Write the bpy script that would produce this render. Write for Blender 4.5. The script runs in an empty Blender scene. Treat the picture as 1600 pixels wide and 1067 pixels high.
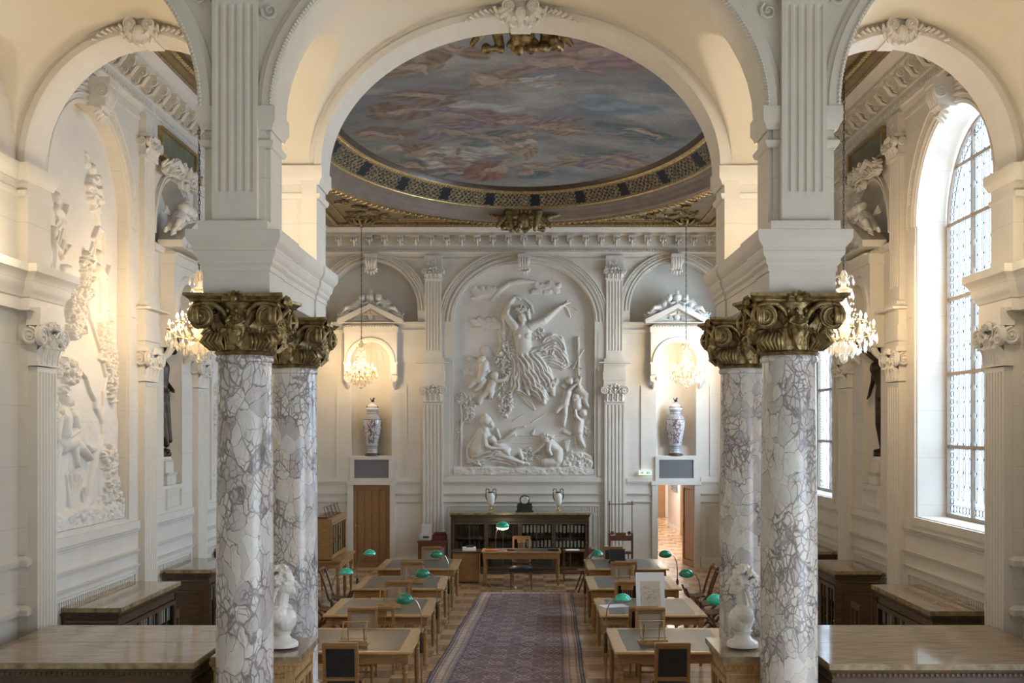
import bpy, math, random
import numpy as np
from mathutils import Vector, Matrix
random.seed(7)
SC = bpy.context.scene
COL = SC.collection
PI = math.pi

# ------------------------------------------------------------------ camera, world, light, exposure
CX, CH, FP = 0.056, 3.5, 1700.0            # camera x, height; focal length in pixels
cam_d = bpy.data.cameras.new('camera'); cam = bpy.data.objects.new('camera', cam_d); COL.objects.link(cam)
cam.location = (CX, 0, CH); cam.rotation_euler = (PI/2, 0, 0)
cam_d.sensor_width = 36; cam_d.lens = FP/1600*36
cam_d.shift_x = -22/1600; cam_d.shift_y = 134.5/1600
cam_d.clip_end = 200
SC.camera = cam
SC.view_settings.view_transform = 'Standard'; SC.view_settings.look = 'None'
SC.view_settings.gamma = 1; SC.view_settings.use_curve_mapping = False
SC.view_settings.exposure = 0.86
SC.cycles.use_denoising = True
SC.cycles.max_bounces = 7; SC.cycles.diffuse_bounces = 4; SC.cycles.glossy_bounces = 3
SC.cycles.transmission_bounces = 4; SC.cycles.transparent_max_bounces = 12
SC.cycles.caustics_reflective = False; SC.cycles.caustics_refractive = False
SC.cycles.sample_clamp_indirect = 6
world = bpy.data.worlds.new('overcast_sky'); SC.world = world; world.use_nodes = True
wn = world.node_tree.nodes; bg = wn['Background']
bg.inputs['Color'].default_value = (0.78, 0.89, 1.0, 1); bg.inputs['Strength'].default_value = 0.82

def lamp(name, kind, loc, power, color, size=0.2, rot=None, spread=None, portal=False, size_y=None):
    l = bpy.data.lights.new(name, kind); o = bpy.data.objects.new(name, l); COL.objects.link(o)
    o.location = loc; l.energy = power; l.color = color
    if kind == 'AREA':
        l.size = size
        if size_y: l.shape = 'RECTANGLE'; l.size_y = size_y
        if spread: l.spread = spread
        if portal: l.cycles.is_portal = True
    else: l.shadow_soft_size = size
    if rot: o.rotation_euler = rot
    return o
WARM = (1.0, 0.74, 0.46)
CHP, CHC = 56, (1.0, 0.73, 0.42)   # power and colour of each chandelier
# sky portals at the windows (they emit nothing, they only guide the sky light)
for wy in (13.1, 19.4, 25.4):
    lamp('window_portal', 'AREA', (6.15, wy, 4.85), 1, (1, 1, 1), 2.6, (0, PI/2, 0), portal=True, size_y=2.6).data.size = 5.4
lamp('hall_opening_portal', 'AREA', (6.4, 3.4, 4.6), 1, (1, 1, 1), 8.6, (0, PI/2, 0), portal=True, size_y=9.5)
# daylight standing in the street outside the right-hand windows, and outside the gallery window beside the camera
lamp('street_daylight', 'AREA', (9.6, 11.9, 6.6), 1350, (0.60, 0.79, 1.0), 7.0, (0, PI/2, 0), size_y=9.0)
lamp('street_daylight', 'AREA', (9.6, 22.6, 6.6), 2600, (0.68, 0.84, 1.0), 7.0, (0, PI/2, 0), size_y=10.0)
lamp('gallery_daylight', 'AREA', (7.4, 3.2, 2.2), 240, (0.76, 0.88, 1.0), 3.4, (0, PI/2, 0), size_y=7.0)
# floodlights standing on the entablatures of the column pairs, behind the front piers
for sx in (-1, 1):
    lamp('entablature_floodlight', 'POINT', (sx*2.36, 9.95, 5.42), 18, (1.0, 0.83, 0.60), 0.12)
    lamp('wall_ledge_floodlight', 'POINT', (sx*4.55, 10.1, 5.42), 13, (1.0, 0.83, 0.60), 0.12)

# ------------------------------------------------------------------ materials
def nt(name):
    m = bpy.data.materials.new(name); m.use_nodes = True
    t = m.node_tree; b = t.nodes['Principled BSDF']
    return m, t, b
def N(t, typ, **kw):
    n = t.nodes.new(typ)
    for k, v in kw.items():
        if k.startswith('i_'):
            key = k[2:]
            n.inputs[int(key) if key.isdigit() else key].default_value = v
        else: setattr(n, k, v)
    return n
def L(t, a, ao, b, bi): t.links.new(a.outputs[ao], b.inputs[bi])
def ramp(t, stops, interp='LINEAR'):
    r = t.nodes.new('ShaderNodeValToRGB'); r.color_ramp.interpolation = interp
    e = r.color_ramp.elements
    while len(e) < len(stops): e.new(0.5)
    for k, (p, c) in enumerate(stops):
        e[k].position = p; e[k].color = (*c, 1) if len(c) == 3 else c
    return r
def simple(name, c1, c2=None, rough=0.5, metal=0.0, scale=6, detail=4, bump=0.0, bscale=None, stretch=None, spec=None, coat=0, emit=None, estr=0, alpha=None, trans=None):
    m, t, b = nt(name)
    b.inputs['Roughness'].default_value = rough; b.inputs['Metallic'].default_value = metal
    if spec is not None: b.inputs['Specular IOR Level'].default_value = spec
    if coat: b.inputs['Coat Weight'].default_value = coat; b.inputs['Coat Roughness'].default_value = 0.12
    if emit: b.inputs['Emission Color'].default_value = (*emit, 1); b.inputs['Emission Strength'].default_value = estr
    if c2 is None: b.inputs['Base Color'].default_value = (*c1, 1)
    tc = N(t, 'ShaderNodeTexCoord'); mp = N(t, 'ShaderNodeMapping')
    if stretch: mp.inputs['Scale'].default_value = stretch
    L(t, tc, 'Object', mp, 0)
    if c2 is not None:
        n = N(t, 'ShaderNodeTexNoise', i_Scale=scale, i_Detail=detail, i_Roughness=0.62); L(t, mp, 0, n, 'Vector')
        r = ramp(t, [(0.32, c1), (0.68, c2)]); L(t, n, 'Fac', r, 0); L(t, r, 0, b, 'Base Color')
    if bump:
        n2 = N(t, 'ShaderNodeTexNoise', i_Scale=bscale or scale*4, i_Detail=5); L(t, mp, 0, n2, 'Vector')
        bp = N(t, 'ShaderNodeBump', i_Strength=bump, i_Distance=0.01); L(t, n2, 'Fac', bp, 'Height'); L(t, bp, 0, b, 'Normal')
    if trans is not None: b.inputs['Transmission Weight'].default_value = trans
    return m

def stone_mat(name, c1, c2, joint=True, bump=0.15):
    m, t, b = nt(name)
    b.inputs['Roughness'].default_value = 0.62
    tc = N(t, 'ShaderNodeTexCoord')
    n = N(t, 'ShaderNodeTexNoise', i_Scale=1.7, i_Detail=7, i_Roughness=0.6); L(t, tc, 'Object', n, 'Vector')
    r = ramp(t, [(0.3, c1), (0.7, c2)]); L(t, n, 'Fac', r, 0)
    last = r
    n2 = N(t, 'ShaderNodeTexNoise', i_Scale=55, i_Detail=3); L(t, tc, 'Object', n2, 'Vector')
    if joint:
        # thin horizontal bed joints of the ashlar, every 0.62 m
        sp = N(t, 'ShaderNodeSeparateXYZ'); L(t, tc, 'Object', sp, 0)
        d = N(t, 'ShaderNodeMath', operation='DIVIDE', i_1=0.62); L(t, sp, 'Z', d, 0)
        fr = N(t, 'ShaderNodeMath', operation='FRACT'); L(t, d, 0, fr, 0)
        lt = N(t, 'ShaderNodeMath', operation='LESS_THAN', i_1=0.013); L(t, fr, 0, lt, 0)
        ml = N(t, 'ShaderNodeMath', operation='MULTIPLY', i_1=0.35); L(t, lt, 0, ml, 0)
        mx = N(t, 'ShaderNodeMix', data_type='RGBA'); L(t, ml, 0, mx, 0); L(t, last, 0, mx, 6)
        mx.inputs[7].default_value = (c1[0]*.62, c1[1]*.58, c1[2]*.55, 1)
        t.links.new(mx.outputs[2], b.inputs['Base Color'])
    else: L(t, last, 0, b, 'Base Color')
    bp = N(t, 'ShaderNodeBump', i_Strength=bump, i_Distance=0.004); L(t, n2, 'Fac', bp, 'Height'); L(t, bp, 0, b, 'Normal')
    return m

def marble_mat(name, scale=4.2, base1=(0.54,0.52,0.51), base2=(0.74,0.725,0.71), vein=(0.19,0.165,0.165), seed=0.0):
    m, t, b = nt(name)
    b.inputs['Roughness'].default_value = 0.22; b.inputs['Specular IOR Level'].default_value = 0.45
    tc = N(t, 'ShaderNodeTexCoord'); mp = N(t, 'ShaderNodeMapping'); mp.inputs['Scale'].default_value = (1.15, 1.15, 0.72)
    mp.inputs['Location'].default_value = (seed, seed*2, seed*3)
    mp.inputs['Rotation'].default_value = (0.25, 0.2, 0)
    L(t, tc, 'Object', mp, 0)
    w = N(t, 'ShaderNodeTexNoise', i_Scale=3.2, i_Detail=4, i_Roughness=0.5); L(t, mp, 0, w, 'Vector')
    ws = N(t, 'ShaderNodeVectorMath', operation='SCALE'); ws.inputs['Scale'].default_value = 0.24; t.links.new(w.outputs['Color'], ws.inputs[0])
    ad = N(t, 'ShaderNodeVectorMath', operation='ADD'); L(t, mp, 0, ad, 0); L(t, ws, 0, ad, 1)
    v1 = N(t, 'ShaderNodeTexVoronoi', feature='DISTANCE_TO_EDGE', i_Scale=scale); L(t, ad, 0, v1, 'Vector')
    v2 = N(t, 'ShaderNodeTexVoronoi', feature='DISTANCE_TO_EDGE', i_Scale=scale*2.3); L(t, ad, 0, v2, 'Vector')
    vc = N(t, 'ShaderNodeTexVoronoi', feature='F1', i_Scale=scale); L(t, ad, 0, vc, 'Vector')
    big = N(t, 'ShaderNodeTexNoise', i_Scale=2.4, i_Detail=3); L(t, mp, 0, big, 'Vector')
    # vein masks
    wd = N(t, 'ShaderNodeMapRange', i_1=0.42, i_2=0.68, i_3=0.007, i_4=0.13); L(t, big, 'Fac', wd, 0)
    a = N(t, 'ShaderNodeMath', operation='DIVIDE'); L(t, v1, 'Distance', a, 0); L(t, wd, 0, a, 1)
    r1 = ramp(t, [(0.0, (1,1,1)), (0.35, (0.85,0.85,0.85)), (0.6, (0.45,0.45,0.45)), (1.0, (0,0,0))]); L(t, a, 0, r1, 0)
    m2 = N(t, 'ShaderNodeMapRange', i_1=0.42, i_2=0.64, i_3=0.04, i_4=0.15); L(t, big, 'Fac', m2, 0)
    a2 = N(t, 'ShaderNodeMath', operation='DIVIDE'); L(t, v2, 'Distance', a2, 0); L(t, m2, 0, a2, 1)
    r2a = ramp(t, [(0.0, (1,1,1)), (0.4, (0.8,0.8,0.8)), (1.0, (0,0,0))]); L(t, a2, 0, r2a, 0)
    mk = N(t, 'ShaderNodeMapRange', i_1=0.45, i_2=0.56, i_3=0.0, i_4=1.0); L(t, big, 'Fac', mk, 0)
    r2 = N(t, 'ShaderNodeMath', operation='MULTIPLY'); L(t, r2a, 0, r2, 0); L(t, mk, 0, r2, 1)
    mxv = N(t, 'ShaderNodeMath', operation='MAXIMUM'); L(t, r1, 0, mxv, 0); L(t, r2, 0, mxv, 1)
    fine = N(t, 'ShaderNodeTexNoise', i_Scale=14, i_Detail=6, i_Roughness=0.7); L(t, ad, 0, fine, 'Vector')
    fm = N(t, 'ShaderNodeMapRange', i_1=0.3, i_2=0.55, i_3=0.55, i_4=1.0); L(t, fine, 'Fac', fm, 0)
    mu = N(t, 'ShaderNodeMath', operation='MULTIPLY'); L(t, mxv, 0, mu, 0); L(t, fm, 0, mu, 1)
    mu2 = N(t, 'ShaderNodeMath', operation='MULTIPLY', i_1=0.97); L(t, mu, 0, mu2, 0)
    hue = ramp(t, [(0.0, base1), (0.45, base2), (0.8, (0.70,0.66,0.61)), (1.0, (0.50,0.47,0.48))]); 
    sp = N(t, 'ShaderNodeSeparateColor'); t.links.new(vc.outputs['Color'], sp.inputs[0]); L(t, sp, 0, hue, 0)
    fb = ramp(t, [(0.3, (0.84,0.83,0.84)), (0.6, (1,1,1))]); L(t, fine, 'Fac', fb, 0)
    bm = N(t, 'ShaderNodeMix', data_type='RGBA', blend_type='MULTIPLY'); bm.inputs[0].default_value = 0.8
    L(t, hue, 0, bm, 6); L(t, fb, 0, bm, 7)
    mx = N(t, 'ShaderNodeMix', data_type='RGBA'); L(t, mu2, 0, mx, 0)
    t.links.new(bm.outputs[2], mx.inputs[6]); mx.inputs[7].default_value = (*vein, 1)
    t.links.new(mx.outputs[2], b.inputs['Base Color'])
    return m

def vcol_mat(name, rough=0.7, bump=0.0, spec=0.3):
    m, t, b = nt(name)
    a = N(t, 'ShaderNodeAttribute', attribute_name='Paint'); L(t, a, 'Color', b, 'Base Color')
    b.inputs['Roughness'].default_value = rough; b.inputs['Specular IOR Level'].default_value = spec
    if bump:
        tc = N(t, 'ShaderNodeTexCoord'); n = N(t, 'ShaderNodeTexNoise', i_Scale=90, i_Detail=3); L(t, tc, 'Object', n, 'Vector')
        bp = N(t, 'ShaderNodeBump', i_Strength=bump, i_Distance=0.01); L(t, n, 'Fac', bp, 'Height'); L(t, bp, 0, b, 'Normal')
    return m

def parquet_mat():
    # oak parquet laid as a chequer of square panels with alternating plank direction
    m, t, b = nt('oak_parquet'); b.inputs['Roughness'].default_value = 0.24
    tc = N(t, 'ShaderNodeTexCoord'); sp = N(t, 'ShaderNodeSeparateXYZ'); L(t, tc, 'Object', sp, 0)
    S = 0.46
    def frac_floor(out):
        d = N(t, 'ShaderNodeMath', operation='DIVIDE', i_1=S); L(t, sp, out, d, 0)
        f = N(t, 'ShaderNodeMath', operation='FLOOR'); L(t, d, 0, f, 0); return d, f
    dx, fx = frac_floor('X'); dy, fy = frac_floor('Y')
    su = N(t, 'ShaderNodeMath', operation='ADD'); L(t, fx, 0, su, 0); L(t, fy, 0, su, 1)
    par = N(t, 'ShaderNodeMath', operation='PINGPONG', i_1=1.0); L(t, su, 0, par, 0)
    mixd = N(t, 'ShaderNodeMix', data_type='FLOAT'); L(t, par, 0, mixd, 0); L(t, sp, 'X', mixd, 2); L(t, sp, 'Y', mixd, 3)
    pl = N(t, 'ShaderNodeMath', operation='DIVIDE', i_1=0.0575); t.links.new(mixd.outputs[0], pl.inputs[0])
    pf = N(t, 'ShaderNodeMath', operation='FLOOR'); L(t, pl, 0, pf, 0)
    pfr = N(t, 'ShaderNodeMath', operation='FRACT'); L(t, pl, 0, pfr, 0)
    gap = N(t, 'ShaderNodeMath', operation='LESS_THAN', i_1=0.05); L(t, pfr, 0, gap, 0)
    cb = N(t, 'ShaderNodeCombineXYZ'); L(t, pf, 0, cb, 0); L(t, fx, 0, cb, 1); L(t, fy, 0, cb, 2)
    wn_ = N(t, 'ShaderNodeTexWhiteNoise', noise_dimensions='3D'); L(t, cb, 0, wn_, 0)
    r = ramp(t, [(0.0, (0.40,0.245,0.13)), (0.5, (0.49,0.315,0.175)), (1.0, (0.60,0.40,0.235))]); L(t, wn_, 'Value', r, 0)
    r2 = ramp(t, [(0.0, (0.78,0.76,0.74)), (1.0, (1.22,1.2,1.15))]); L(t, par, 0, r2, 0)
    mx = N(t, 'ShaderNodeMix', data_type='RGBA', blend_type='MULTIPLY'); mx.inputs[0].default_value = 1; L(t, r, 0, mx, 6); L(t, r2, 0, mx, 7)
    gm = N(t, 'ShaderNodeMix', data_type='RGBA'); gl = N(t, 'ShaderNodeMath', operation='MULTIPLY', i_1=0.55); L(t, gap, 0, gl, 0)
    L(t, gl, 0, gm, 0); t.links.new(mx.outputs[2], gm.inputs[6]); gm.inputs[7].default_value = (0.07,0.04,0.02,1)
    t.links.new(gm.outputs[2], b.inputs['Base Color'])
    return m

def thin_mat(name, tint=(0.8,0.88,0.95), fac=0.3, gloss=0.08, diff=(0.9,0.95,1.0)):
    # thin pane: lets light through, scatters a little, reflects a little
    m = bpy.data.materials.new(name); m.use_nodes = True; t = m.node_tree; t.nodes.clear()
    o = N(t, 'ShaderNodeOutputMaterial'); tr = N(t, 'ShaderNodeBsdfTransparent'); tr.inputs[0].default_value = (*tint, 1)
    tl = N(t, 'ShaderNodeBsdfTranslucent'); tl.inputs[0].default_value = (*diff, 1)
    gl = N(t, 'ShaderNodeBsdfGlossy'); gl.inputs['Roughness'].default_value = 0.05
    m1 = N(t, 'ShaderNodeMixShader'); m1.inputs[0].default_value = fac; L(t, tr, 0, m1, 1); L(t, tl, 0, m1, 2)
    m2 = N(t, 'ShaderNodeMixShader'); m2.inputs[0].default_value = gloss; L(t, m1, 0, m2, 1); L(t, gl, 0, m2, 2)
    L(t, m2, 0, o, 0); return m

M = {}
M['stone'] = stone_mat('limestone', (0.665,0.618,0.545), (0.745,0.698,0.622))
M['stone_plain'] = stone_mat('limestone_plain', (0.665,0.618,0.545), (0.745,0.698,0.622), joint=False)
M['plaster'] = stone_mat('relief_plaster', (0.69,0.648,0.585), (0.77,0.728,0.665), joint=False, bump=0.25)
M['vault'] = simple('vault_plaster', (0.70,0.625,0.50), (0.74,0.665,0.54), rough=0.7, scale=1.2)
M['marble1'] = marble_mat('breccia_marble', 6.0, seed=0.0)
M['marble2'] = marble_mat('breccia_marble_grey', 6.6, seed=3.3, base1=(0.55,0.53,0.55))
M['marble3'] = marble_mat('breccia_marble_right', 7.4, seed=7.9)
M['marble4'] = marble_mat('breccia_marble_right_grey', 9.0, seed=12.1, base1=(0.5,0.48,0.5))
M['gilt'] = simple('aged_gilding', (0.12,0.085,0.036), (0.42,0.31,0.15), rough=0.42, metal=0.8, scale=16, bump=0.5, bscale=40)
M['gold'] = simple('bright_gilding', (0.40,0.28,0.12), (0.72,0.54,0.27), rough=0.33, metal=0.85, scale=20, bump=0.3, bscale=60)
M['brown'] = simple('brown_ceiling_paint', (0.22,0.165,0.095), (0.30,0.235,0.145), rough=0.6, scale=3)
M['mauve'] = simple('mauve_ceiling_moulding', (0.23,0.18,0.15), (0.30,0.24,0.20), rough=0.55, scale=3)
M['oak'] = simple('polished_oak', (0.27,0.135,0.048), (0.45,0.25,0.10), rough=0.33, scale=7, stretch=(1,1,9), bump=0.05)
M['oaktop'] = simple('polished_oak_top', (0.38,0.215,0.085), (0.58,0.365,0.165), rough=0.25, scale=7, stretch=(1,8,1))
M['walnut'] = simple('dark_walnut', (0.055,0.034,0.02), (0.12,0.072,0.04), rough=0.32, scale=6, stretch=(1,1,7))
M['cherry'] = simple('red_brown_wood', (0.11,0.045,0.025), (0.19,0.085,0.045), rough=0.35, scale=8, stretch=(1,1,6))
M['door'] = simple('oak_door_wood', (0.26,0.13,0.052), (0.38,0.20,0.085), rough=0.4, scale=6, stretch=(9,9,1))
M['leather'] = simple('dark_green_grey_leather', (0.050,0.048,0.044), (0.082,0.077,0.068), rough=0.28, scale=14, bump=0.15, bscale=120)
M['black'] = simple('black_leather', (0.012,0.012,0.014), (0.022,0.022,0.025), rough=0.42, scale=10)
M['slab'] = simple('rose_marble_slab', (0.25,0.185,0.12), (0.41,0.325,0.225), rough=0.07, scale=7, detail=9, stretch=(0.6,3.0,1))
M['slab_edge'] = simple('yellow_marble_slab', (0.17,0.11,0.05), (0.42,0.33,0.19), rough=0.16, scale=9, detail=8)
M['brass'] = simple('brass', (0.50,0.38,0.20), (0.62,0.48,0.26), rough=0.3, metal=1, scale=10)
M['darkmetal'] = simple('dark_bronze_metal', (0.05,0.04,0.03), (0.10,0.08,0.06), rough=0.45, metal=0.7, scale=14)
M['bronze'] = simple('patinated_bronze', (0.035,0.022,0.018), (0.09,0.055,0.042), rough=0.36, metal=0.75, scale=5)
M['silver'] = simple('gilt_bronze_rod', (0.42,0.36,0.27), rough=0.28, metal=1)
M['white_marble'] = simple('white_statuary_marble', (0.74,0.72,0.69), (0.80,0.78,0.75), rough=0.35, scale=6)
M['wire'] = simple('grey_wire_mesh', (0.20,0.20,0.205), (0.33,0.33,0.34), rough=0.6, scale=160)
M['paper'] = simple('white_paper', (0.80,0.81,0.82), rough=0.7)
M['oldpaper'] = simple('aged_paper', (0.62,0.54,0.42), (0.70,0.62,0.50), rough=0.8, scale=8)
M['ink'] = simple('brown_ink', (0.10,0.06,0.04), rough=0.8)
M['book'] = simple('dark_book_cloth', (0.012,0.014,0.016), (0.03,0.03,0.032), rough=0.6, scale=20)
M['book_red'] = simple('red_book_cloth', (0.16,0.03,0.02), rough=0.6)
M['book_brown'] = simple('brown_book_leather', (0.12,0.065,0.035), (0.18,0.10,0.06), rough=0.5, scale=20)
M['book_white'] = simple('white_spine_label', (0.85,0.85,0.83), rough=0.6)
M['green_glass'] = simple('emerald_lamp_glass', (0.02,0.46,0.29), (0.05,0.60,0.40), rough=0.12, scale=4, coat=0.6)
M['green_glass_dark'] = simple('dark_green_lamp_glass', (0.01,0.20,0.12), (0.02,0.28,0.17), rough=0.12, scale=4, coat=0.6)
M['opal'] = simple('white_lamp_lining', (0.75,0.8,0.76), rough=0.3)
M['opal_lit'] = simple('lit_opal_glass', (1,0.9,0.7), rough=0.3, emit=(1.0,0.80,0.50), estr=9)
M['bulb'] = simple('candle_bulb', (1,0.9,0.7), rough=0.3, emit=(1.0,0.78,0.50), estr=28)
M['porcelain'] = simple('white_porcelain', (0.72,0.72,0.72), rough=0.12, coat=0.5)
M['lead'] = simple('lead_came', (0.035,0.04,0.05), rough=0.6, metal=0.2)
M['mullion'] = simple('window_iron_bar', (0.30,0.24,0.19), (0.36,0.29,0.23), rough=0.5, scale=10)
M['glass'] = thin_mat('leaded_clear_glass')
M['glass_blue'] = thin_mat('leaded_violet_glass', tint=(0.45,0.48,0.72), fac=0.25)
M['crystal'] = thin_mat('cut_crystal', tint=(0.97,0.93,0.86), fac=0.35, gloss=0.22, diff=(1.0,0.93,0.82))
M['pane'] = thin_mat('cabinet_glass', tint=(0.80,0.82,0.80), fac=0.0, gloss=0.05)
M['floor'] = parquet_mat()
M['paint'] = vcol_mat('ceiling_painting_canvas', 0.8, 0.15)
M['vpaint'] = vcol_mat('painted_porcelain', 0.12, spec=0.5)
M['carpet'] = vcol_mat('persian_carpet_wool', 0.95, 0.8, 0.1)
M['frieze'] = vcol_mat('gilded_black_frieze', 0.45, 0.2)
M['red'] = simple('dark_red_cloth', (0.11,0.015,0.02), (0.17,0.03,0.035), rough=0.7, scale=20)
M['plastic'] = simple('light_grey_plastic', (0.62,0.62,0.64), rough=0.4)
M['darkplastic'] = simple('dark_grey_plastic', (0.04,0.04,0.045), rough=0.4)
M['greenpanel'] = simple('green_painted_panel', (0.13,0.135,0.085), (0.22,0.21,0.14), rough=0.5, scale=4)
M['corridor'] = simple('pink_white_wall_paint', (0.62,0.55,0.50), (0.66,0.59,0.54), rough=0.7, scale=2)
M['exit_green'] = simple('exit_sign_green', (0.02,0.30,0.12), rough=0.5, emit=(0.02,0.5,0.2), estr=0.25)
M['exit_white'] = simple('exit_sign_face', (0.85,0.88,0.8), rough=0.5, emit=(0.9,1.0,0.8), estr=0.5)
M['orange'] = simple('orange_plastic', (0.55,0.12,0.03), rough=0.5)
M['canvas'] = simple('woven_cane', (0.30,0.24,0.18), (0.42,0.34,0.26), rough=0.8, scale=120)
M['blackstone'] = simple('black_marble', (0.01,0.01,0.012), (0.03,0.03,0.033), rough=0.15, scale=6)
# ------------------------------------------------------------------ mesh building helpers
def rotz(a): return Matrix.Rotation(a, 4, 'Z')
class MB:
    def __init__(s): s.v = []; s.f = []
    def add(s, vs, fs):
        b = len(s.v); s.v.extend([tuple(p) for p in vs]); s.f.extend([tuple(i+b for i in f) for f in fs]); return s
    def merge(s, o, mat=None):
        vs = o.v if mat is None else [tuple(mat @ Vector(p)) for p in o.v]
        return s.add(vs, o.f)
    nb = 0
    def box(s, x0, x1, y0, y1, z0, z1):
        # each block is a hair larger than its neighbours so that no two faces coincide
        MB.nb += 1; e = (0.15+0.85*((MB.nb*0.618034) % 1))*min(0.0017, 0.08*min(abs(x1-x0), abs(y1-y0), abs(z1-z0)))
        x0 -= e; x1 += e; y0 -= e; y1 += e; z0 -= e; z1 += e
        vs = [(x0,y0,z0),(x1,y0,z0),(x1,y1,z0),(x0,y1,z0),(x0,y0,z1),(x1,y0,z1),(x1,y1,z1),(x0,y1,z1)]
        return s.add(vs, [(0,3,2,1),(4,5,6,7),(0,1,5,4),(1,2,6,5),(2,3,7,6),(3,0,4,7)])
    def bar(s, p, q, w, h=None, up=(0,0,1)):
        # straight bar of rectangular section from p to q
        h = h or w; p = Vector(p); q = Vector(q); d = (q-p).normalized(); u = Vector(up)
        if abs(d.dot(u)) > 0.98: u = Vector((0,1,0))
        a = d.cross(u).normalized()*w/2; b = a.normalized().cross(d).normalized()*h/2
        vs = [p-a-b, p+a-b, p+a+b, p-a+b, q-a-b, q+a-b, q+a+b, q-a+b]
        return s.add(vs, [(0,3,2,1),(4,5,6,7),(0,1,5,4),(1,2,6,5),(2,3,7,6),(3,0,4,7)])
    def tube(s, pts, r, n=8, caps=True):
        pts = [Vector(p) for p in pts]; m = len(pts)
        rs = r if hasattr(r, '__len__') else [r]*m
        vs = []; up = Vector((0.02,0.01,1))
        prev = None
        for k, p in enumerate(pts):
            d = (pts[min(k+1,m-1)] - pts[max(k-1,0)]).normalized()
            a = up.cross(d) if prev is None else prev - d*prev.dot(d)
            if a.length < 1e-4: a = Vector((1,0,0)).cross(d)
            a.normalize(); prev = a; b = d.cross(a)
            for j in range(n):
                t = 2*PI*j/n; vs.append(p + (a*math.cos(t) + b*math.sin(t))*rs[k])
        fs = [(k*n+j, k*n+(j+1)%n, (k+1)*n+(j+1)%n, (k+1)*n+j) for k in range(m-1) for j in range(n)]
        if caps: fs += [tuple(range(n-1,-1,-1)), tuple((m-1)*n+j for j in range(n))]
        return s.add(vs, fs)
    def lathe(s, prof, n=24, c=(0,0,0), a0=0, a1=2*PI, sx=1, sy=1, axis='Z'):
        full = abs(a1-a0-2*PI) < 1e-6; k = n if full else n+1
        vs = []
        for (r, z) in prof:
            for j in range(k):
                t = a0+(a1-a0)*j/n; x, y = r*math.cos(t)*sx, r*math.sin(t)*sy
                if axis == 'Z': vs.append((c[0]+x, c[1]+y, c[2]+z))
                elif axis == 'Y': vs.append((c[0]+x, c[1]+z, c[2]+y))
                else: vs.append((c[0]+z, c[1]+x, c[2]+y))
        fs = []
        for i in range(len(prof)-1):
            for j in range(n):
                jj = (j+1) % k if full else j+1
                fs.append((i*k+j, i*k+jj, (i+1)*k+jj, (i+1)*k+j))
        if full:
            if prof[0][0] > 1e-5: fs.append(tuple(range(k-1,-1,-1)))
            if prof[-1][0] > 1e-5: fs.append(tuple((len(prof)-1)*k+j for j in range(k)))
        return s.add(vs, fs)
    def ball(s, c, r, n=10, m=7, rot=None):
        r = r if hasattr(r, '__len__') else (r,r,r); o = MB()
        o.lathe([(max(1e-6, math.sin(PI*i/m)), -math.cos(PI*i/m)) for i in range(m+1)], n)
        mt = Matrix.Translation(Vector(c)) @ ((rot.to_4x4() if rot else Matrix.Identity(4))) @ Matrix.Diagonal((*r, 1))
        return s.merge(o, mt)
    def cap(s, p, q, r0, r1, n=10):
        # capsule with tapering radius (for sculpture)
        p = Vector(p); q = Vector(q); d = q-p; ln = d.length; d.normalize()
        pts = []; rs = []
        for a in (80, 50, 20): 
            t = math.radians(a); pts.append(p - d*r0*math.sin(t)); rs.append(r0*math.cos(t))
        for k in range(3): pts.append(p + (q-p)*k/2); rs.append(r0+(r1-r0)*k/2)
        for a in (20, 50, 80):
            t = math.radians(a); pts.append(q + d*r1*math.sin(t)); rs.append(r1*math.cos(t))
        return s.tube(pts, rs, n)
    def sweep(s, path, prof, closed=False, flip=False):
        # path: list of (x,y) corners in plan; prof: list of (out, z); out measured to the right of the travel direction
        n = len(path); P = [Vector((p[0], p[1])) for p in path]; offs = []
        for i in range(n):
            if closed: a, b = P[i-1], P[(i+1) % n]
            else: a, b = (P[i-1] if i > 0 else None), (P[i+1] if i < n-1 else None)
            d1 = (P[i]-a).normalized() if a is not None else None; d2 = (b-P[i]).normalized() if b is not None else None
            if d1 is None: d1 = d2
            if d2 is None: d2 = d1
            n1 = Vector((d1.y, -d1.x)); n2 = Vector((d2.y, -d2.x)); m = n1+n2
            m = n1 if m.length < 1e-6 else m.normalized(); c = max(0.25, m.dot(n1)); offs.append(m/c)
        k = len(prof); vs = []
        for i in range(n):
            for (o, z) in prof:
                q = P[i] + offs[i]*(-o if flip else o); vs.append((q.x, q.y, z))
        fs = []
        for i in range(n if closed else n-1):
            j = (i+1) % n
            for a in range(k-1): fs.append((i*k+a, j*k+a, j*k+a+1, i*k+a+1))
        if not closed: fs += [tuple(range(k)), tuple((n-1)*k+a for a in range(k-1,-1,-1))]
        return s.add(vs, fs)
    def arcband(s, fn, prof, n=40, t0=0.0, t1=1.0):
        # fn(t) -> (u, z, nu, nz): curve point and its outward normal in a vertical plane; prof: (out along normal, d towards room)
        k = len(prof); vs = []
        for i in range(n+1):
            u, z, nu, nz = fn(t0+(t1-t0)*i/n)
            for (o, d) in prof: vs.append((u+nu*o, -d, z+nz*o))
        fs = [(i*k+a, (i+1)*k+a, (i+1)*k+a+1, i*k+a+1) for i in range(n) for a in range(k-1)]
        return s.add(vs, fs)
    def gridpts(s, A, flip=False):
        r, c = A.shape[:2]; vs = A.reshape(-1, 3).tolist()
        fs = []
        for i in range(r-1):
            for j in range(c-1):
                q = (i*c+j, i*c+j+1, (i+1)*c+j+1, (i+1)*c+j); fs.append(q[::-1] if flip else q)
        return s.add(vs, fs)
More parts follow.
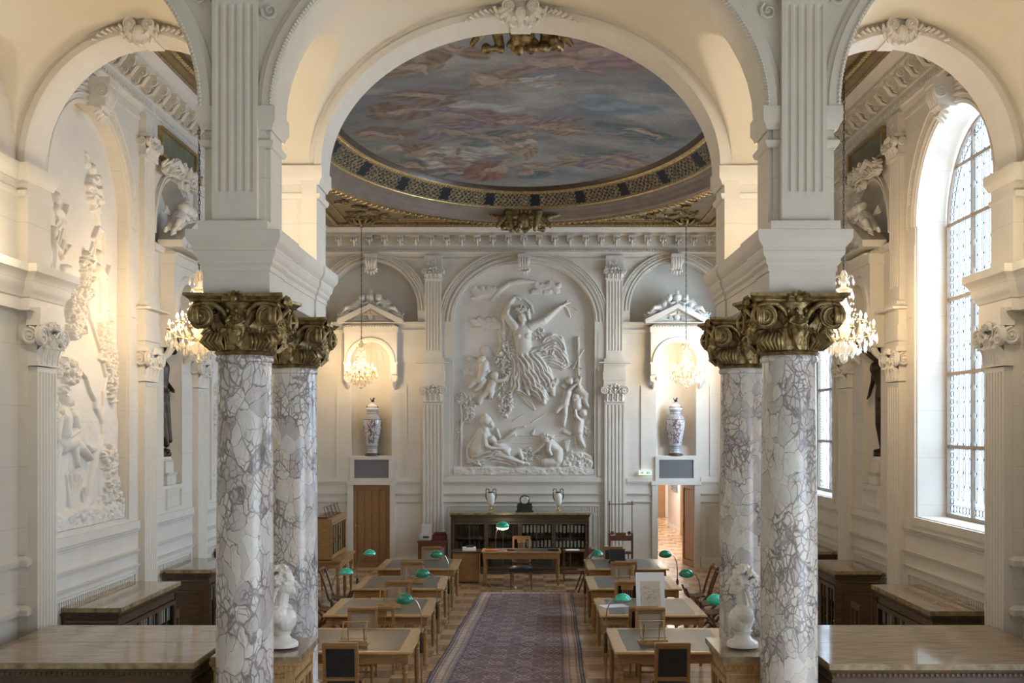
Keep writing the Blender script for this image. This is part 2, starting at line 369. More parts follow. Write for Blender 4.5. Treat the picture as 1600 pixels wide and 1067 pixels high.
    def build(s, name, mat, parent=None, angle=35, loc=None, rot=None, smooth=True):
        me = bpy.data.meshes.new(name); me.from_pydata(s.v, [], s.f); me.update()
        if isinstance(mat, str): mat = M[mat]
        me.materials.append(mat)
        if smooth:
            me.shade_smooth()
            if angle < 179: me.set_sharp_from_angle(angle=math.radians(angle))
        o = bpy.data.objects.new(name, me); COL.objects.link(o)
        if parent is not None: o.parent = parent
        if loc: o.location = loc
        if rot: o.rotation_euler = rot
        return o

def fast_grid(name, P, mat, parent=None, colors=None, flip=False):
    # large grids with numpy; P (r,c,3); colors (r,c,3)
    r, c = P.shape[:2]; me = bpy.data.meshes.new(name)
    idx = np.arange(r*c).reshape(r, c)
    q = np.stack([idx[:-1,:-1], idx[:-1,1:], idx[1:,1:], idx[1:,:-1]], -1).reshape(-1, 4)
    if flip: q = q[:, ::-1]
    nf = len(q)
    me.vertices.add(r*c); me.vertices.foreach_set('co', P.astype(np.float32).ravel())
    me.loops.add(nf*4); me.loops.foreach_set('vertex_index', q.astype(np.int32).ravel())
    me.polygons.add(nf); me.polygons.foreach_set('loop_start', (np.arange(nf)*4).astype(np.int32))
    me.polygons.foreach_set('loop_total', np.full(nf, 4, dtype=np.int32))
    me.update(calc_edges=True); me.validate()
    me.shade_smooth()
    if colors is not None:
        a = me.color_attributes.new('Paint', 'FLOAT_COLOR', 'POINT')
        cc = np.ones((r*c, 4), dtype=np.float32); cc[:, :3] = colors.reshape(-1, 3); a.data.foreach_set('color', cc.ravel())
    me.materials.append(M[mat] if isinstance(mat, str) else mat)
    o = bpy.data.objects.new(name, me); COL.objects.link(o)
    if parent is not None: o.parent = parent
    return o

def thing(name, label, cat, loc=(0,0,0), rz=0, group=None):
    o = bpy.data.objects.new(name, None); COL.objects.link(o); o.empty_display_size = 0.1
    o.location = loc; o.rotation_euler = (0,0,rz); o['label'] = label; o['category'] = cat
    if group: o['group'] = group
    return o
def tag(o, label, cat, group=None, kind=None):
    o['label'] = label; o['category'] = cat
    if group: o['group'] = group
    if kind: o['kind'] = kind
    return o
def struct(o, label=None):
    o['kind'] = 'structure'
    if label: o['label'] = label; o['category'] = o.name.split('_')[0]
    return o
def dup(o, loc=None, rz=None, label=None, group=None, parent=None, scale=None):
    c = o.copy(); COL.objects.link(c)
    if parent is not None: c.parent = parent
    if loc is not None: c.location = loc
    if rz is not None: c.rotation_euler = (0,0,rz)
    if scale is not None: c.scale = scale
    if label: c['label'] = label
    if group: c['group'] = group
    for ch in o.children: dup(ch, parent=c)
    return c
def sculpt(name, mb, mat, parent=None, voxel=0.012, it=3, disp=0.0):
    # joins overlapping forms into one continuous carved surface
    tmp = mb.build(name+'_tmp', mat, None, smooth=False)
    r = tmp.modifiers.new('r', 'REMESH'); r.mode = 'VOXEL'; r.voxel_size = voxel
    s = tmp.modifiers.new('s', 'SMOOTH'); s.factor = 0.6; s.iterations = it
    dg = bpy.context.evaluated_depsgraph_get(); dg.update()
    me = bpy.data.meshes.new_from_object(tmp.evaluated_get(dg)); me.name = name
    bpy.data.objects.remove(tmp, do_unlink=True)
    me.materials.clear(); me.materials.append(M[mat] if isinstance(mat, str) else mat)
    me.shade_smooth()
    o = bpy.data.objects.new(name, me); COL.objects.link(o)
    if parent is not None: o.parent = parent
    return o

def S2(px, py, s):   # picture point at px-per-metre s -> world
    return ((px-822)/s+CX, FP/s, CH+(668-py)/s)

# ---- noise in numpy
_rng = np.random.RandomState(5); _perm = _rng.rand(256, 256)
def vnoise(x, y):
    xi = np.floor(x).astype(int); yi = np.floor(y).astype(int); fx = x-xi; fy = y-yi
    fx = fx*fx*(3-2*fx); fy = fy*fy*(3-2*fy)
    g = lambda a, b: _perm[a % 256, b % 256]
    return (g(xi,yi)*(1-fx)+g(xi+1,yi)*fx)*(1-fy) + (g(xi,yi+1)*(1-fx)+g(xi+1,yi+1)*fx)*fy
def fbm(x, y, o=4):
    s = 0; a = 0.5; t = 0
    for k in range(o): s = s+a*vnoise(x*2**k+17*k, y*2**k+9*k); t += a; a *= 0.5
    return s/t

# ---- mouldings
def arch_fn(a, b, zs, stilt=0.0, cx=0.0):
    # half ellipse of half width a, rise b, springing at zs (+ stilt of straight jamb)
    def f(t):
        th = PI*(1-t); c, s_ = math.cos(th), math.sin(th)
        n = Vector((c/a, s_/b)).normalized(); return (cx+a*c, zs+stilt+b*s_, n.x, n.y)
    return f
CORN = [(0,0),(0.02,0),(0.02,0.03),(0.05,0.05),(0.06,0.09),(0.06,0.12),(0.12,0.16),(0.14,0.19),(0.14,0.23),(0.17,0.25),(0.19,0.30),(0.19,0.33),(0,0.33)]
def corn(h, p, z0):   # the stock cornice profile scaled to height h and projection p
    return [(o/0.19*p, z0+z/0.33*h) for (o, z) in CORN]

def wall_mesh(mb, u0, u1, z0, z1, ops, thick=0.0, y=0.0):
    # wall front at local y=0 facing -y, with arched or square openings {u0,u1,zb,zs,rise,d,back}
    def top(o, u):
        a = (o['u1']-o['u0'])/2; c = (o['u1']+o['u0'])/2
        return o['zs'] + o.get('rise', 0)*math.sqrt(max(0, 1-((u-c)/a)**2))
    us = {u0, u1}
    for o in ops:
        n = 28 if o.get('rise', 0) > 0 else 1; c = (o['u1']+o['u0'])/2; a = (o['u1']-o['u0'])/2
        for k in range(n+1): us.add(round(c-a*math.cos(PI*k/n), 6))
    us = sorted(us)
    def quad(pts, fl=False): mb.add(pts, [(0,1,2,3)])
    for ua, ub in zip(us[:-1], us[1:]):
        if ub-ua < 1e-7: continue
        um = (ua+ub)/2
        inn = sorted([o for o in ops if o['u0'] < um < o['u1']], key=lambda o: o['zb'])
        la, lb = z0, z0
        for o in inn:
            if o['zb'] > la: quad([(ua,y,la),(ub,y,lb),(ub,y,o['zb']),(ua,y,o['zb'])])
            la, lb = top(o, ua), top(o, ub)
            d = o.get('d', 0.2)
            quad([(ua,y,la),(ub,y,lb),(ub,y+d,lb),(ua,y+d,la)])
            if o['zb'] > z0: quad([(ua,y+d,o['zb']),(ub,y+d,o['zb']),(ub,y,o['zb']),(ua,y,o['zb'])])
            if o.get('back'): quad([(ua,y+d,o['zb']),(ub,y+d,o['zb']),(ub,y+d,lb),(ua,y+d,la)])
        quad([(ua,y,la),(ub,y,lb),(ub,y,z1),(ua,y,z1)])
    for o in ops:
        d = o.get('d', 0.2)
        for u, fl in ((o['u0'], 0), (o['u1'], 1)):
            p = [(u,y,o['zb']),(u,y+d,o['zb']),(u,y+d,o['zs']),(u,y,o['zs'])]
            quad(p if not fl else p[::-1])
    if thick:
        for u in (u0, u1): quad([(u,y,z0),(u,y+thick,z0),(u,y+thick,z1),(u,y,z1)])
        quad([(u0,y,z1),(u1,y,z1),(u1,y+thick,z1),(u0,y+thick,z1)])
    return mb

def spiral(mb, c, r, turns=2.3, w=0.035, axis='y', sgn=1, a0=PI/2, th=0.16):
    # volute: spiral roll lying in a plane, thick disc behind it
    pts = []; rs = []; n = int(turns*14)
    for k in range(n+1):
        t = k/n; a = a0+sgn*turns*2*PI*t; rr = r*(1-t)**0.9*0.86+0.04*r
        pts.append((rr*math.cos(a), rr*math.sin(a))); rs.append(r*th*(1-0.6*t))
    for sd in (-1, 1):
        P = []
        for (a, b) in pts:
            P.append((c[0]+a, c[1]+sd*w*0.62, c[2]+b) if axis == 'y' else (c[0]+sd*w*0.62, c[1]+a, c[2]+b))
        mb.tube(P, rs, 6)
    o = MB(); o.lathe([(0,-w*0.55),(r*0.9,-w*0.5),(r*0.93,0),(r*0.9,w*0.5),(0,w*0.55)], 20, axis='Y' if axis == 'y' else 'X')
    mb.merge(o, Matrix.Translation(Vector(c)))
    mb.ball(c, (r*.2, w*1.8, r*.2) if axis == 'y' else (w*1.8, r*.2, r*.2), 8, 6)
    return mb

def fluted(mb, w, h, d, z0, nf=5, rnd=True):
    # fluted pilaster shaft, front at y=-d, facing -y
    pts = [(-w/2, 0), (-w/2, -d)]
    gap = w/(nf*1.55+0.75); f = gap*0.95*1.0
    pitch = (w-2*gap*0.45)/nf; fw = pitch*0.62
    for k in range(nf):
        c = -w/2+gap*0.45+pitch*(k+0.5)
        for j in range(7):
            a = PI*j/6; pts.append((c-fw/2*math.cos(a), -d+fw/2*0.8*math.sin(a)))
    pts += [(w/2, -d), (w/2, 0)]
    n = len(pts); e = 0.05
    # flutes stop with plain ends
    flat = [(x, max(y, -d) if (y in (0,)) else -d) for (x, y) in pts]; flat[0] = pts[0]; flat[-1] = pts[-1]
    lv = [(z0, flat), (z0+e, flat), (z0+e+0.02, pts), (z0+h-e-0.02, pts), (z0+h-e, flat), (z0+h, flat)]
    vs = []
    for z, P in lv: vs += [(x, y, z) for (x, y) in P]
    fs = [(i*n+a, i*n+a+1, (i+1)*n+a+1, (i+1)*n+a) for i in range(len(lv)-1) for a in range(n-1)]
    fs.append(tuple(reversed(range(0, n)))); fs.append(tuple((len(lv)-1)*n+a for a in range(n)))
    return mb.add(vs, fs)
# ------------------------------------------------------------------ dimensions of the hall
HX = 5.2; YA, YB, YR, YE = 9.07, 9.51, 11.13, 11.57; YW = 27.16; YC = 19.37
ZE0, ZE1, ZI, ZC = 4.61, 5.13, 6.17, 8.5

fl = MB(); fl.box(-7.5, 7.5, 4.0, YW+0.02, -0.15, 0); struct(fl.build('floor', 'floor', smooth=False), 'oak parquet floor of square panels with alternating planks')

# ---- left, right and back walls of the hall
side_bays = [13.1, 19.4, 25.4]; side_niches = [16.2, 22.6]
def side_ops(window):
    ops = []
    for y in side_bays: ops.append(dict(u0=y-YC-1.2, u1=y-YC+1.2, zb=2.32, zs=6.14, rise=1.22, d=0.45 if window else 0.12, back=not window))
    for y in side_niches:
        ops.append(dict(u0=y-YC-0.42, u1=y-YC+0.42, zb=2.65, zs=5.10, rise=0.42, d=0.02))
        ops.append(dict(u0=y-YC-0.82, u1=y-YC+0.82, zb=6.1, zs=6.25, rise=0.9, d=0.30, back=True))
    return ops
def mirror(ops): return [dict(o, u0=-o['u1'], u1=-o['u0']) for o in ops]
HL = (YW-YE)/2 + 0.005
wl = MB(); wall_mesh(wl, YE-YC, YW-YC, 0, ZC, side_ops(False))
wl.add([(8-YC,0.1,0),(YE-YC,0.1,0),(YE-YC,0.1,ZC+1),(8-YC,0.1,ZC+1)], [(0,1,2,3)])
wall_left = struct(wl.build('wall_left', 'stone', None, loc=(-HX, YC, 0), rot=(0,0,PI/2)), 'cream stone side wall on the left with relief arches and a statue niche')
wr = MB(); wall_mesh(wr, YC-YW, YC-YE, 0, ZC, mirror(side_ops(True)))
wr.add([(YC-YE,-0.1+0.2,0),(YC-8.0,-0.1+0.2,0),(YC-8.0,0.1,ZC+1),(YC-YE,0.1,ZC+1)], [(0,1,2,3)])
wall_right = struct(wr.build('wall_right', 'stone', None, loc=(HX, YC, 0), rot=(0,0,-PI/2)), 'cream stone side wall on the right with tall arched leaded windows')
for d_, x_ in ((0, 1),):
    pass
ND = 3.8
bops = []
for sx in (-1, 1):
    bops += [dict(u0=sx*ND-0.46, u1=sx*ND+0.46, zb=0, zs=2.07, d=0.22),
             dict(u0=sx*ND-0.43, u1=sx*ND+0.43, zb=2.24, zs=2.70, d=0.05, back=True),
             dict(u0=sx*ND-0.5, u1=sx*ND+0.5, zb=2.8, zs=5.12, rise=0.5, d=0.02),
             dict(u0=sx*ND-1.15, u1=sx*ND+1.15, zb=6.12, zs=6.42, rise=1.22, d=0.35, back=True)]
bops.append(dict(u0=-1.76, u1=1.76, zb=2.32, zs=6.14, rise=1.48, d=0.14, back=True))
wb = MB(); wall_mesh(wb, -HX, HX, 0, ZC, bops)
wall_back = struct(wb.build('wall_back', 'stone', None, loc=(0, YW, 0)), 'cream stone end wall with a central relief arch, two niches and two doors')
# outer shell so that no light leaks
sh = MB(); sh.box(-HX-0.9, -HX-0.62, 4.2, YW+1.0, 0, 9.6); sh.box(-HX-0.9, 2.3, YW+0.9, YW+1.1, 0, 9.6); sh.box(2.3, HX+1.0, YW+0.9, YW+1.1, 3.2, 9.6)
struct(sh.build('wall_outer', 'stone_plain', smooth=False))
sh = MB(); sh.box(-ND-0.7, -ND+0.7, YW+0.18, YW+0.24, -0.1, 2.2); sh.build('door_light_block', 'door', wall_back, loc=(0,-YW,0), smooth=False)  # unseen board added behind the closed door to block light leaking under it
# the gallery the photograph is taken from: closed on the left, behind and above, right side open below an unseen wall added to trim the daylight
for (b6, nm) in (((-6.1,-6.0,-4,8.3,0,9.7),'wall_gallery_left'), ((-6.1,6.5,-4.1,-4,0,9.7),'wall_gallery_back'), ((-6.1,6.5,-4.1,8.4,9.7,9.8),'ceiling_gallery'), ((6.4,6.5,-4,8.3,3.6,9.7),'wall_gallery_right'), ((-6.1,6.5,-4,4.0,-0.16,-0.01),'floor_gallery')):
    g_ = MB(); g_.box(*b6); struct(g_.build(nm, 'stone_plain', smooth=False))

def apse(a, zb, zs, parent, depth=None):
    mb = MB(); dep = (depth or a)/a
    prof = [(a, zb), (a, zs)] + [(a*math.cos(k*PI/16), zs+a*math.sin(k*PI/16)) for k in range(1, 9)]
    prof[-1] = (0.001, prof[-1][1])
    mb.lathe(prof, 20, (0,0.02,0), 0, PI, 1, dep)
    mb.add([(-a,0,zb),(a,0,zb),(a,a*dep+.1,zb),(-a,a*dep+.1,zb)], [(0,1,2,3)])
    # shell ribs of the niche head
    for k in range(1, 9):
        th = PI*k/9; pts = [(a*0.99*math.cos(th)*math.cos(p), 0.02+a*0.99*dep*math.sin(th)*math.cos(p), zs+a*0.99*math.sin(p)) for p in [j*PI/16 for j in range(0, 8)]]
        mb.tube(pts, [0.016*a*2*(1-j/9) for j in range(8)], 5)
    return mb
for sx in (-1, 1):
    apse(0.5, 2.8, 5.12, None, 0.42).build('niche_recess', 'stone_plain', wall_back, loc=(sx*ND, 0, 0))
for w, sg in ((wall_left, 1), (wall_right, -1)):
    for y in side_niches: apse(0.42, 2.65, 5.10, None, 0.42).build('niche_recess', 'stone_plain', w, loc=(sg*(y-YC), 0, 0))

# ---- archivolts, imposts and dado mouldings along the walls
PANEL = [(0,-0.0),(0,0.03),(0.05,0.03),(0.06,0.06),(0.12,0.06),(0.14,0.03),(0.22,0.03),(0.24,0.08),(0.30,0.08),(0.31,0)]
def archivolt(mb, c, a, b, zs, w, stilt=0.0, carved=False):
    k = w/0.31; mb.arcband(arch_fn(a, b, zs, stilt, c), [(o*k, d*0.7) for (o, d) in PANEL], 48)
    if carved:
        f = arch_fn(a, b, zs, stilt, c); n = int((a+b)*3.14/0.09)
        for i in range(n+1):
            u, z, nu, nz = f(i/n); mb.ball((u+nu*w*0.55, -0.035, z+nz*w*0.55), (0.028, 0.018, 0.028), 6, 4)
def impost(mb, u0, u1, z, h=0.26, p=0.06):
    # projecting block with a cornice round a jamb, top at z
    mb.box(u0, u1, -p*0.4, 0.02, z-h-0.9, z)
    mb.sweep([(u0, 0), (u0, -p*0.4), (u1, -p*0.4), (u1, 0)], corn(0.11, p, z-0.11), flip=True)
    mb.sweep([(u0, 0), (u0, -p*0.4), (u1, -p*0.4), (u1, 0)], corn(0.05, p*0.5, z-h), flip=True)
def ledges(mb, u0, u1, flut=True):
    for (z, h, p) in ((2.16, 0.10, 0.045), (1.86, 0.07, 0.05), (1.66, 0.06, 0.045)):
        mb.sweep([(u0, 0), (u1, 0)], corn(h, p, z-h), flip=False)
    mb.box(u0, u1, -0.035, 0, 2.16-0.02, 2.3-0.05); mb.box(u0, u1, -0.05, 0, 0, 0.22); mb.box(u0, u1, -0.03, 0, 0.22, 0.27)
    if u1-u0 > 0.7 and flut:
        a, b, c, d = u0+0.12, u1-0.12, 0.36, 1.56
        for (x0, x1, zz0, zz1) in ((a, b, d-0.02, d), (a, b, c, c+0.02), (a, a+0.02, c, d), (b-0.02, b, c, d)): mb.box(x0, x1, -0.025, 0, zz0, zz1)
        n = max(3, int((b-a-0.1)/0.062))
        for k in range(n):
            x = a+0.06+(b-a-0.12)*(k+0.5)/n
            for zz in (d-0.15, c+0.04): mb.box(x-0.014, x+0.014, -0.02, 0, zz, zz+0.11)
        n = 17
        for k in range(n):
            z = c+0.18+(d-c-0.36)*(k+0.5)/n
            for xx in (a+0.04, b-0.14): mb.box(xx, xx+0.10, -0.02, 0, z-0.014, z+0.014)

tb = MB()
archivolt(tb, 0, 1.76, 1.48, 6.14, 0.17); archivolt(tb, 0, 1.94, 1.66, 6.14, 0.20, carved=True)
for sx in (-1, 1):
    impost(tb, sx*1.95-0.18, sx*1.95+0.18, 6.14, 0.27)
    tb.box(sx*1.95-0.10, sx*1.95+0.10, -0.03, 0, 2.3, 5.9)
    archivolt(tb, sx*ND, 1.15, 1.22, 6.42, 0.13); archivolt(tb, sx*ND, 1.28, 1.30, 6.42, 0.17, carved=True)
    for s2 in (-1, 1):
        u = sx*ND+s2*1.0; tb.box(u-0.36, u+0.36, -0.05, 0.0, 5.86, 5.94); tb.box(u-0.36, u+0.36, -0.075, 0, 6.06, 6.13)
    # spandrel panels and door surround
    tb.box(sx*ND-0.60, sx*ND-0.46, -0.05, 0.05, 0, 2.16); tb.box(sx*ND+0.46, sx*ND+0.60, -0.05, 0.05, 0, 2.16)
    tb.box(sx*ND-0.62, sx*ND+0.62, -0.07, 0.05, 2.07, 2.17)
    for (x0, x1, zz0, zz1) in ((-0.52,0.52,2.70,2.78),(-0.52,0.52,2.17,2.24),(-0.52,-0.43,2.17,2.78),(0.43,0.52,2.17,2.78)):
        tb.box(sx*ND+x0, sx*ND+x1, -0.05, 0, zz0, zz1)
    for s2 in (-1, 1): tb.box(sx*ND+s2*0.86-0.02, sx*ND+s2*0.86+0.02, -0.025, 0, 2.3, 4.55)
segs = [(-5.15, -ND-0.62), (-ND+0.62, -2.58), (-2.0, 2.0), (2.58, ND-0.62), (ND+0.62, 5.15)]
for a_, b_ in segs: ledges(tb, a_, b_)
for sx in (-1, 1):
    for (x0, x1) in ((-1.96, -0.3), (0.3, 1.96)):
        pass
tb.build('trim_back_mouldings', 'stone_plain', wall_back)
def side_trim(parent, sg, window):
    mb = MB()
    for y in side_bays:
        u = sg*(y-YC)
        archivolt(mb, u, 1.2, 1.22, 6.14, 0.13); archivolt(mb, u, 1.33, 1.34, 6.14, 0.20, carved=True)
        for s2 in (-1, 1):
            impost(mb, u+s2*1.36-0.14, u+s2*1.36+0.14, 6.14, 0.27); mb.box(u+s2*1.27-0.05, u+s2*1.27+0.05, -0.03, 0, 2.3, 5.9)
    for y in side_niches:
        u = sg*(y-YC); archivolt(mb, u, 0.82, 0.9, 6.25, 0.13)
        for s2 in (-1, 1): mb.box(u+s2*0.72-0.22, u+s2*0.72+0.22, -0.06, 0.0, 6.0, 6.1)
        for (x0, x1, z0_, z1_) in ((-0.34,0.34,2.30,2.33),(-0.34,0.34,2.57,2.6),(-0.34,-0.31,2.33,2.57),(0.31,0.34,2.33,2.57)): mb.box(u+x0, u+x1, -0.03, 0, z0_, z1_)
    ys = [YE+0.02, 14.6, 15.4, 17.0, 17.8, 21.0, 21.8, 23.4, 24.2, YW-0.05]
    for a, b in ((ys[0], 14.72), (15.28, 17.12), (17.68, 21.12), (21.68, 23.52), (24.08, YW-0.05)):
        a, b = sorted((sg*(a-YC), sg*(b-YC))); ledges(mb, a, b)
    mb.build('trim_side_mouldings', 'stone_plain', parent)
side_trim(wall_left, 1, False); side_trim(wall_right, -1, True)

# ---- main cornice with consoles round the hall
cb = MB(); pth = [(-HX, YE), (-HX, YW), (HX, YW), (HX, YE)]
prof = [(0,7.78),(0.03,7.78),(0.04,7.84),(0.07,7.86),(0.07,7.90),(0.05,7.93),(0.05,8.02),(0.06,8.03),(0.06,8.27),(0.25,8.27),(0.25,8.33),(0.28,8.35),(0.32,8.41),(0.36,8.43),(0.36,8.47),(0.38,8.49),(0.38,8.5)]
cb.sweep(pth, prof)
cb.sweep(pth, [(0,7.68),(0.02,7.68),(0.02,7.73),(0,7.74)])
cornice = struct(cb.build('trim_cornice', 'stone_plain'), 'carved stone cornice with scrolled consoles below the ceiling')
# dentils
den = MB()
def run(n, a, b, fn):
    for k in range(n): fn(a+(b-a)*(k+0.5)/n)
run(150, -HX+0.1, HX-0.1, lambda x: den.box(x-0.018, x+0.018, YW-0.085, YW-0.05, 7.885, 7.925))
for sx in (-1, 1): run(200, YE+0.1, YW-0.1, lambda y: den.box(sx*HX-0.085 if sx > 0 else -HX+0.05, sx*HX-0.05 if sx > 0 else -HX+0.085, y-0.018, y+0.018, 7.885, 7.925))
den.build('dentils', 'stone_plain', cornice)
# one scrolled console facing -y
cs = MB(); pw = 0.075
cs.box(-pw, pw, -0.20, 0, 8.20, 8.27); cs.box(-pw-.01, pw+.01, -0.22, 0, 8.245, 8.27)
for sx in (-1, 1): spiral(cs, (sx*pw*0.8, -0.15, 8.17), 0.062, 2.0, 0.02, axis='x')
cs.box(-pw*0.8, pw*0.8, -0.13, 0, 8.10, 8.2)
for sx in (-1, 1): spiral(cs, (sx*pw*0.75, -0.075, 8.075), 0.04, 1.6, 0.018, axis='x')
cs.tube([(0,-0.19,8.2),(0,-0.2,8.14),(0,-0.15,8.08),(0,-0.12,8.03),(0,-0.05,8.02)], [0.02,0.03,0.03,0.03,0.02], 6)
con = cs.build('cornice_console', 'stone_plain', cornice, loc=(0, YW-0.06, 0))
first = True
for k in range(-13, 14):
    if k == 0: continue
    c = con.copy(); COL.objects.link(c); c.location = (k*0.383, YW-0.06, 0)
for sx in (-1, 1):
    for k in range(36):
        y = 11.9+k*0.383*1.08
        if y > YW-0.35: break
        c = con.copy(); COL.objects.link(c); c.location = (sx*(HX-0.06), y, 0); c.rotation_euler = (0,0,-sx*PI/2)

# ---- capital builders
def leaf(mb, c, ang, w, h, out, r0):
    # acanthus leaf growing up the bell at angle ang, tip curling outward
    rows = 15; A = np.zeros((rows, 7, 3))
    for i in range(rows):
        t = i/(rows-1); z = h*(t if t < 0.85 else 0.85-(t-0.85)*1.1); rr = r0+0.015+out*(t**2.6)
        ww = w*(0.55+0.5*math.sin(PI*min(1, t*1.05)))*(1+0.16*math.sin(t*15))*(1-0.75*max(0, t-0.8)/0.2)
        for j in range(7):
            s = (j-3)/3; rad = rr-0.018*abs(s)+0.02*(1-abs(s))-0.008*(j % 2)
            x = ww/2*s*(1+0.0*i); A[i, j] = (c[0]+rad*math.cos(ang)-x*math.sin(ang), c[1]+rad*math.sin(ang)+x*math.cos(ang), c[2]+z)
    mb.gridpts(A)
    mb.tube([tuple(A[i, 3]) for i in range(rows)], [0.011]*rows, 6)
def column_capital(r, h, hw):
    # Composite capital: bell, two rings of leaves, corner volutes, concave abacus; z from 0 to h
    mb = MB()
    mb.lathe([(r*1.0,-0.01),(r*1.08,0.015),(r*1.0,0.04),(r*1.0,0.10),(r*1.04,h*0.5),(r*1.2,h*0.78),(r*1.3,h*0.88)], 24)
    for k in range(8): leaf(mb, (0,0,0.03), k*PI/4+PI/8, r*0.85, h*0.42, r*0.38, r)
    for k in range(8): leaf(mb, (0,0,0.06), k*PI/4, r*0.75, h*0.62, r*0.45, r*1.0)
    for k in range(24):
        a = 2*PI*k/24; mb.ball((r*1.22*math.cos(a), r*1.22*math.sin(a), h*0.72), (r*.085, r*.085, r*.11), 6, 4)
    # abacus
    pts = []
    for q in range(4):
        a = q*PI/2
        for (u, v) in ((-1, 1), (-0.92, 1.0), (-0.5, 0.88), (0, 0.83), (0.5, 0.88), (0.92, 1.0)):
            x, y = u*hw, -v*hw; pts.append((x*math.cos(a)-y*math.sin(a), x*math.sin(a)+y*math.cos(a)))
    n = len(pts)
    for (z0, z1, k0, k1) in ((h*0.86, h*0.90, 0.90, 0.93), (h*0.90, h*0.95, 0.93, 1.0), (h*0.95, h, 1.02, 1.02)):
        vs = [(x*k0, y*k0, z0) for x, y in pts]+[(x*k1, y*k1, z1) for x, y in pts]
        mb.add(vs, [(i, (i+1) % n, n+(i+1) % n, n+i) for i in range(n)]+[tuple(range(n-1, -1, -1)), tuple(range(n, 2*n))])
    rv = h*0.235
    for q in range(4):
        R = rotz(q*PI/2); o = MB()
        for sx in (-1, 1):
            spiral(o, (sx*hw*0.70, -hw*0.80, h*0.62), rv, 2.4, 0.03, sgn=-sx, a0=PI/2)
            # scroll neck sweeping in to the middle
            o.tube([(sx*hw*0.70,-hw*0.80,h*0.62+rv*0.92),(sx*hw*0.45,-hw*0.80,h*0.83),(sx*hw*0.28,-hw*0.74,h*0.72),(sx*hw*0.16,-hw*0.66,h*0.52)], [rv*.2,rv*.22,rv*.2,rv*.1], 6)
            for j in range(5):   # leaf folds below the volute
                o.tube([(sx*hw*(0.3+j*0.07),-hw*0.66,h*0.34),(sx*hw*(0.34+j*0.085),-hw*0.74,h*0.2),(sx*hw*(0.28+j*0.06),-hw*0.60,h*0.06)], [0.012,0.02,0.008], 5)
        # fleuron
        for k in range(7):
            a = PI*k/6; o.tube([(0,-hw*0.80,h*0.92),(0.10*math.cos(a)*hw/0.4,-hw*0.93,h*0.90+0.06*math.sin(a))], [0.012,0.02], 5)
        o.ball((0,-hw*0.88,h*0.91), (0.035,0.03,0.035), 8, 6)
        mb.merge(o, R)
    return mb
def face_mask(w, h):
    mb = MB()
    mb.ball((0,0,0), (w*0.5, w*0.35, h*0.5), 14, 10)
    mb.ball((0,-w*0.25,-h*0.12), (w*0.35, w*0.22, h*0.28), 12, 8)
    for s in (-1, 1):
        mb.cap((s*w*0.08,-w*0.36,h*0.14),(s*w*0.34,-w*0.28,h*0.20), w*0.05, w*0.045, 8)
        mb.ball((s*w*0.18,-w*0.33,h*0.06), (w*0.08,w*0.05,h*0.045), 8, 6)
        mb.ball((s*w*0.24,-w*0.28,-h*0.1), (w*0.12,w*0.1,h*0.1), 8, 6)
        mb.cap((s*w*0.2,-w*0.3,-h*0.28),(s*w*0.3,-w*0.2,-h*0.5), w*0.08, w*0.03, 8)
    mb.cap((0,-w*0.36,h*0.12),(0,-w*0.5,-h*0.08), w*0.045, w*0.075, 8)
    mb.cap((-w*0.13,-w*0.42,-h*0.2),(w*0.13,-w*0.42,-h*0.2), w*0.035, w*0.035, 8)
    for k in range(5): mb.cap(((k-2)*w*0.11,-w*0.34,-h*0.32),((k-2)*w*0.07,-w*0.3,-h*0.62), w*0.07, w*0.03, 6)
    for k in range(7):
        a = PI*k/6; mb.ball((w*0.42*math.cos(a), -w*0.2, h*0.28+h*0.2*math.sin(a)), (w*.1,w*.12,h*.08), 7, 5)
    return mb
def pilaster_capital(w, h):
    # half capital on a wall, facing -y, z 0..h
    mb = MB(); d = 0.09; hw = w/2
    mb.box(-hw, hw, -d, 0, 0, h*0.86); mb.box(-hw-0.02, hw+0.02, -d-0.02, 0, -0.02, 0.02)
    for k, (x, z, hh) in enumerate([(-0.75,0,0.5),(-0.25,0,0.5),(0.25,0,0.5),(0.75,0,0.5),(-0.5,0.1,0.62),(0,0.12,0.68),(0.5,0.1,0.62)]):
        leaf(mb, (x*hw, -d+0.20, z*h), -PI/2, w*0.30, hh*h, 0.07, 0.20)
    rv = h*0.24
    for sx in (-1, 1):
        spiral(mb, (sx*hw*1.02, -d-0.05, h*0.62), rv, 2.3, 0.03, sgn=-sx)
        spiral(mb, (sx*(hw+0.05), -d*0.5, h*0.62), rv*0.9, 2.3, 0.025, axis='x')
        mb.tube([(sx*hw*1.02,-d-0.05,h*0.62+rv*.92),(sx*hw*0.6,-d-0.06,h*0.8),(sx*hw*0.25,-d-0.04,h*0.6),(0,-d-0.03,h*0.42)], [rv*.2,rv*.22,rv*.18,rv*.1], 6)
    for k in range(6):
        a = PI*k/5; mb.tube([(0,-d-0.03,h*0.86),(hw*0.45*math.cos(a),-d-0.08,h*0.82+h*0.14*math.sin(a))], [0.015,0.026], 5)
    mb.ball((0,-d-0.06,h*0.86), (0.04,0.04,0.04), 8, 6)
    mb.sweep([(-hw-0.03,0),(-hw-0.03,-d-0.05),(hw+0.03,-d-0.05),(hw+0.03,0)], [(0,h*0.86),(0.01,h*0.88),(0.045,h*0.94),(0.05,h*0.95),(0.05,h),(0,h)], flip=True)
    mb.box(-hw-0.03, hw+0.03, -d-0.05, 0, h*0.86, h)
    return mb

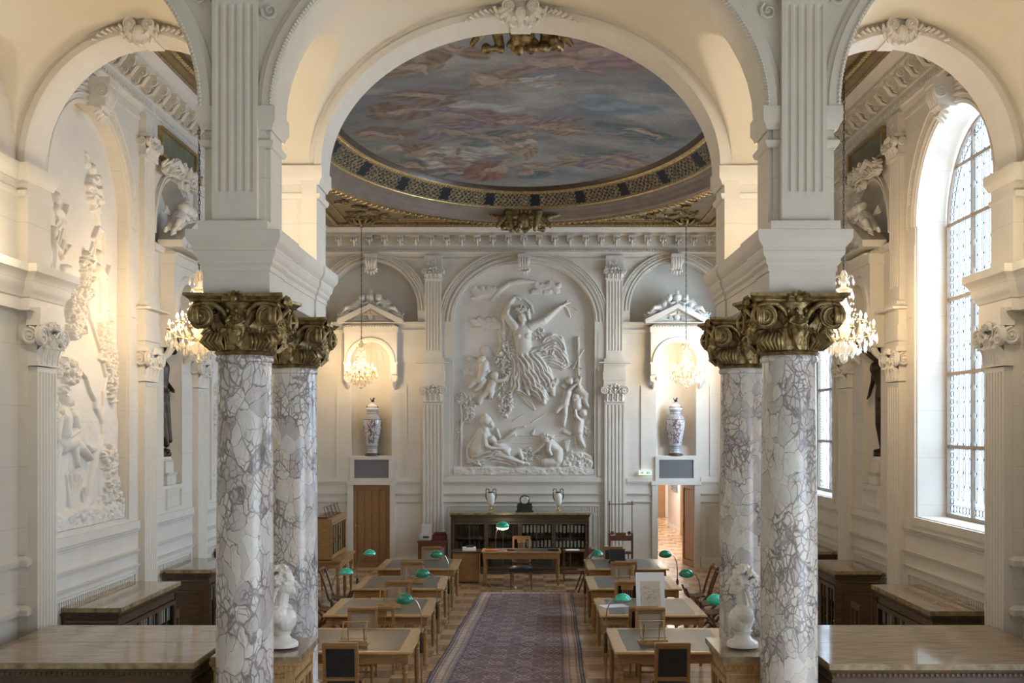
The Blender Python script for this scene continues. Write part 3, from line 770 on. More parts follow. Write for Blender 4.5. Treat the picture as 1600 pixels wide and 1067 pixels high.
CAPL = pilaster_capital(0.5, 0.45); CAPU = pilaster_capital(0.42, 0.30)
def make_pilaster():
    t = thing('fluted_pilaster', 'x', 'pilaster')
    s = MB(); fluted(s, 0.5, 4.12-0.5, 0.09, 0.5); s.build('lower_shaft', 'stone_plain', t)
    b = MB(); b.box(-0.33, 0.33, -0.15, 0, 0, 0.26); b.sweep([(-0.25,0),(-0.25,-0.09),(0.25,-0.09),(0.25,0)], [(0.05,0.26),(0.07,0.30),(0.05,0.34),(0.02,0.36),(0.03,0.40),(0.04,0.43),(0.02,0.46),(0,0.5)], flip=True); b.box(-0.25,0.25,-0.09,0,0.26,0.5)
    b.build('base', 'stone_plain', t)
    CAPL_o = CAPL.build('lower_capital', 'plaster', t, loc=(0,0,4.15), angle=70)
    e = MB(); e.box(-0.27, 0.27, -0.10, 0, 4.6, 4.95); e.box(-0.29,0.29,-0.12,0,4.68,4.9)
    e.box(-0.27, 0.27, -0.10, 0, 4.95, 5.13); e.sweep([(-0.27,0),(-0.27,-0.10),(0.27,-0.10),(0.27,0)], corn(0.2, 0.16, 4.93), flip=True); e.box(-0.40,0.40,-0.22,0,5.10,5.13)
    e.build('entablature_block', 'stone_plain', t)
    p = MB(); p.box(-0.26,0.26,-0.12,0,5.13,5.22); p.sweep([(-0.21,0),(-0.21,-0.07),(0.21,-0.07),(0.21,0)], [(0.05,5.22),(0.06,5.26),(0.03,5.29),(0.04,5.32),(0,5.37)], flip=True); p.box(-0.21,0.21,-0.07,0,5.22,5.37)
    p.build('upper_base', 'stone_plain', t)
    u = MB(); fluted(u, 0.42, 7.2-5.37, 0.07, 5.37); u.build('upper_shaft', 'stone_plain', t)
    CAPU.build('upper_capital', 'plaster', t, loc=(0,0,7.2), angle=70)
    k = MB(); k.box(-0.22,0.22,-0.10,0,7.5,7.7); k.sweep([(-0.22,0),(-0.22,-0.10),(0.22,-0.10),(0.22,0)], corn(0.1,0.05,7.68), flip=True); k.box(-0.22,0.22,-0.1,0,7.68,7.78)
    for i in range(9):
        k.ball((random.uniform(-.15,.15),-0.10,random.uniform(7.54,7.66)), (0.03,0.02,0.03), 6, 4)
    k.build('upper_block', 'stone_plain', t)
    return t
pil0 = make_pilaster(); used = False
def put_pilaster(loc, rz, label):
    global used
    g = 'fluted stone pilasters along the walls'
    if not used:
        used = True; pil0.location = loc; pil0.rotation_euler = (0,0,rz); pil0['label'] = label; pil0['group'] = g; return pil0
    return dup(pil0, loc, rz, label, g)
put_pilaster((-2.26, YW, 0), 0, 'tall fluted stone pilaster on the end wall left of the central relief')
put_pilaster((2.26, YW, 0), 0, 'tall fluted stone pilaster on the end wall right of the central relief')
ordn = {15.0: 'in front of the statue niche', 17.4: 'just behind the statue niche', 21.4: 'third from the camera', 23.8: 'fourth from the camera'}
for y, w in ordn.items():
    put_pilaster((-HX, y, 0), PI/2, f'fluted stone pilaster on the left side wall {w}')
    put_pilaster((HX, y, 0), -PI/2, f'fluted stone pilaster on the right window wall {w}')
# ------------------------------------------------------------------ vestibule: columns, entablatures, piers, arcades, vault
capM = column_capital(0.235, 0.49, 0.40)
maskM = face_mask(0.17, 0.22)
def make_column(name='marble_column'):
    t = thing(name, 'x', 'column')
    s = MB(); s.lathe([(0.262,0.78),(0.262,0.83),(0.245,0.85),(0.242,0.95),(0.240,2.2),(0.234,3.2),(0.226,4.02),(0.226,4.05),(0.240,4.06),(0.246,4.08),(0.240,4.10),(0.232,4.11),(0.232,4.125)], 48)
    s.build('shaft', 'marble1', t)
    b = MB(); b.box(-0.33,0.33,-0.33,0.33,0,0.60); b.sweep([(-0.33,-0.33),(-0.33,0.33),(0.33,0.33),(0.33,-0.33)], corn(0.08,0.05,0.54), closed=True, flip=True)
    b.lathe([(0.34,0.6),(0.35,0.64),(0.34,0.68),(0.29,0.69),(0.28,0.73),(0.30,0.75),(0.30,0.78),(0.26,0.79)], 32); b.build('pedestal', 'stone_plain', t)
    c = capM.build('gilt_capital', 'gilt', t, loc=(0,0,4.12), angle=70)
    mk = sculpt('mask', maskM, 'gilt', c, 0.007, 1); mk.location = (0,-0.285,0.20)
    for k in (1, 2, 3):
        m2 = mk.copy(); COL.objects.link(m2); a = k*PI/2; m2.rotation_euler = (0,0,a); m2.location = (0.285*math.sin(a), -0.285*math.cos(a), 0.20)
    return t
col0 = make_column()
cx1 = 2.355; first = True
spec = [(-1, 9.33, 'marble1', 'front column of the left pair, pale breccia marble with gilt masked capital'),
        (-1, 11.32, 'marble2', 'rear column of the left pair, grey veined marble with gilt capital, behind the white bust'),
        (1, 9.33, 'marble3', 'front column of the right pair, breccia marble shaft with dark-veined left side'),
        (1, 11.32, 'marble4', 'rear column of the right pair, streaky blue-grey marble with gilt capital')]
for k, (sx, y, m, lab) in enumerate(spec):
    c = col0 if k == 0 else dup(col0)
    c.location = (sx*cx1 if sx < 0 else 2.31, y, 0); c['label'] = lab; c['group'] = 'four marble columns with gilt capitals'
    if k:
        for ch in c.children:
            if ch.name.startswith('shaft'):
                ch.data = ch.data.copy(); ch.data.materials[0] = M[m]
# entablature blocks with upper piers
for sx, nm in ((-1, 'left'), (1, 'right')):
    X = sx*cx1; t = thing('column_pair_entablature', f'moulded stone entablature and twin piers carried by the {nm} pair of marble columns', 'entablature', (X, 10.32, 0))
    t['group'] = 'entablatures above the column pairs'
    e = MB(); hw, hl = 0.255, 1.25
    e.box(-hw, hw, -hl, hl, ZE0, 5.0)
    # recess line and long side panels
    for s2 in (-1, 1):
        e.box(s2*hw-0.012*(s2 < 0), s2*hw+0.012*(s2 > 0), -hl+0.46, hl-0.46, 4.93, 4.98)
    rect = [(-hw,-hl),(hw,-hl),(hw,hl),(-hw,hl)]
    e.sweep(rect, [(0,4.80),(0.012,4.80),(0.012,4.845),(0.02,4.85),(0.035,4.87),(0.035,4.90),(0.06,4.93),(0.065,4.96),(0.065,4.99),(0.10,5.03),(0.115,5.06),(0.115,5.10),(0.115,5.13),(0,5.13)], closed=True)
    # projecting ends (ressauts) over each column
    for s3 in (-1, 1):
        y0, y1 = (s3*hl, s3*(hl-0.50)); y0, y1 = min(y0, y1), max(y0, y1)
        y0 -= 0.02*(s3 < 0); y1 += 0.02*(s3 > 0)
        e.box(-hw-0.02, hw+0.02, y0, y1, ZE0, 5.0)
        e.sweep([(-hw-0.02,y0),(hw+0.02,y0),(hw+0.02,y1),(-hw-0.02,y1)], [(0,4.80),(0.012,4.80),(0.012,4.845),(0.02,4.85),(0.035,4.87),(0.035,4.90),(0.06,4.93),(0.065,4.96),(0.065,4.99),(0.10,5.03),(0.115,5.06),(0.115,5.131),(0,5.131)], closed=True)
    e.build('entablature', 'stone', t)
    for (y0, y1, nmm) in ((YA-10.32, YB-10.32, 'front_pier'), (YR-10.32, YE-10.32, 'rear_pier')):
        p = MB(); p.box(-0.235, 0.235, y0, y1, 5.13, ZI); 
        if nmm == 'rear_pier': p.box(-0.275, -0.12, y0-0.035, y1+.02, 5.13, ZI); p.box(0.12, 0.275, y0-0.035, y1+.02, 5.13, ZI)
        else: p.box(-0.275, 0.275, y0+0.03, y1, 5.13, ZI)
        r = [(-0.275,y0),(0.275,y0),(0.275,y1),(-0.275,y1)]
        p.sweep(r, [(0,5.83),(0.02,5.84),(0.035,5.87),(0.035,5.89),(0,5.9)], closed=True)
        p.sweep(r, [(0,5.98),(0.02,5.98),(0.035,6.02),(0.055,6.05),(0.055,6.17),(0,6.17)], closed=True)
        po = p.build(nmm, 'stone', t)
        if nmm == 'front_pier':
            f = MB(); fluted(f, 0.37, 1.65, 0.10, 5.40, nf=5); f.box(-0.22,0.22,-0.12,0,7.05,7.12); f.build('fluted_face', 'stone_plain', po, loc=(0, y0+0.02, 0))
            b = MB(); b.box(-0.285,0.285,-0.15,0,5.13,5.20); b.sweep([(-0.185,0),(-0.185,-0.1),(0.185,-0.1),(0.185,0)], [(0.075,5.20),(0.09,5.235),(0.075,5.27),(0.04,5.285),(0.035,5.32),(0.05,5.34),(0.045,5.36),(0,5.41)], flip=True); b.box(-0.185,0.185,-0.1,0,5.2,5.41)
            b.build('pilaster_base', 'stone_plain', po, loc=(0, y0+0.02, 0))
            w = MB(); w.box(-0.24, 0.24, -0.06, 0, 7.12, 9.5); w.build('pilaster_head', 'stone_plain', po, loc=(0, y0+0.02, 0))

# ---- arcade walls
def arc_ops(dep):
    o = [dict(u0=-2.04, u1=2.04, zb=ZI, zs=ZI, rise=1.54, d=dep)]
    for sx in (-1, 1): o.append(dict(u0=sx*3.87-1.2, u1=sx*3.87+1.2, zb=ZI, zs=ZI, rise=1.36, d=dep))
    return o
for (y0, nm) in ((YA, 'front'), (YR, 'rear')):
    a = MB(); wall_mesh(a, -HX-0.05, HX+0.05, ZI, 9.6, arc_ops(0.44))
    wall_mesh(a, -HX-0.05, HX+0.05, ZI, 9.6, [dict(o, d=0.0) for o in arc_ops(0)], y=0.44)
    AR = struct(a.build(f'trim_{nm}_arcade', 'stone_plain', loc=(0, y0, 0)), f'stone arcade wall of three arches above the {nm} piers')
    b = MB()
    bands = [(0, 2.04, 1.54), (-3.87, 1.2, 1.36), (3.87, 1.2, 1.36)]
    for (c, ra, rb) in bands:
        f = arch_fn(ra, rb, ZI, 0, c)
        if nm == 'front':
            b.arcband(f, [(0,0),(0,0.03),(0.02,0.045),(0.10,0.045),(0.11,0.03),(0.14,0.02),(0.15,0)], 64)
            n = int((ra+rb)*1.57/0.032)
            for i in range(n):   # rope edge
                u, z, nu, nz = f((i+0.5)/n); b.tube([(u+nu*0.005,-0.03,z+nz*0.005),(u+nu*0.03+nz*0.012,-0.058,z+nz*0.03-nu*0.012)], 0.012, 5)
            # running scroll in the spandrel
            m = int((ra+rb)*1.57/0.22)
            for i in range(m):
                u, z, nu, nz = f((i+0.5)/m)
                if abs(u-c) < 0.5*ra: continue
                u += nu*0.27; z += nz*0.27
                if abs(abs(u)-cx1) < 0.24: continue
                pts = [(u+0.075*(1-k/14)*math.cos(k*0.75+i), -0.015, z+0.075*(1-k/14)*math.sin(k*0.75+i)) for k in range(13)]
                b.tube(pts, [0.016-0.0008*k for k in range(13)], 5)
        else:
            b.arcband(f, [(0,0),(0,0.02),(0.07,0.02),(0.075,0)], 64)
    # inner (hall side) archivolt
    if nm == 'rear':
        for (c, ra, rb) in bands:
            f = arch_fn(ra, rb, ZI, 0, c)
            b.arcband(f, [(0,-0.44),(0,-0.47),(0.05,-0.48),(0.06,-0.47),(0.18,-0.47),(0.18,-0.44)], 64)
    b.build('archivolt', 'stone_plain', AR)
    if nm == 'rear':
        # lintel ornaments: acanthus keystones hanging at the crowns
        for (c, ra, rb) in bands:
            k = MB(); big = ra > 2; z0 = ZI+rb; w = 0.30 if big else 0.22
            k.box(-w*0.35, w*0.35, -0.06, 0.46, -0.02, 0.14)
            for j in range(9):
                an = PI*(j/8); k.tube([(0,-0.03,0.05),(w*0.55*math.cos(an),-0.10,0.03-0.10*math.sin(an)),(w*0.8*math.cos(an),-0.06,0.02-0.16*math.sin(an)),(w*0.9*math.cos(an),-0.12,0.05-0.19*math.sin(an))], [0.02,0.04,0.032,0.014], 6)
            for sx in (-1, 1): spiral(k, (sx*w*0.42,-0.10,0.06), 0.07, 2, 0.03, sgn=-sx)
            k.ball((0,-0.11,-0.03), (0.06,0.05,0.08), 8, 6)
            for sx in (-1, 1):
                for q in range(6): k.tube([(sx*(w*0.9+q*0.05),-0.03,0.02-0.004*q*q),(sx*(w*0.9+q*0.05+0.05),-0.055,0.05-0.005*q*q)], [0.012,0.02], 5)
            k.build('keystone', 'plaster', AR, loc=(c, 0, z0))

# ---- groined vault over the vestibule
def vh(x, y):
    t = abs(x); yy = (y-10.32)/0.81
    lun = 1.02*math.sqrt(max(0, 1-yy*yy))
    if t < 2.16: bar = 1.66*math.sqrt(max(0, 1-(t/2.16)**2))
    elif t > 2.55: bar = 1.48*math.sqrt(max(0, 1-((t-3.87)/1.32)**2)) if abs(t-3.87) < 1.32 else 0
    else: bar = 0
    return ZI+max(bar, lun)
xs = np.unique(np.round(np.concatenate([-2.16*np.cos(np.linspace(0, PI, 90)), 3.87-1.32*np.cos(np.linspace(0, PI, 70)), -3.87+1.32*np.cos(np.linspace(0, PI, 70)), [-5.25, 5.25]]), 4))
ys_ = np.unique(np.round(10.32-0.81*np.cos(np.linspace(0, PI, 44)), 4))
P = np.array([[(x, y, vh(x, y)) for x in xs] for y in ys_])
v = fast_grid('ceiling_vestibule_vault', P, 'vault'); struct(v, 'cream plaster groined vault between the two arcades')
cp = MB(); cp.box(-HX-0.9, HX+0.9, 8.2, YE, 9.55, 9.7); struct(cp.build('ceiling_vestibule_cap', 'stone_plain', smooth=False))

# ---- responds and entablature on the vestibule side walls
for sx, nm in ((-1, 'left'), (1, 'right')):
    w = MB(); x0 = HX-0.1
    prof = [(0,4.68),(0.10,4.68),(0.10,4.80),(0.115,4.81),(0.13,4.86),(0.16,4.90),(0.165,4.96),(0.20,5.02),(0.23,5.05),(0.23,5.13),(0,5.13)]
    path = [(x0, 8.0), (x0, 8.95), (x0-0.08, 8.95), (x0-0.08, 9.62), (x0, 9.62), (x0, 11.0), (x0-0.08, 11.0), (x0-0.08, YE+0.02), (x0+0.1, YE+0.02)]
    if sx < 0: path = [(-a, b) for a, b in path]
    w.sweep(path, prof, flip=(sx > 0))
    w.sweep(path, [(0,6.0),(0.03,6.0),(0.05,6.05),(0.07,6.08),(0.07,6.17),(0,6.17)], flip=(sx > 0))
    w.sweep(path, [(0,5.84),(0.03,5.86),(0.03,5.9),(0,5.9)], flip=(sx > 0))
    w.sweep(path, [(0,2.1),(0.05,2.1),(0.06,2.16),(0,2.2)], flip=(sx > 0)); w.sweep(path, [(0,1.6),(0.05,1.6),(0.06,1.66),(0,1.7)], flip=(sx > 0))
    if sx > 0: w.box(x0, HX+0.12, 7.9, YE-0.02, 0, ZI); w.box(x0+0.06, HX+0.12, 7.9, YE-0.02, ZI, 7.7)
    else: w.box(-HX-0.12, -x0, 7.9, YE-0.02, 0, ZI); w.box(-HX-0.12, -x0-0.06, 7.9, YE-0.02, ZI, 7.7)
    for (a, b) in ((9.0, 9.56), (11.04, YE)):
        lo, hi = (x0-0.1, HX+0.12) if sx > 0 else (-HX-0.12, -x0+0.1); w.box(lo, hi, a, b, 0, ZI)
    T = struct(w.build(f'trim_{nm}_respond', 'stone'), f'{nm} wall respond pier with cornices at the vaulted bay')
    for (yc) in (9.28, 11.29):
        f = MB(); fluted(f, 0.46, 3.62, 0.09, 0.5, nf=6); f.box(-0.26,0.26,-0.12,0,0,0.5)
        rz = PI/2 if sx < 0 else -PI/2
        t = thing('respond_pilaster', f'fluted stone pilaster with scrolled capital on the {nm} wall at the {"front" if yc < 10 else "rear"} column', 'pilaster', (sx*(x0-0.1), yc, 0), rz, 'pilasters answering the marble columns')
        f.build('shaft', 'stone_plain', t); CAPL.build('capital', 'plaster', t, loc=(0,0,4.15)); 
        b = MB(); b.box(-0.27,0.27,-0.14,0,4.6,4.72); b.build('abacus_block', 'stone_plain', t)

# ------------------------------------------------------------------ hall ceiling with the oval painting
EA, EB = 3.4, 5.6
def ering(prof, n=160, name='r', mat='mauve', parent=None, flip=False):
    A = np.zeros((n+1, len(prof), 3))
    for i in range(n+1):
        t = 2*PI*i/n; 
        for j, (e, z) in enumerate(prof): A[i, j] = ((EA+e)*math.cos(t), YC+(EB+e)*math.sin(t), z)
    return fast_grid(name, A, mat, parent)
# flat field between the oval and the walls
n = 240; A = np.zeros((n+1, 6, 3)); RX, RY = HX-0.05, (YW-YE)/2
for i in range(n+1):
    t = 2*PI*i/n; c, s_ = math.cos(t), math.sin(t); ex, ey = (EA+1.28)*c, (EB+1.28)*s_
    k = 1/max(abs(c)*(EA+1.28)/RX, abs(s_)*(EB+1.28)/RY); px, py = ex*k, ey*k
    for j in range(6): q = j/5; A[i, j] = (ex+(px-ex)*q, YC+ey+(py-ey)*q, ZC)
CE = struct(fast_grid('ceiling', A, 'brown'), 'brown and gilt coffered ceiling around the oval painting')
top = MB(); top.box(-HX-0.9, HX+0.9, YE-0.1, YW+0.3, 9.3, 9.4); top.build('ceiling_slab', 'brown', CE)
ering([(-0.02,9.02),(0.03,8.96),(0.04,8.93)], name='painting_edge', mat='walnut', parent=CE)
ering([(0.04,8.93),(0.06,8.90),(0.10,8.90),(0.13,8.94),(0.135,8.92)], name='gilt_rope_frame', mat='gold', parent=CE)
rope = MB()
for i in range(330):
    t = 2*PI*i/330; rope.ball(((EA+0.09)*math.cos(t), YC+(EB+0.09)*math.sin(t), 8.90), (0.035,0.035,0.02), 6, 4)
rope.build('rope_beads', 'gold', CE)
# frieze: black ground with gilt arabesques and dark medallions
n, m = 900, 22; A = np.zeros((n+1, m, 3)); Cc = np.zeros((n+1, m, 3))
for i in range(n+1):
    t = 2*PI*i/n
    for j in range(m):
        q = j/(m-1); e = 0.135+0.30*q; A[i, j] = ((EA+e)*math.cos(t), YC+(EB+e)*math.sin(t), 8.92-0.29*q)
T = np.linspace(0, 1, n+1)[:, None]; Q = np.linspace(-1, 1, m)[None, :]
u = T*44; uf = (u % 1)*2-1
lat = np.minimum(np.abs(((uf*2.2+Q*1.4) % 0.9)-0.45), np.abs(((uf*2.2-Q*1.4) % 0.9)-0.45))
gold = (lat < 0.10) | (np.abs(np.abs(Q)-0.93) < 0.05)
scroll = np.abs(np.sin(uf*9+np.sin(Q*5)*2)*np.cos(Q*7+uf*3)) > 0.72
med = (np.abs(uf)*1.9 < 0.75) & (np.abs(Q) < 0.72) & ((np.floor(u) % 2) == 0)
gold = (gold | scroll) & ~med
blk = np.array([0.018, 0.022, 0.030]); gd = np.array([0.36, 0.27, 0.15])
Cc = np.where(gold[..., None], gd, blk); Cc = Cc*(0.75+0.5*vnoise(T*900+0*Q, Q*9+0*T))[..., None]
fast_grid('arabesque_frieze', A, 'frieze', CE, Cc)
ering([(0.43,8.63),(0.44,8.60),(0.47,8.60),(0.48,8.62)], name='gilt_line', mat='gold', parent=CE)
ering([(0.48,8.62),(0.52,8.58),(0.58,8.56),(0.62,8.53),(0.64,8.50),(0.70,8.47),(0.73,8.44),(0.75,8.40),(0.80,8.375),(0.82,8.375),(0.83,8.36)], name='plain_mouldings', mat='mauve', parent=CE)
ering([(0.83,8.36),(0.88,8.34),(1.0,8.34),(1.04,8.37),(1.06,8.40),(1.18,8.40),(1.24,8.44),(1.28,8.5)], name='outer_gilt_moulding', mat='gilt', parent=CE)
lf = MB()
for i in range(190):
    t = 2*PI*i/190; ca, sa = math.cos(t), math.sin(t)
    lf.ball(((EA+0.91)*ca, YC+(EB+0.91)*sa, 8.335), (0.045,0.045,0.03), 6, 4); lf.ball(((EA+0.98)*ca, YC+(EB+0.98)*sa, 8.335), (0.04,0.04,0.03), 6, 4)
    lf.ball(((EA+1.12)*ca, YC+(EB+1.12)*sa, 8.39), (0.055,0.055,0.03), 6, 4)
lf.build('outer_gilt_leaves', 'gold', CE)
# straight bands following the walls
bd = MB(); gb = MB(); gl2 = MB()
def frame_loop(mb, off, w, z0, z1):
    r = [(-HX+off, YE+off), (-HX+off, YW-off), (HX-off, YW-off), (HX-off, YE+off)]
    mb.sweep(r, [(0, z1), (0, z0), (w, z0), (w, z1)], closed=True)
frame_loop(bd, 0.38, 0.16, 8.46, ZC); frame_loop(gb, 0.56, 0.11, 8.44, ZC); frame_loop(gl2, 0.90, 0.03, 8.46, ZC); frame_loop(gl2, 0.38, 0.025, 8.44, ZC)
bd.build('brown_band', 'brown', CE); gb.build('gilt_band', 'gilt', CE); gl2.build('gold_fillet', 'gold', CE)
gbb = MB()
for x in np.arange(-HX+0.65, HX-0.6, 0.085): gbb.ball((x, YW-0.615, 8.44), (0.032,0.04,0.02), 6, 4)
for sx in (-1, 1):
    for y in np.arange(YE+0.65, YW-0.6, 0.085): gbb.ball((sx*(HX-0.615), y, 8.44), (0.04,0.032,0.02), 6, 4)
gbb.build('gilt_band_leaves', 'gold', CE)
# gilt scrollwork filling the four corners
sw = MB(); rnd = random.Random(3)
for sx in (-1, 1):
    for sy in (-1, 1):
        for k in range(60):
            x = rnd.uniform(2.1, 4.2); y = rnd.uniform(4.2, 6.75)
            if (x/(EA+1.4))**2+(y/(EB+1.4))**2 < 1.0: continue
            a0 = rnd.uniform(0, 6); pts = [(sx*(x+0.12*(1-j/9)*math.cos(a0+j*0.8)), YC+sy*(y+0.12*(1-j/9)*math.sin(a0+j*0.8)), 8.46) for j in range(8)]
            sw.tube(pts, [0.03-0.002*j for j in range(8)], 5)
sw.build('corner_scrollwork', 'gilt', CE)

# the painting: clouds, drapery and floating figures, painted on an oval canvas
nn = 430
u_, v_ = np.meshgrid(np.linspace(-1, 1, nn), np.linspace(-1, 1, nn))
DX = u_*np.sqrt(1-v_**2/2); DY = v_*np.sqrt(1-u_**2/2); RR = DX**2+DY**2
PX = (EA+0.02)*DX; PY = (EB+0.02)*DY
P = np.stack([PX, YC+PY, 9.02+0.18*(1-RR)], -1)
wx = PX+0.7*(fbm(PX*0.9+3, PY*0.7, 4)-0.5)+0.16*(fbm(PX*4, PY*2.5+8, 3)-0.5); wy = PY+0.9*(fbm(PX*0.7, PY*0.8+9, 4)-0.5)+0.25*(fbm(PX*3+4, PY*2, 3)-0.5)
cl = fbm(wx*0.8+20, wy*1.5+3, 5); cl2 = fbm(wx*2.2, wy*3.2+50, 4)
sky = np.array([0.215,0.235,0.26]); gry = np.array([0.33,0.31,0.295]); lt = np.array([0.52,0.49,0.455])
c = sky+(gry-sky)*np.clip((cl-0.30)*3.6, 0, 1)[..., None]; c = c+(lt-c)*np.clip((cl-0.52)*4.0, 0, 1)[..., None]*0.85
c = c*(0.78+0.42*cl2)[..., None]
c = c+(np.array([0.17,0.22,0.28])-c)*(0.45*np.clip((-PY+1.0)/-7.0+0.1, 0, 1))[..., None]
def blob(x, y, rx, ry, ang, col, k=0.85, tex=0.5):
    global c
    dx, dy = wx-x, wy-y; ca, sa = math.cos(ang), math.sin(ang); a = (dx*ca+dy*sa)/rx; b = (-dx*sa+dy*ca)/ry
    d = a*a+b*b; m_ = np.clip((1.15-d)*2.2, 0, 1)*k; fo = 0.62+0.75*fbm(wx*5+x*9, wy*4.5+y*7, 3)+tex*0.35*np.sin(a*7+b*4+x*5)
    c = c+(np.array(col)*fo[..., None]-c)*m_[..., None]
pk = (0.33,0.20,0.20); br = (0.26,0.17,0.12); sk = (0.50,0.38,0.30); te = (0.13,0.19,0.20); mv = (0.30,0.23,0.28); wh = (0.56,0.53,0.51); oc=(0.36,0.25,0.16)
cloudd=(0.24,0.25,0.27)
for a in [(-1.6,1.0,1.5,0.9,0.2,(0.34,0.30,0.28),.75),(-2.0,3.0,1.2,0.8,0.3,(0.32,0.28,0.25),.7),(-1.3,-0.6,1.1,0.8,0,(0.33,0.28,0.27),.6),
    (-0.85,3.9,0.42,0.42,0.5,(0.27,0.13,0.10)),(-0.62,4.25,0.40,0.24,0.1,(0.30,0.14,0.12)),(-0.4,4.0,0.3,0.2,-.5,sk),(-1.15,4.25,0.25,0.2,.2,br),
    (-1.6,3.35,0.55,0.35,0.2,wh),(-2.1,3.0,0.45,0.28,.6,sk),(-2.35,3.4,0.5,0.3,.3,br),(-1.9,3.95,0.5,0.3,-.2,te),(-2.5,2.4,0.4,0.25,.1,sk),(-1.55,2.9,0.4,0.25,.7,wh),
    (-0.55,2.6,0.5,0.3,.8,wh),(-0.35,2.0,0.35,0.28,0,oc),(-0.75,1.85,0.35,0.3,.4,te),(-0.9,2.9,0.3,0.2,.1,sk),(-0.1,2.9,0.3,0.18,.4,sk),
    (-1.0,0.3,0.7,0.32,-.1,mv),(-0.4,0.65,0.6,0.25,-.3,(0.36,0.24,0.24)),(0.3,1.05,0.5,0.22,-.2,pk),(-1.1,0.9,0.4,0.3,.2,oc),(-0.6,-0.1,0.5,0.25,.2,wh),(0.9,1.25,0.4,0.14,0,sk),
    (-1.5,-0.9,0.8,0.35,0,(0.28,0.21,0.20)),(-2.0,0.0,0.6,0.3,.2,br),(-2.4,1.1,0.5,0.3,.2,br),(-1.6,1.6,0.5,0.25,.1,mv),(-0.5,-1.6,0.6,0.3,.4,(0.33,0.27,0.24)),
    (0.95,-3.1,0.95,0.35,-.35,(0.34,0.19,0.20)),(0.45,-2.4,0.7,0.22,.1,(0.40,0.24,0.23)),(1.35,-2.6,0.4,0.3,.3,mv),
    (0.25,4.35,0.4,0.25,.1,te),(0.3,3.9,0.3,0.15,0,sk),(1.25,3.3,0.32,0.25,0,oc),(1.2,3.55,0.5,0.2,-.2,te),(1.9,2.9,0.7,0.2,.3,(0.22,0.24,0.27)),(1.8,3.6,0.9,0.25,.1,mv),(2.3,3.2,0.4,0.15,.2,sk),
    (2.0,1.0,0.9,0.25,.35,te),(1.5,1.3,0.8,0.2,.1,(0.30,0.30,0.31)),(2.6,1.9,0.6,0.25,.2,(0.25,0.32,0.38)),(1.6,-0.2,0.9,0.35,.4,(0.24,0.30,0.35)),(0.1,-1.3,0.6,0.3,0,(0.42,0.36,0.31))]:
    blob(a[0]*1.05, a[1]*1.05, a[2], a[3], a[4], a[5], a[6] if len(a) > 6 else 0.85)
fr = random.Random(21)
def figure(x, y, k, dr, a0):
    # a floating figure: drapery, trunk, head and limbs as touches of paint
    for q in range(4): blob(x+fr.uniform(-.3,.3)*k, y+fr.uniform(-.35,.35)*k, 0.30*k, 0.14*k, a0+fr.uniform(-.8,.8), dr, 0.8, 0.9)
    ca, sa = math.cos(a0), math.sin(a0)
    blob(x, y, 0.17*k, 0.11*k, a0, (0.50,0.37,0.28), 0.9, 0.3); blob(x+0.24*k*ca, y+0.24*k*sa, 0.07*k, 0.08*k, 0, (0.40,0.27,0.19), 0.95, 0.2)
    blob(x-0.26*k*ca+0.05*k, y-0.26*k*sa, 0.22*k, 0.06*k, a0+0.4, (0.52,0.40,0.31), 0.9, 0.3); blob(x-0.22*k*ca, y-0.3*k*sa-0.05*k, 0.20*k, 0.05*k, a0-0.5, (0.46,0.34,0.27), 0.9, 0.3)
    blob(x+0.18*k, y+0.12*k*math.cos(a0), 0.18*k, 0.035*k, a0+1.0, (0.50,0.38,0.30), 0.9, 0.2); blob(x+0.02*k, y-0.16*k, 0.22*k, 0.05*k, a0+0.2, (0.16,0.12,0.11), 0.55, 0.2)
drs = [pk, br, te, mv, wh, oc, (0.28,0.13,0.11)]
for (x, y, k, j, a0) in [(-1.7,3.3,1.5,4,.5),(-2.2,2.7,1.2,1,2.2),(-2.4,3.6,1.1,2,.2),(-1.2,3.9,1.4,6,1.0),(-0.7,4.1,1.5,6,2.4),(-1.9,4.3,1.0,2,2.9),(-1.3,2.9,1.1,4,1.4),(-0.5,2.5,1.6,4,.9),(-0.15,3.0,1.0,5,2.0),(-0.8,1.9,1.2,2,.4),(-0.3,1.7,1.0,5,2.6),
    (-1.1,0.5,1.6,3,.1),(-0.4,0.8,1.3,0,2.9),(0.5,1.1,1.3,0,-.2),(1.0,1.3,0.9,5,.1),(-1.6,-0.8,1.5,1,.3),(-2.1,0.2,1.3,1,2.8),(-1.4,1.5,1.2,3,.3),(-2.6,1.4,1.0,5,.6),(0.2,4.3,1.1,2,2.7),(0.4,3.95,0.9,5,.3),(1.2,3.4,1.4,5,.4),(1.8,3.1,1.3,2,2.9),(2.3,3.3,1.1,3,.2),(1.8,3.8,1.2,3,2.8),
    (1.1,-3.0,2.0,0,2.7),(0.5,-2.4,1.6,0,.1),(-0.6,-1.6,1.3,5,.6),(0.3,-1.3,1.0,4,.2),(-1.9,-2.4,1.4,5,.3),(-1.2,-3.2,1.2,1,1.2),(2.2,1.2,1.1,2,.4)]:
    figure(x, y, k, drs[j], a0)
c = (c*0.80+np.array([0.30,0.28,0.265])*0.20)*0.90
c = np.clip(c*(0.9+0.2*vnoise(PX*30, PY*30))[..., None], 0, 1)
pt = fast_grid('oval_ceiling_painting', P, 'paint', None, c)
tag(pt, 'oval painted canvas of clouds and floating draped figures set in the ceiling', 'painting')

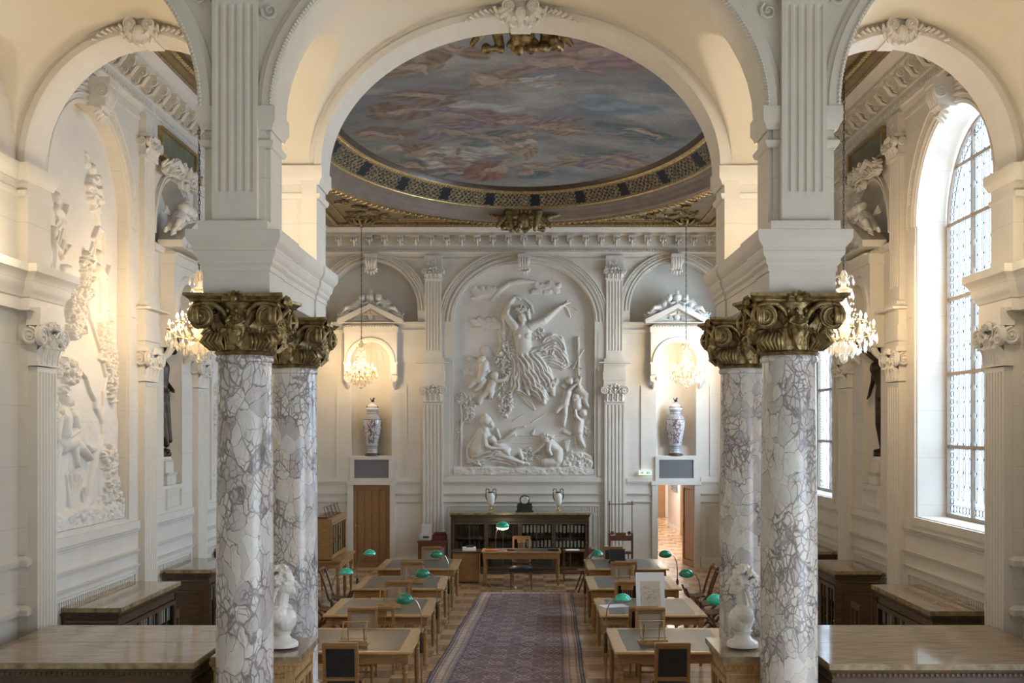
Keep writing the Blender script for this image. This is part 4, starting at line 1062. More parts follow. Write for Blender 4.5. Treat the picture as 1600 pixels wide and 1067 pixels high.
# gilt cartouches at the ends of the oval
def cartouche(name, y, z, face, label):
    t = thing(name, label, 'ornament', (0, y, z), 0 if face < 0 else PI, 'gilt cartouches at the ends of the oval ceiling')
    m = MB(); m.box(-0.2,0.2,-0.02,0.25,-0.05,0.36)
    for k in range(4): m.tube([(-0.2+0.4*(k+0.5)/4-0.0,-0.05,0.36),(-0.2+0.4*(k+0.5)/4,-0.09,0.15),(-0.15+0.3*(k+0.5)/4,-0.12,-0.02)], [0.04,0.045,0.04], 6)
    for sx in (-1, 1): spiral(m, (sx*0.12,-0.12,0.30), 0.10, 2, 0.05, sgn=-sx)
    m.build('scrolled_bracket', 'gold', t)
    s = MB(); rd = random.Random(8)
    for sx in (-1, 1):
        s.cap((sx*0.15,-0.05,0.02),(sx*0.55,-0.10,-0.02), 0.12, 0.08); s.cap((sx*0.35,-0.12,0.12),(sx*0.28,-0.16,-0.22), 0.10, 0.06)
        s.cap((sx*0.55,-0.08,0.0),(sx*0.95,-0.05,0.10), 0.07, 0.03); s.cap((sx*0.5,-0.12,-0.05),(sx*0.62,-0.15,-0.22), 0.08, 0.04)
        s.cap((sx*0.22,-0.1,0.1),(sx*0.5,-0.06,0.2), 0.06, 0.04)
    for k in range(26): s.ball((rd.uniform(-0.5,0.5), rd.uniform(-0.2,-0.05), -0.20+rd.uniform(-0.12,0.08)), rd.uniform(0.04,0.075), 7, 5)
    s.ball((0,-0.12,-0.08), (0.16,0.12,0.2), 10, 8)
    sculpt('carved_shell_and_garland', s, 'gilt', t, 0.018, 1)
    return t
cartouche('gilt_cartouche', YC+EB+0.62, 8.42, -1, 'large gilt carved cartouche at the far end of the oval ceiling')
cartouche('gilt_cartouche', YC-EB-0.20, 8.55, 1, 'gilt carved cartouche at the near end of the oval ceiling, seen under the arch crown')
# ------------------------------------------------------------------ carved relief panels (real displaced surfaces)
def field(X, Z, prims):
    H = np.zeros_like(X)
    for p in prims:
        x0, z0, x1, z1, r0, r1, h, fold = p
        dx, dz = x1-x0, z1-z0; L2 = dx*dx+dz*dz+1e-9
        R = max(r0, r1); bx0, bx1 = min(x0, x1)-R, max(x0, x1)+R; bz0, bz1 = min(z0, z1)-R, max(z0, z1)+R
        m = (X > bx0) & (X < bx1) & (Z > bz0) & (Z < bz1)
        if not m.any(): continue
        x = X[m]; z = Z[m]; t = np.clip(((x-x0)*dx+(z-z0)*dz)/L2, 0, 1); r = r0+(r1-r0)*t
        perp = ((x-x0)*dz-(z-z0)*dx)/math.sqrt(L2)
        d = np.hypot(x-x0-t*dx, z-z0-t*dz)/r
        v = np.where(d < 1, h*np.sqrt(np.clip(1-d*d, 0, 1))+0.004, 0)
        if fold: v = v*(0.80+0.28*np.sin(perp*fold+4*np.sin(t*2.5)))
        H[m] = np.maximum(H[m], v)
    return H
def relief_grid(name, nu, nz, u0, u1, zb, topf, yback, prims, parent, rough=0.004, extra=None, mat='plaster'):
    U = np.linspace(u0, u1, nu)[None, :]*np.ones((nz, 1)); tz = np.linspace(0, 1, nz)[:, None]
    Tp = np.array([topf(u) for u in np.linspace(u0, u1, nu)])[None, :]
    Z = zb+(Tp-zb)*tz
    H = field(U, Z, prims)
    if extra is not None: H = np.maximum(H, extra(U, Z))
    H = H*1.3
    for _ in range(1): H[1:-1, 1:-1] = (H[1:-1, 1:-1]*2+H[:-2, 1:-1]+H[2:, 1:-1]+H[1:-1, :-2]+H[1:-1, 2:])/6
    H = H+rough*(fbm(U*9+3, Z*9, 3)-0.5)*(1+3*(H > 0.003))
    P = np.stack([U, yback-H, Z], -1)
    return fast_grid(name, P, mat, parent)

K = 1/371.2
def A_(x, y): return ((700+x/5.93-818.5)/62.6, 3.5+(268-y/5.93)/62.6)
def pc(pr, pts, r, h=None, fold=0, hh=None):
    # chain of capsules through crop points [(x,y)...], radii r (crop px)
    rs = r if hasattr(r, '__len__') else [r]*len(pts)
    for (a, b), (ra, rb) in zip(zip(pts[:-1], pts[1:]), zip(rs[:-1], rs[1:])):
        p, q = A_(*a), A_(*b); hm = (h if h is not None else min(0.13, 0.9*max(ra, rb)*K+0.02))
        pr.append((p[0], p[1], q[0]+1e-4, q[1], ra*K, rb*K, hm, fold))
def leaves(pr, cx, cy, rx, ry, n, rr=10, h=0.05, seed=1, base=0.02):
    rd = random.Random(seed)
    for k in range(n):
        a, q = rd.uniform(0, 6.28), math.sqrt(rd.random()); x, y = cx+rx*q*math.cos(a), cy+ry*q*math.sin(a); t = rd.uniform(0, 6.28)
        pc(pr, [(x, y), (x+rr*1.6*math.cos(t), y+rr*1.6*math.sin(t))], [rr, rr*0.45], base+h*rd.random())
B = lambda x, y: (x, y+1008)
R1 = []
# clouds and the veil arc
for (cx, cy, n, s) in ((350,330,9,1), (900,285,10,2), (345,615,8,3)):
    rd = random.Random(s)
    for k in range(n): pc(R1, [(cx-110+220*k/n, cy+rd.uniform(-38,38)), (cx-100+220*k/n+30, cy+rd.uniform(-38,38))], rd.uniform(22,36), 0.035)
    pc(R1, [(cx-130, cy+50), (cx+130, cy+40)], 12, 0.02)
pc(R1, [(400,410),(470,320),(560,245),(690,222),(790,232)], [14,22,24,22,12], 0.045)
pc(R1, [(620,370),(700,385),(770,450),(790,520)], [14,14,14,10], 0.04)
# veil beside the body and billowing drapery
pc(R1, [(520,560),(500,700),(510,830)], [26,34,30], 0.045, 60)
pc(R1, [(590,690),(560,780)], [30,26], 0.04, 90)
leaves(R1, 835, 720, 60, 60, 26, 9, 0.03, 4)
for pts, r in (([(880,780),(960,740),(1040,770),(1080,860)], [26,36,34,20]), ([(900,850),(980,830),(1060,900),(1110,1000)], [40,50,44,20]), ([(860,960),(960,960),(1060,1010),(1130,1000)], [50,60,44,18]), ([(980,830),(960,900),(1000,980)], [22,26,20])):
    pc(R1, pts, r, 0.06, 85)
# main standing figure
pc(R1, [(600,900),(650,1000),(620,1120),(600,1230)], [40,60,56,30], 0.08, 75)
pc(R1, [(700,930),(740,1060),(800,1200),(880,1300)], [95,105,90,60], 0.12, 55)
pc(R1, [(800,930),(880,1080),(940,1200),(1000,1160)], [70,80,60,30], 0.10, 60)
pc(R1, [(650,1010),(650,1150),(640,1240),(720,1290)], [30,36,30,22], 0.09, 80)
pc(R1, [(660,1260),(740,1340),(800,1420)], [26,36,12], 0.03, 90)
pc(R1, [(690,690),(690,780),(700,860)], [92,76,82], 0.135)
pc(R1, [(655,740),(655,742)], [46,46], 0.15); pc(R1, [(730,740),(730,742)], [46,46], 0.15)
pc(R1, [(690,610),(690,670)], [34,42], 0.12)
pc(R1, [(688,560),(692,580)], [50,44], 0.15)
leaves(R1, 690, 500, 62, 42, 30, 14, 0.05, 9, 0.12)
pc(R1, [(738,520),(750,570)], [26,22], 0.14)
pc(R1, [(625,660),(540,545)], [46,38], 0.14); pc(R1, [(535,540),(575,430),(610,385)], [36,28,18], 0.12); pc(R1, [(605,380),(640,375),(665,395)], [18,16,9], 0.09)
pc(R1, [(765,650),(890,590)], [46,36], 0.13); pc(R1, [(890,590),(970,520),(1040,465)], [36,28,18], 0.11); pc(R1, [(1040,465),(1075,450)], [20,14], 0.09)
for e in ((1130,425),(1200,490),(1135,560),(1160,470),(1210,500),(1110,410)): pc(R1, [(1075,450),((1075+e[0])/2+8,(450+e[1])/2-8),e], [6,5,3], 0.03)
pc(R1, [(770,880),(860,870),(905,890)], [36,34,24], 0.12, 60)
pc(R1, [(880,1250),(892,1300),(890,1360)], [38,30,24], 0.11); pc(R1, [(965,1230),(975,1280)], [34,22], 0.09); pc(R1, [(735,1230),(748,1285)], [24,20], 0.10)
# garland of flowers
leaves(R1, 550, 880, 75, 90, 70, 12, 0.06, 11, 0.04); leaves(R1, 470, 960, 60, 60, 40, 11, 0.05, 12, 0.03); leaves(R1, *B(540,60), 45, 110, 60, 10, 0.05, 13, 0.03)
leaves(R1, *B(530,300), 70, 180, 130, 10, 0.05, 14, 0.025)
# winged children left
pc(R1, [(350,870),(400,960)], [45,40], 0.03); pc(R1, [(200,950),(280,990)], [30,36], 0.03)
pc(R1, [(312,955),(312,968)], [38,34], 0.10); pc(R1, [B(335,-10),B(330,60),B(300,130)], [46,48,36], 0.10); pc(R1, [B(300,130),B(240,160),B(200,210)], [32,26,14], 0.08); pc(R1, [B(330,140),B(290,210),B(250,240)], [30,24,12], 0.08)
pc(R1, [B(370,60),B(300,100),B(280,160)], [20,18,12], 0.09)
pc(R1, [B(430,95),B(432,105)], [42,36], 0.11); pc(R1, [B(410,170),B(380,240)], [40,40], 0.11); pc(R1, [B(450,150),B(510,140),B(548,105)], [24,20,14], 0.10); pc(R1, [B(375,250),B(310,300),B(290,355)], [32,26,14], 0.09); pc(R1, [B(400,250),B(400,300)], [34,18], 0.09)
leaves(R1, *B(190,80), 50, 40, 14, 14, 0.02, 15)
# tree at the left
pc(R1, [B(118,930),B(122,780),B(118,600),B(128,480)], [16,13,12,9], 0.05); pc(R1, [B(122,560),B(180,470),B(220,430)], [9,7,4], 0.04); pc(R1, [B(128,480),B(110,350),B(120,260)], [9,7,4], 0.04)
leaves(R1, *B(120,310), 50, 60, 60, 9, 0.04, 16); leaves(R1, *B(200,360), 60, 70, 70, 9, 0.04, 17); leaves(R1, *B(195,490), 50, 60, 50, 9, 0.04, 18); leaves(R1, *B(95,600), 22, 90, 30, 8, 0.03, 19)
# seated woman with child, lower left
pc(R1, [B(350,520),B(365,540)], [56,46], 0.12); pc(R1, [B(345,465),B(350,490)], [20,40], 0.10); pc(R1, [B(395,540),B(405,560)], [24,20], 0.12)
pc(R1, [B(345,590),B(340,650)], [30,66], 0.12); pc(R1, [B(325,650),B(270,790)], [70,80], 0.13)
pc(R1, [B(335,650),B(350,750),B(400,775),B(510,780)], [38,32,26,18], 0.15)
pc(R1, [B(270,840),B(400,820),B(460,810)], [62,60,44], 0.13, 60); pc(R1, [B(450,815),B(570,870),B(690,910)], [48,38,20], 0.12); pc(R1, [B(690,905),B(745,920)], [20,12], 0.08)
pc(R1, [B(200,900),B(330,890),B(460,870),B(620,925)], [36,50,46,20], 0.10, 70); pc(R1, [B(180,880),B(190,760),B(260,660)], [26,24,16], 0.08, 60)
pc(R1, [B(405,690),B(420,700)], [42,36], 0.14); pc(R1, [B(440,730),B(540,800),B(560,830)], [36,46,30], 0.12); pc(R1, [B(470,720),B(560,690),B(620,655)], [24,20,12], 0.12); pc(R1, [B(540,680),B(640,590),B(710,570)], [18,15,7], 0.08)
pc(R1, [B(560,830),B(660,800),B(690,870)], [36,28,18], 0.10); pc(R1, [B(450,600),B(480,680)], [14,12], 0.06)
leaves(R1, *B(270,905), 40, 24, 20, 10, 0.05, 21, 0.08)
# crouching figure, lower right
pc(R1, [B(905,680),B(912,700)], [46,40], 0.12); leaves(R1, *B(930,668), 44, 26, 16, 11, 0.03, 22, 0.10)
pc(R1, [B(950,740),B(1020,800),B(1020,880)], [50,50,54], 0.12); pc(R1, [B(1000,900),B(900,905)], [52,40], 0.11); pc(R1, [B(940,730),B(935,800),B(955,830)], [28,24,20], 0.14); pc(R1, [B(890,740),B(840,790),B(780,820)], [20,17,10], 0.08)
leaves(R1, *B(740,830), 50, 60, 40, 11, 0.05, 23); leaves(R1, *B(850,850), 35, 60, 26, 10, 0.05, 24)
# group of children on the right with the staff
pc(R1, [(1208,750),(1212,900),(1210,1100)], [9,9,8], 0.07); pc(R1, [(1255,865),(1160,1040)], [8,8], 0.06); pc(R1, [B(1140,400),B(1180,560),B(1190,760)], [9,9,9], 0.05); leaves(R1, *B(1215,60), 20, 60, 20, 9, 0.04, 25)
for (hx, hy, bx, by, cx, cy, f1, f2, arm) in ((1130,150,1110,260,1085,360,(1010,440),(1075,560),(1200,170)), (1205,150,1220,230,1270,280,(1300,390),(1180,330),(1230,120)), (1255,445,1225,530,1215,620,(1265,760),(1220,640),(1180,420)), (1190,300,1200,320,1200,380,(1210,400),(1190,400),(1170,330))):
    pc(R1, [B(hx,hy),B(hx+4,hy+8)], [40,34], 0.115); pc(R1, [B(bx,by),B(cx,cy)], [42,44], 0.115); pc(R1, [B(cx,cy),B((cx+f1[0])//2-14,(cy+f1[1])//2),B(*f1)], [36,30,15], 0.10); pc(R1, [B(cx,cy),B((cx+f2[0])//2+8,(cy+f2[1])//2),B(*f2)], [34,28,15], 0.095); pc(R1, [B(bx,by-10),B((bx+arm[0])//2-14,(by+arm[1])//2),B(*arm)], [24,21,13], 0.12)
pc(R1, [B(1090,210),B(1060,190),B(1075,170)], [22,16,10], 0.05); pc(R1, [B(1300,540),B(1320,500)], [26,14], 0.04); leaves(R1, *B(1280,620), 40, 60, 26, 10, 0.05, 26)
pc(R1, [B(1080,620),B(1130,640)], [20,22], 0.05)
for k in range(7): pc(R1, [B(1100,800),B(1075+k*9,700-8*(k % 2))], [10,4], 0.06)
for k in range(8): pc(R1, [B(1110,890),B(1060+k*22,800+abs(k-4)*12)], [13,6], 0.06)
pc(R1, [B(980,960),B(1080,890),B(1200,880),B(1340,850)], [30,34,40,20], 0.06)
# ship, hills and water behind
pc(R1, [B(780,530),B(900,455)], [8,5], 0.015); pc(R1, [B(600,520),B(700,460)], [8,5], 0.015); pc(R1, [B(600,655),B(1050,655)], [4,4], 0.012); pc(R1, [B(600,725),B(880,725)], [4,4], 0.012); pc(R1, [B(780,640),B(800,600)], [18,6], 0.03)
def ground1(U, Z):
    zb = 2.40+0.10*fbm(U*4+1, Z*0+2, 3); m = np.clip((zb+0.10-Z)*14, 0, 1)
    rk = ((U-1.35)/0.45)**2+((Z-2.62)/0.30)**2; r2 = np.clip((1-rk)*3, 0, 1)
    return np.maximum(m*(0.10+0.03*fbm(U*11, Z*16, 3)), r2*(0.07+0.05*fbm(U*16, Z*16, 3)))
rp = thing('relief_panel', 'great white arched relief of a nude figure raising both arms on the end wall', 'relief', (0, YW, 0), 0, 'carved wall reliefs')
relief_grid('carved_relief', 460, 620, -1.755, 1.755, 2.325, lambda u: 6.14+1.475*math.sqrt(max(0, 1-(u/1.76)**2)), 0.135, R1, rp, extra=ground1)

# ---- left wall relief: woman pouring water from a jar under a tree
def Lp(px, py):
    s = (822-px)/(HX+CX); return (FP/s-13.1, CH+(668-py)/s)
HK = 0.62
def pl(pr, pts, r, h=None, fold=0):
    rs = r if hasattr(r, '__len__') else [r]*len(pts)
    for (a, b), (ra, rb) in zip(zip(pts[:-1], pts[1:]), zip(rs[:-1], rs[1:])):
        p, q = Lp(*a), Lp(*b); pr.append((p[0], p[1], q[0]+1e-4, q[1], ra, rb, HK*(h if h is not None else min(0.12, 0.9*max(ra, rb)+0.01)), fold))
def lleaf(pr, px, py, rx, ry, n, rr=0.024, h=0.035, seed=1):
    rd = random.Random(seed); cx, cz = Lp(px, py)
    for k in range(int(n*1.8)):
        a, q = rd.uniform(0, 6.28), math.sqrt(rd.random()); x, z = cx+rx*q*math.cos(a), cz+ry*q*math.sin(a); t = rd.uniform(0, 6.28)
        pr.append((x, z, x+rr*1.5*math.cos(t), z+rr*1.5*math.sin(t), rr, rr*0.5, 0.03+h*rd.random(), 0))
R2 = []
# tree and foliage
pl(R2, [(167,700),(172,680),(171,660),(166,645),(161,636),(160,625),(153,612),(149,600),(146,590),(138,580),(131,572),(126,566)], [0.07,0.055,0.045,0.05,0.04,0.035,0.032,0.028,0.025,0.02,0.016,0.012], 0.06); pl(R2, [(170,655),(174,635),(173,612),(178,590),(172,565),(168,545),(160,520),(152,497),(149,470),(143,440)], [0.04,0.038,0.034,0.032,0.03,0.027,0.024,0.02,0.016,0.012], 0.05); pl(R2, [(167,560),(180,520),(186,500)], [0.03,0.02,0.015], 0.05); pl(R2, [(166,705),(150,700),(146,696)], [0.06,0.05,0.03], 0.08)
for (x, y, rx, ry, n, s) in ((118,580,0.33,0.14,60,1), (132,487,0.26,0.30,90,2), (147,432,0.16,0.32,60,3), (176,530,0.22,0.34,90,4), (186,600,0.12,0.25,30,5), (128,505,0.2,0.2,40,6), (184,560,0.15,0.3,40,7), (80,640,0.10,0.5,50,8), (78,570,0.08,0.25,20,9)): lleaf(R2, x, y, rx, ry, n, 0.023, 0.04, s)
# bathing woman
pl(R2, [(112,619),(113,626)], [0.105,0.09], 0.13); lleaf(R2, 111, 613, 0.09, 0.05, 14, 0.03, 0.05, 31); pl(R2, [(119,628),(118,632)], [0.04,0.03], 0.13)
pl(R2, [(112,640),(112,655)], [0.06,0.13], 0.12); pl(R2, [(110,655),(108,690)], [0.17,0.16], 0.15); pl(R2, [(98,655),(94,685)], [0.10,0.07], 0.14); pl(R2, [(121,650),(125,672),(110,683)], [0.08,0.06,0.05], 0.16)
pl(R2, [(104,655),(106,675)], [0.10,0.12], 0.19); pl(R2, [(126,640),(136,668)], [0.05,0.03], 0.06, 80)
pl(R2, [(112,692),(124,690)], [0.13,0.10], 0.15); pl(R2, [(124,690),(126,722)], [0.09,0.05], 0.13); pl(R2, [(118,688),(136,700),(149,716)], [0.11,0.08,0.04], 0.12); pl(R2, [(126,724),(132,728)], [0.05,0.03], 0.10)
pl(R2, [(98,684),(90,715),(82,765),(78,800)], [0.08,0.12,0.15,0.18], 0.10, 70); pl(R2, [(104,690),(95,740),(92,770)], [0.07,0.06,0.03], 0.10)
pl(R2, [(108,700),(108,725),(106,780)], [0.22,0.20,0.20], 0.045); pl(R2, [(128,705),(124,725)], [0.14,0.12], 0.05)
# reeds, rocks, iris leaves
for k in range(11): pl(R2, [(120+k*0.6,795),(112+k*2.6,742+6*(k % 3))], [0.035,0.012], 0.07)
for k in range(8): pl(R2, [(143+k*0.5,800),(136+k*2.2,762+5*(k % 3))], [0.035,0.012], 0.06)
pl(R2, [(160,705),(155,740),(150,780),(140,800)], [0.08,0.10,0.10,0.05], 0.09); pl(R2, [(175,720),(176,760),(178,790)], [0.22,0.25,0.2], 0.07)
for (x, y, n, s) in ((176,720,50,41), (180,760,50,42), (188,790,40,43), (172,795,30,44), (80,800,50,45), (88,640,20,46)): lleaf(R2, x, y, 0.20, 0.18, n, 0.035, 0.07, s)
# floating figures above
for (hx, hy, seg, wing) in ((95,360,[(97,380),(92,420),(98,445)],[(112,350),(98,395)]), (166,397,[(168,420),(174,455),(170,500)],[(160,375),(157,395)]), (156,262,[(152,285),(158,310),(163,330)],[(148,240),(150,255)]), (100,306,[(103,325),(110,350)],[(112,330),(106,350)])):
    pl(R2, [(hx,hy),(hx+1,hy+5)], [0.06,0.05], 0.09); rr = [0.075,0.095,0.06][:len(seg)] ; pl(R2, seg, rr, 0.08, 40); pl(R2, wing, [0.03,0.07], 0.05, 90)
    pl(R2, [seg[0],(seg[0][0]+9,seg[0][1]+14),(seg[0][0]+13,seg[0][1]-4)], [0.04,0.035,0.02], 0.07); pl(R2, [seg[-1],(seg[-1][0]+4,seg[-1][1]+40)], [0.10,0.03], 0.06, 60)
pl(R2, [(158,372),(164,355),(172,362),(174,395)], [0.03,0.03,0.03,0.02], 0.06); pl(R2, [(112,420),(121,418)], [0.05,0.03], 0.07); pl(R2, [(110,400),(120,384)], [0.05,0.02], 0.07); pl(R2, [(84,440),(84,520)], [0.12,0.05], 0.06, 60)
lleaf(R2, 158, 300, 0.2, 0.2, 26, 0.05, 0.04, 51)
def ground2(U, Z):
    zb = 2.42+0.16*fbm(U*3+7, Z*0, 3); m = np.clip((zb+0.08-Z)*12, 0, 1); far = np.clip((3.62+0.12*fbm(U*3, Z*0+5, 3)-Z)*10, 0, 1)*0.012
    return np.maximum(m*(0.06+0.05*fbm(U*12, Z*14, 3)), far)
lr = thing('relief_panel', 'white arched left wall relief of a bathing woman with a water jar under trees', 'relief', (-HX, 13.1, 0), PI/2, 'carved wall reliefs')
relief_grid('carved_relief', 440, 780, -1.195, 1.195, 2.325, lambda u: 6.14+1.215*math.sqrt(max(0, 1-(u/1.2)**2)), 0.115, R2, lr, extra=ground2)
dup(lr, (-HX, 19.4, 0), PI/2, 'white arched relief on the left wall just behind the statue niche')
dup(lr, (-HX, 25.4, 0), PI/2, 'white arched relief on the left wall nearest the end wall corner')

# ------------------------------------------------------------------ leaded windows
def window(n, y, lab):
    a, zb, zs = 1.18, 2.36, 6.14
    e = bpy.data.objects.new(f'window_{n}', None); COL.objects.link(e); e.location = (HX, y, 0); e.rotation_euler = (0,0,-PI/2)
    e['kind'] = 'structure'; e['label'] = lab; e['category'] = 'window'
    yo = 0.42
    def ztop(u, ins=0): 
        aa = a-ins; return zs+(aa*math.sqrt(max(0, 1-(u/aa)**2)) if abs(u) < aa else 0)
    us = -a*np.cos(np.linspace(0, PI, 40)); A = np.zeros((2, 40, 3))
    for i, u in enumerate(us): A[0, i] = (u, yo, zb); A[1, i] = (u, yo, ztop(u))
    fast_grid('glass', A, 'glass', e)
    f = MB()
    for u in (-0.4, 0.4): f.box(u-0.022, u+0.022, yo-0.035, yo+0.02, zb, ztop(u))
    for z in (3.25, 4.2, 5.17, 6.14, 6.85):
        uu = a if z <= zs else math.sqrt(a*a-(z-zs)**2); f.box(-uu, uu, yo-0.03, yo+0.02, z-0.022, z+0.022)
    f.box(-a, a, yo-0.05, yo+0.03, zb-0.06, zb+0.02)
    for s in (-1, 1): f.box(s*(a-0.03), s*(a+0.01), yo-0.05, yo+0.03, zb, zs) if s > 0 else f.box(-a-0.01, -a+0.03, yo-0.05, yo+0.03, zb, zs)
    f.arcband(arch_fn(a-0.03, a-0.03, zs), [(0,-yo),(0,-yo+0.04),(0.04,-yo+0.04)], 40)
    f.build('iron_frame', 'mullion', e)
    c = MB(); w = 0.0052
    def seg(p, q, ins=0.15):
        for (u, z) in (p, q):
            if abs(u) > a-ins or z > ztop(u, ins) or z < zb+0.16: return
        c.bar((p[0], yo-0.006, p[1]), (q[0], yo-0.006, q[1]), w, w)
    px, pz = 0.205, 0.36
    for i in range(-7, 8):
        for j in range(0, 17):
            u = i*px; z = zb+0.2+j*pz+(pz/2 if i % 2 else 0)
            hexa = [(u-0.085,z),(u-0.045,z+0.055),(u+0.045,z+0.055),(u+0.085,z),(u+0.045,z-0.055),(u-0.045,z-0.055)]
            for k in range(6): seg(hexa[k], hexa[(k+1) % 6])
            for s in (-1, 1):
                seg((u+s*0.045,z+0.055),(u+s*0.045,z+pz-0.055)); seg((u+s*0.085,z),(u+s*0.1025,z+0.03)); seg((u+s*0.1025,z+0.03),(u+s*0.1025,z+pz-0.06))
            seg((u-0.045,z+0.12),(u+0.045,z+0.12)); seg((u-0.045,z+0.24),(u+0.045,z+0.24)); seg((u-0.1025,z+0.18),(u-0.045,z+0.18)); seg((u+0.1025,z+0.18),(u+0.045,z+0.18))
    # guilloche border of small rings, between two lines
    def ring(u, z, r):
        k = 10
        for i in range(k):
            t0, t1 = 2*PI*i/k, 2*PI*(i+1)/k; c.bar((u+r*math.cos(t0), yo-0.006, z+r*math.sin(t0)), (u+r*math.cos(t1), yo-0.006, z+r*math.sin(t1)), w*1.3, w)
    for u in np.arange(-a+0.09, a-0.05, 0.10): ring(u, zb+0.085, 0.05)
    for s in (-1, 1):
        for z in np.arange(zb+0.18, zs, 0.10): ring(s*(a-0.085), z, 0.04)
        c.bar((s*(a-0.14), yo-0.006, zb), (s*(a-0.14), yo-0.006, zs), w*1.6, w)
    for k in range(1, 37): t = PI*k/37; ring((a-0.085)*math.cos(t), zs+(a-0.085)*math.sin(t), 0.045)
    for k in range(40):
        t0, t1 = PI*k/40, PI*(k+1)/40; c.bar(((a-0.14)*math.cos(t0), yo-0.006, zs+(a-0.14)*math.sin(t0)), ((a-0.14)*math.cos(t1), yo-0.006, zs+(a-0.14)*math.sin(t1)), w*1.6, w)
    c.bar((-a, yo-0.006, zb+0.15), (a, yo-0.006, zb+0.15), w*1.6, w)
    c.build('lead_cames', 'lead', e, smooth=False)
    s = MB(); s.box(-1.24, 1.24, 0.0, 0.5, 2.24, 2.33); s.box(-1.3, 1.3, -0.05, 0.02, 2.22, 2.32); s.build('stone_sill', 'stone_plain', e)
    return e
window(1, 13.1, 'tall arched leaded window nearest the camera on the right wall')
window(2, 19.4, 'tall arched leaded window seen between the right columns and the niche')
window(3, 25.4, 'tall arched leaded window near the end wall, hidden by the columns')

# ------------------------------------------------------------------ pedimented niche frames (aedicules)
def aedicule(a=0.5, wfull=1.30, name='niche_frame'):
    t = thing(name, 'x', 'niche frame'); hw = wfull/2; d = 0.20
    f = MB(); ops = [dict(u0=-a, u1=a, zb=4.82, zs=5.12, rise=a, d=d)]
    wall_mesh(f, -hw, hw, 4.82, 5.86, ops, y=-d); f.add([(-hw,-d,4.82),(-hw,0,4.82),(-hw,0,5.86),(-hw,-d,5.86)], [(0,1,2,3)]); f.add([(hw,-d,4.82),(hw,0,4.82),(hw,0,5.86),(hw,-d,5.86)], [(0,1,2,3)])
    f.arcband(arch_fn(a, a, 5.12), [(0,d),(0,d+0.03),(0.04,d+0.045),(0.11,d+0.03),(0.13,d)], 40)
    for s in (-1, 1): f.box(min(s*a, s*hw), max(s*a, s*hw), -d-0.02, 0, 4.82, 5.12); f.box(min(s*(a-.02), s*(hw+.02)), max(s*(a-.02), s*(hw+.02)), -d-0.035, 0, 5.07, 5.12)
    f.build('arch_frame', 'stone_plain', t)
    for s in (-1, 1):
        b = MB(); x = s*(a+hw)/2; b.box(x-0.07, x+0.07, -0.15, 0, 4.66, 4.82)
        spiral(b, (x-0.075,-0.12,4.72), 0.07, 2, 0.015, axis='x'); spiral(b, (x+0.075,-0.12,4.72), 0.07, 2, 0.015, axis='x')
        b.tube([(x,-0.14,4.66),(x,-0.10,4.58),(x,-0.04,4.52),(x,-0.02,4.47)], [0.06,0.05,0.045,0.02], 8); b.build('scrolled_bracket', 'plaster', t)
    e = MB(); e.box(-hw-0.02, hw+0.02, -d-0.02, 0, 5.86, 6.0); pr = corn(0.10, 0.12, 6.0)
    e.sweep([(-hw-0.02,0),(-hw-0.02,-d-0.02),(hw+0.02,-d-0.02),(hw+0.02,0)], pr, flip=True); e.box(-hw-0.14, hw+0.14, -d-0.14, 0, 6.085, 6.10)
    for k in range(int(wfull/0.07)): e.box(-hw+0.07*k+0.01, -hw+0.07*k+0.045, -d-0.06, 0, 5.99, 6.02)
    # triangular pediment
    W = hw+0.15; zt = 6.50
    for s in (-1, 1): e.bar((s*W, -(d+0.14)/2, 6.13), (0, -(d+0.14)/2, zt), d+0.14, 0.085, up=(0,1,0)) if False else None
    for s in (-1, 1):
        P = [(s*W,6.10),(s*W,6.18),(0,zt+0.05),(0,zt-0.05),(s*(W-0.16),6.10)]
        vs = [(x,-d-0.15,z) for x, z in P]+[(x,0,z) for x, z in P]; n = 5
        e.add(vs, [tuple(range(n)), tuple(range(2*n-1, n-1, -1))]+[(i,(i+1) % n, n+(i+1) % n, n+i) for i in range(n)])
    e.add([(-W+.1,-d+0.02,6.1),(W-.1,-d+0.02,6.1),(0,-d+0.02,zt)], [(0,1,2)])
    e.build('pediment', 'stone_plain', t, angle=20)
    o = MB(); o.ball((0,-d-0.02,6.24), (0.07,0.04,0.08), 10, 8)
    for s in (-1, 1):
        spiral(o, (s*0.15,-d-0.01,6.20), 0.06, 2, 0.02, sgn=-s); o.tube([(s*0.2,-d-0.01,6.16),(s*0.34,-d-0.02,6.18),(s*0.46,-d-0.01,6.15)], [0.02,0.028,0.01], 6)
        for k in range(4): o.tube([(s*0.02,-d-0.01,6.30),(s*(0.04+0.05*k),-d-0.03,6.38-0.03*k)], [0.012,0.02], 5)
    o.build('tympanum_carving', 'plaster', t)
    return t
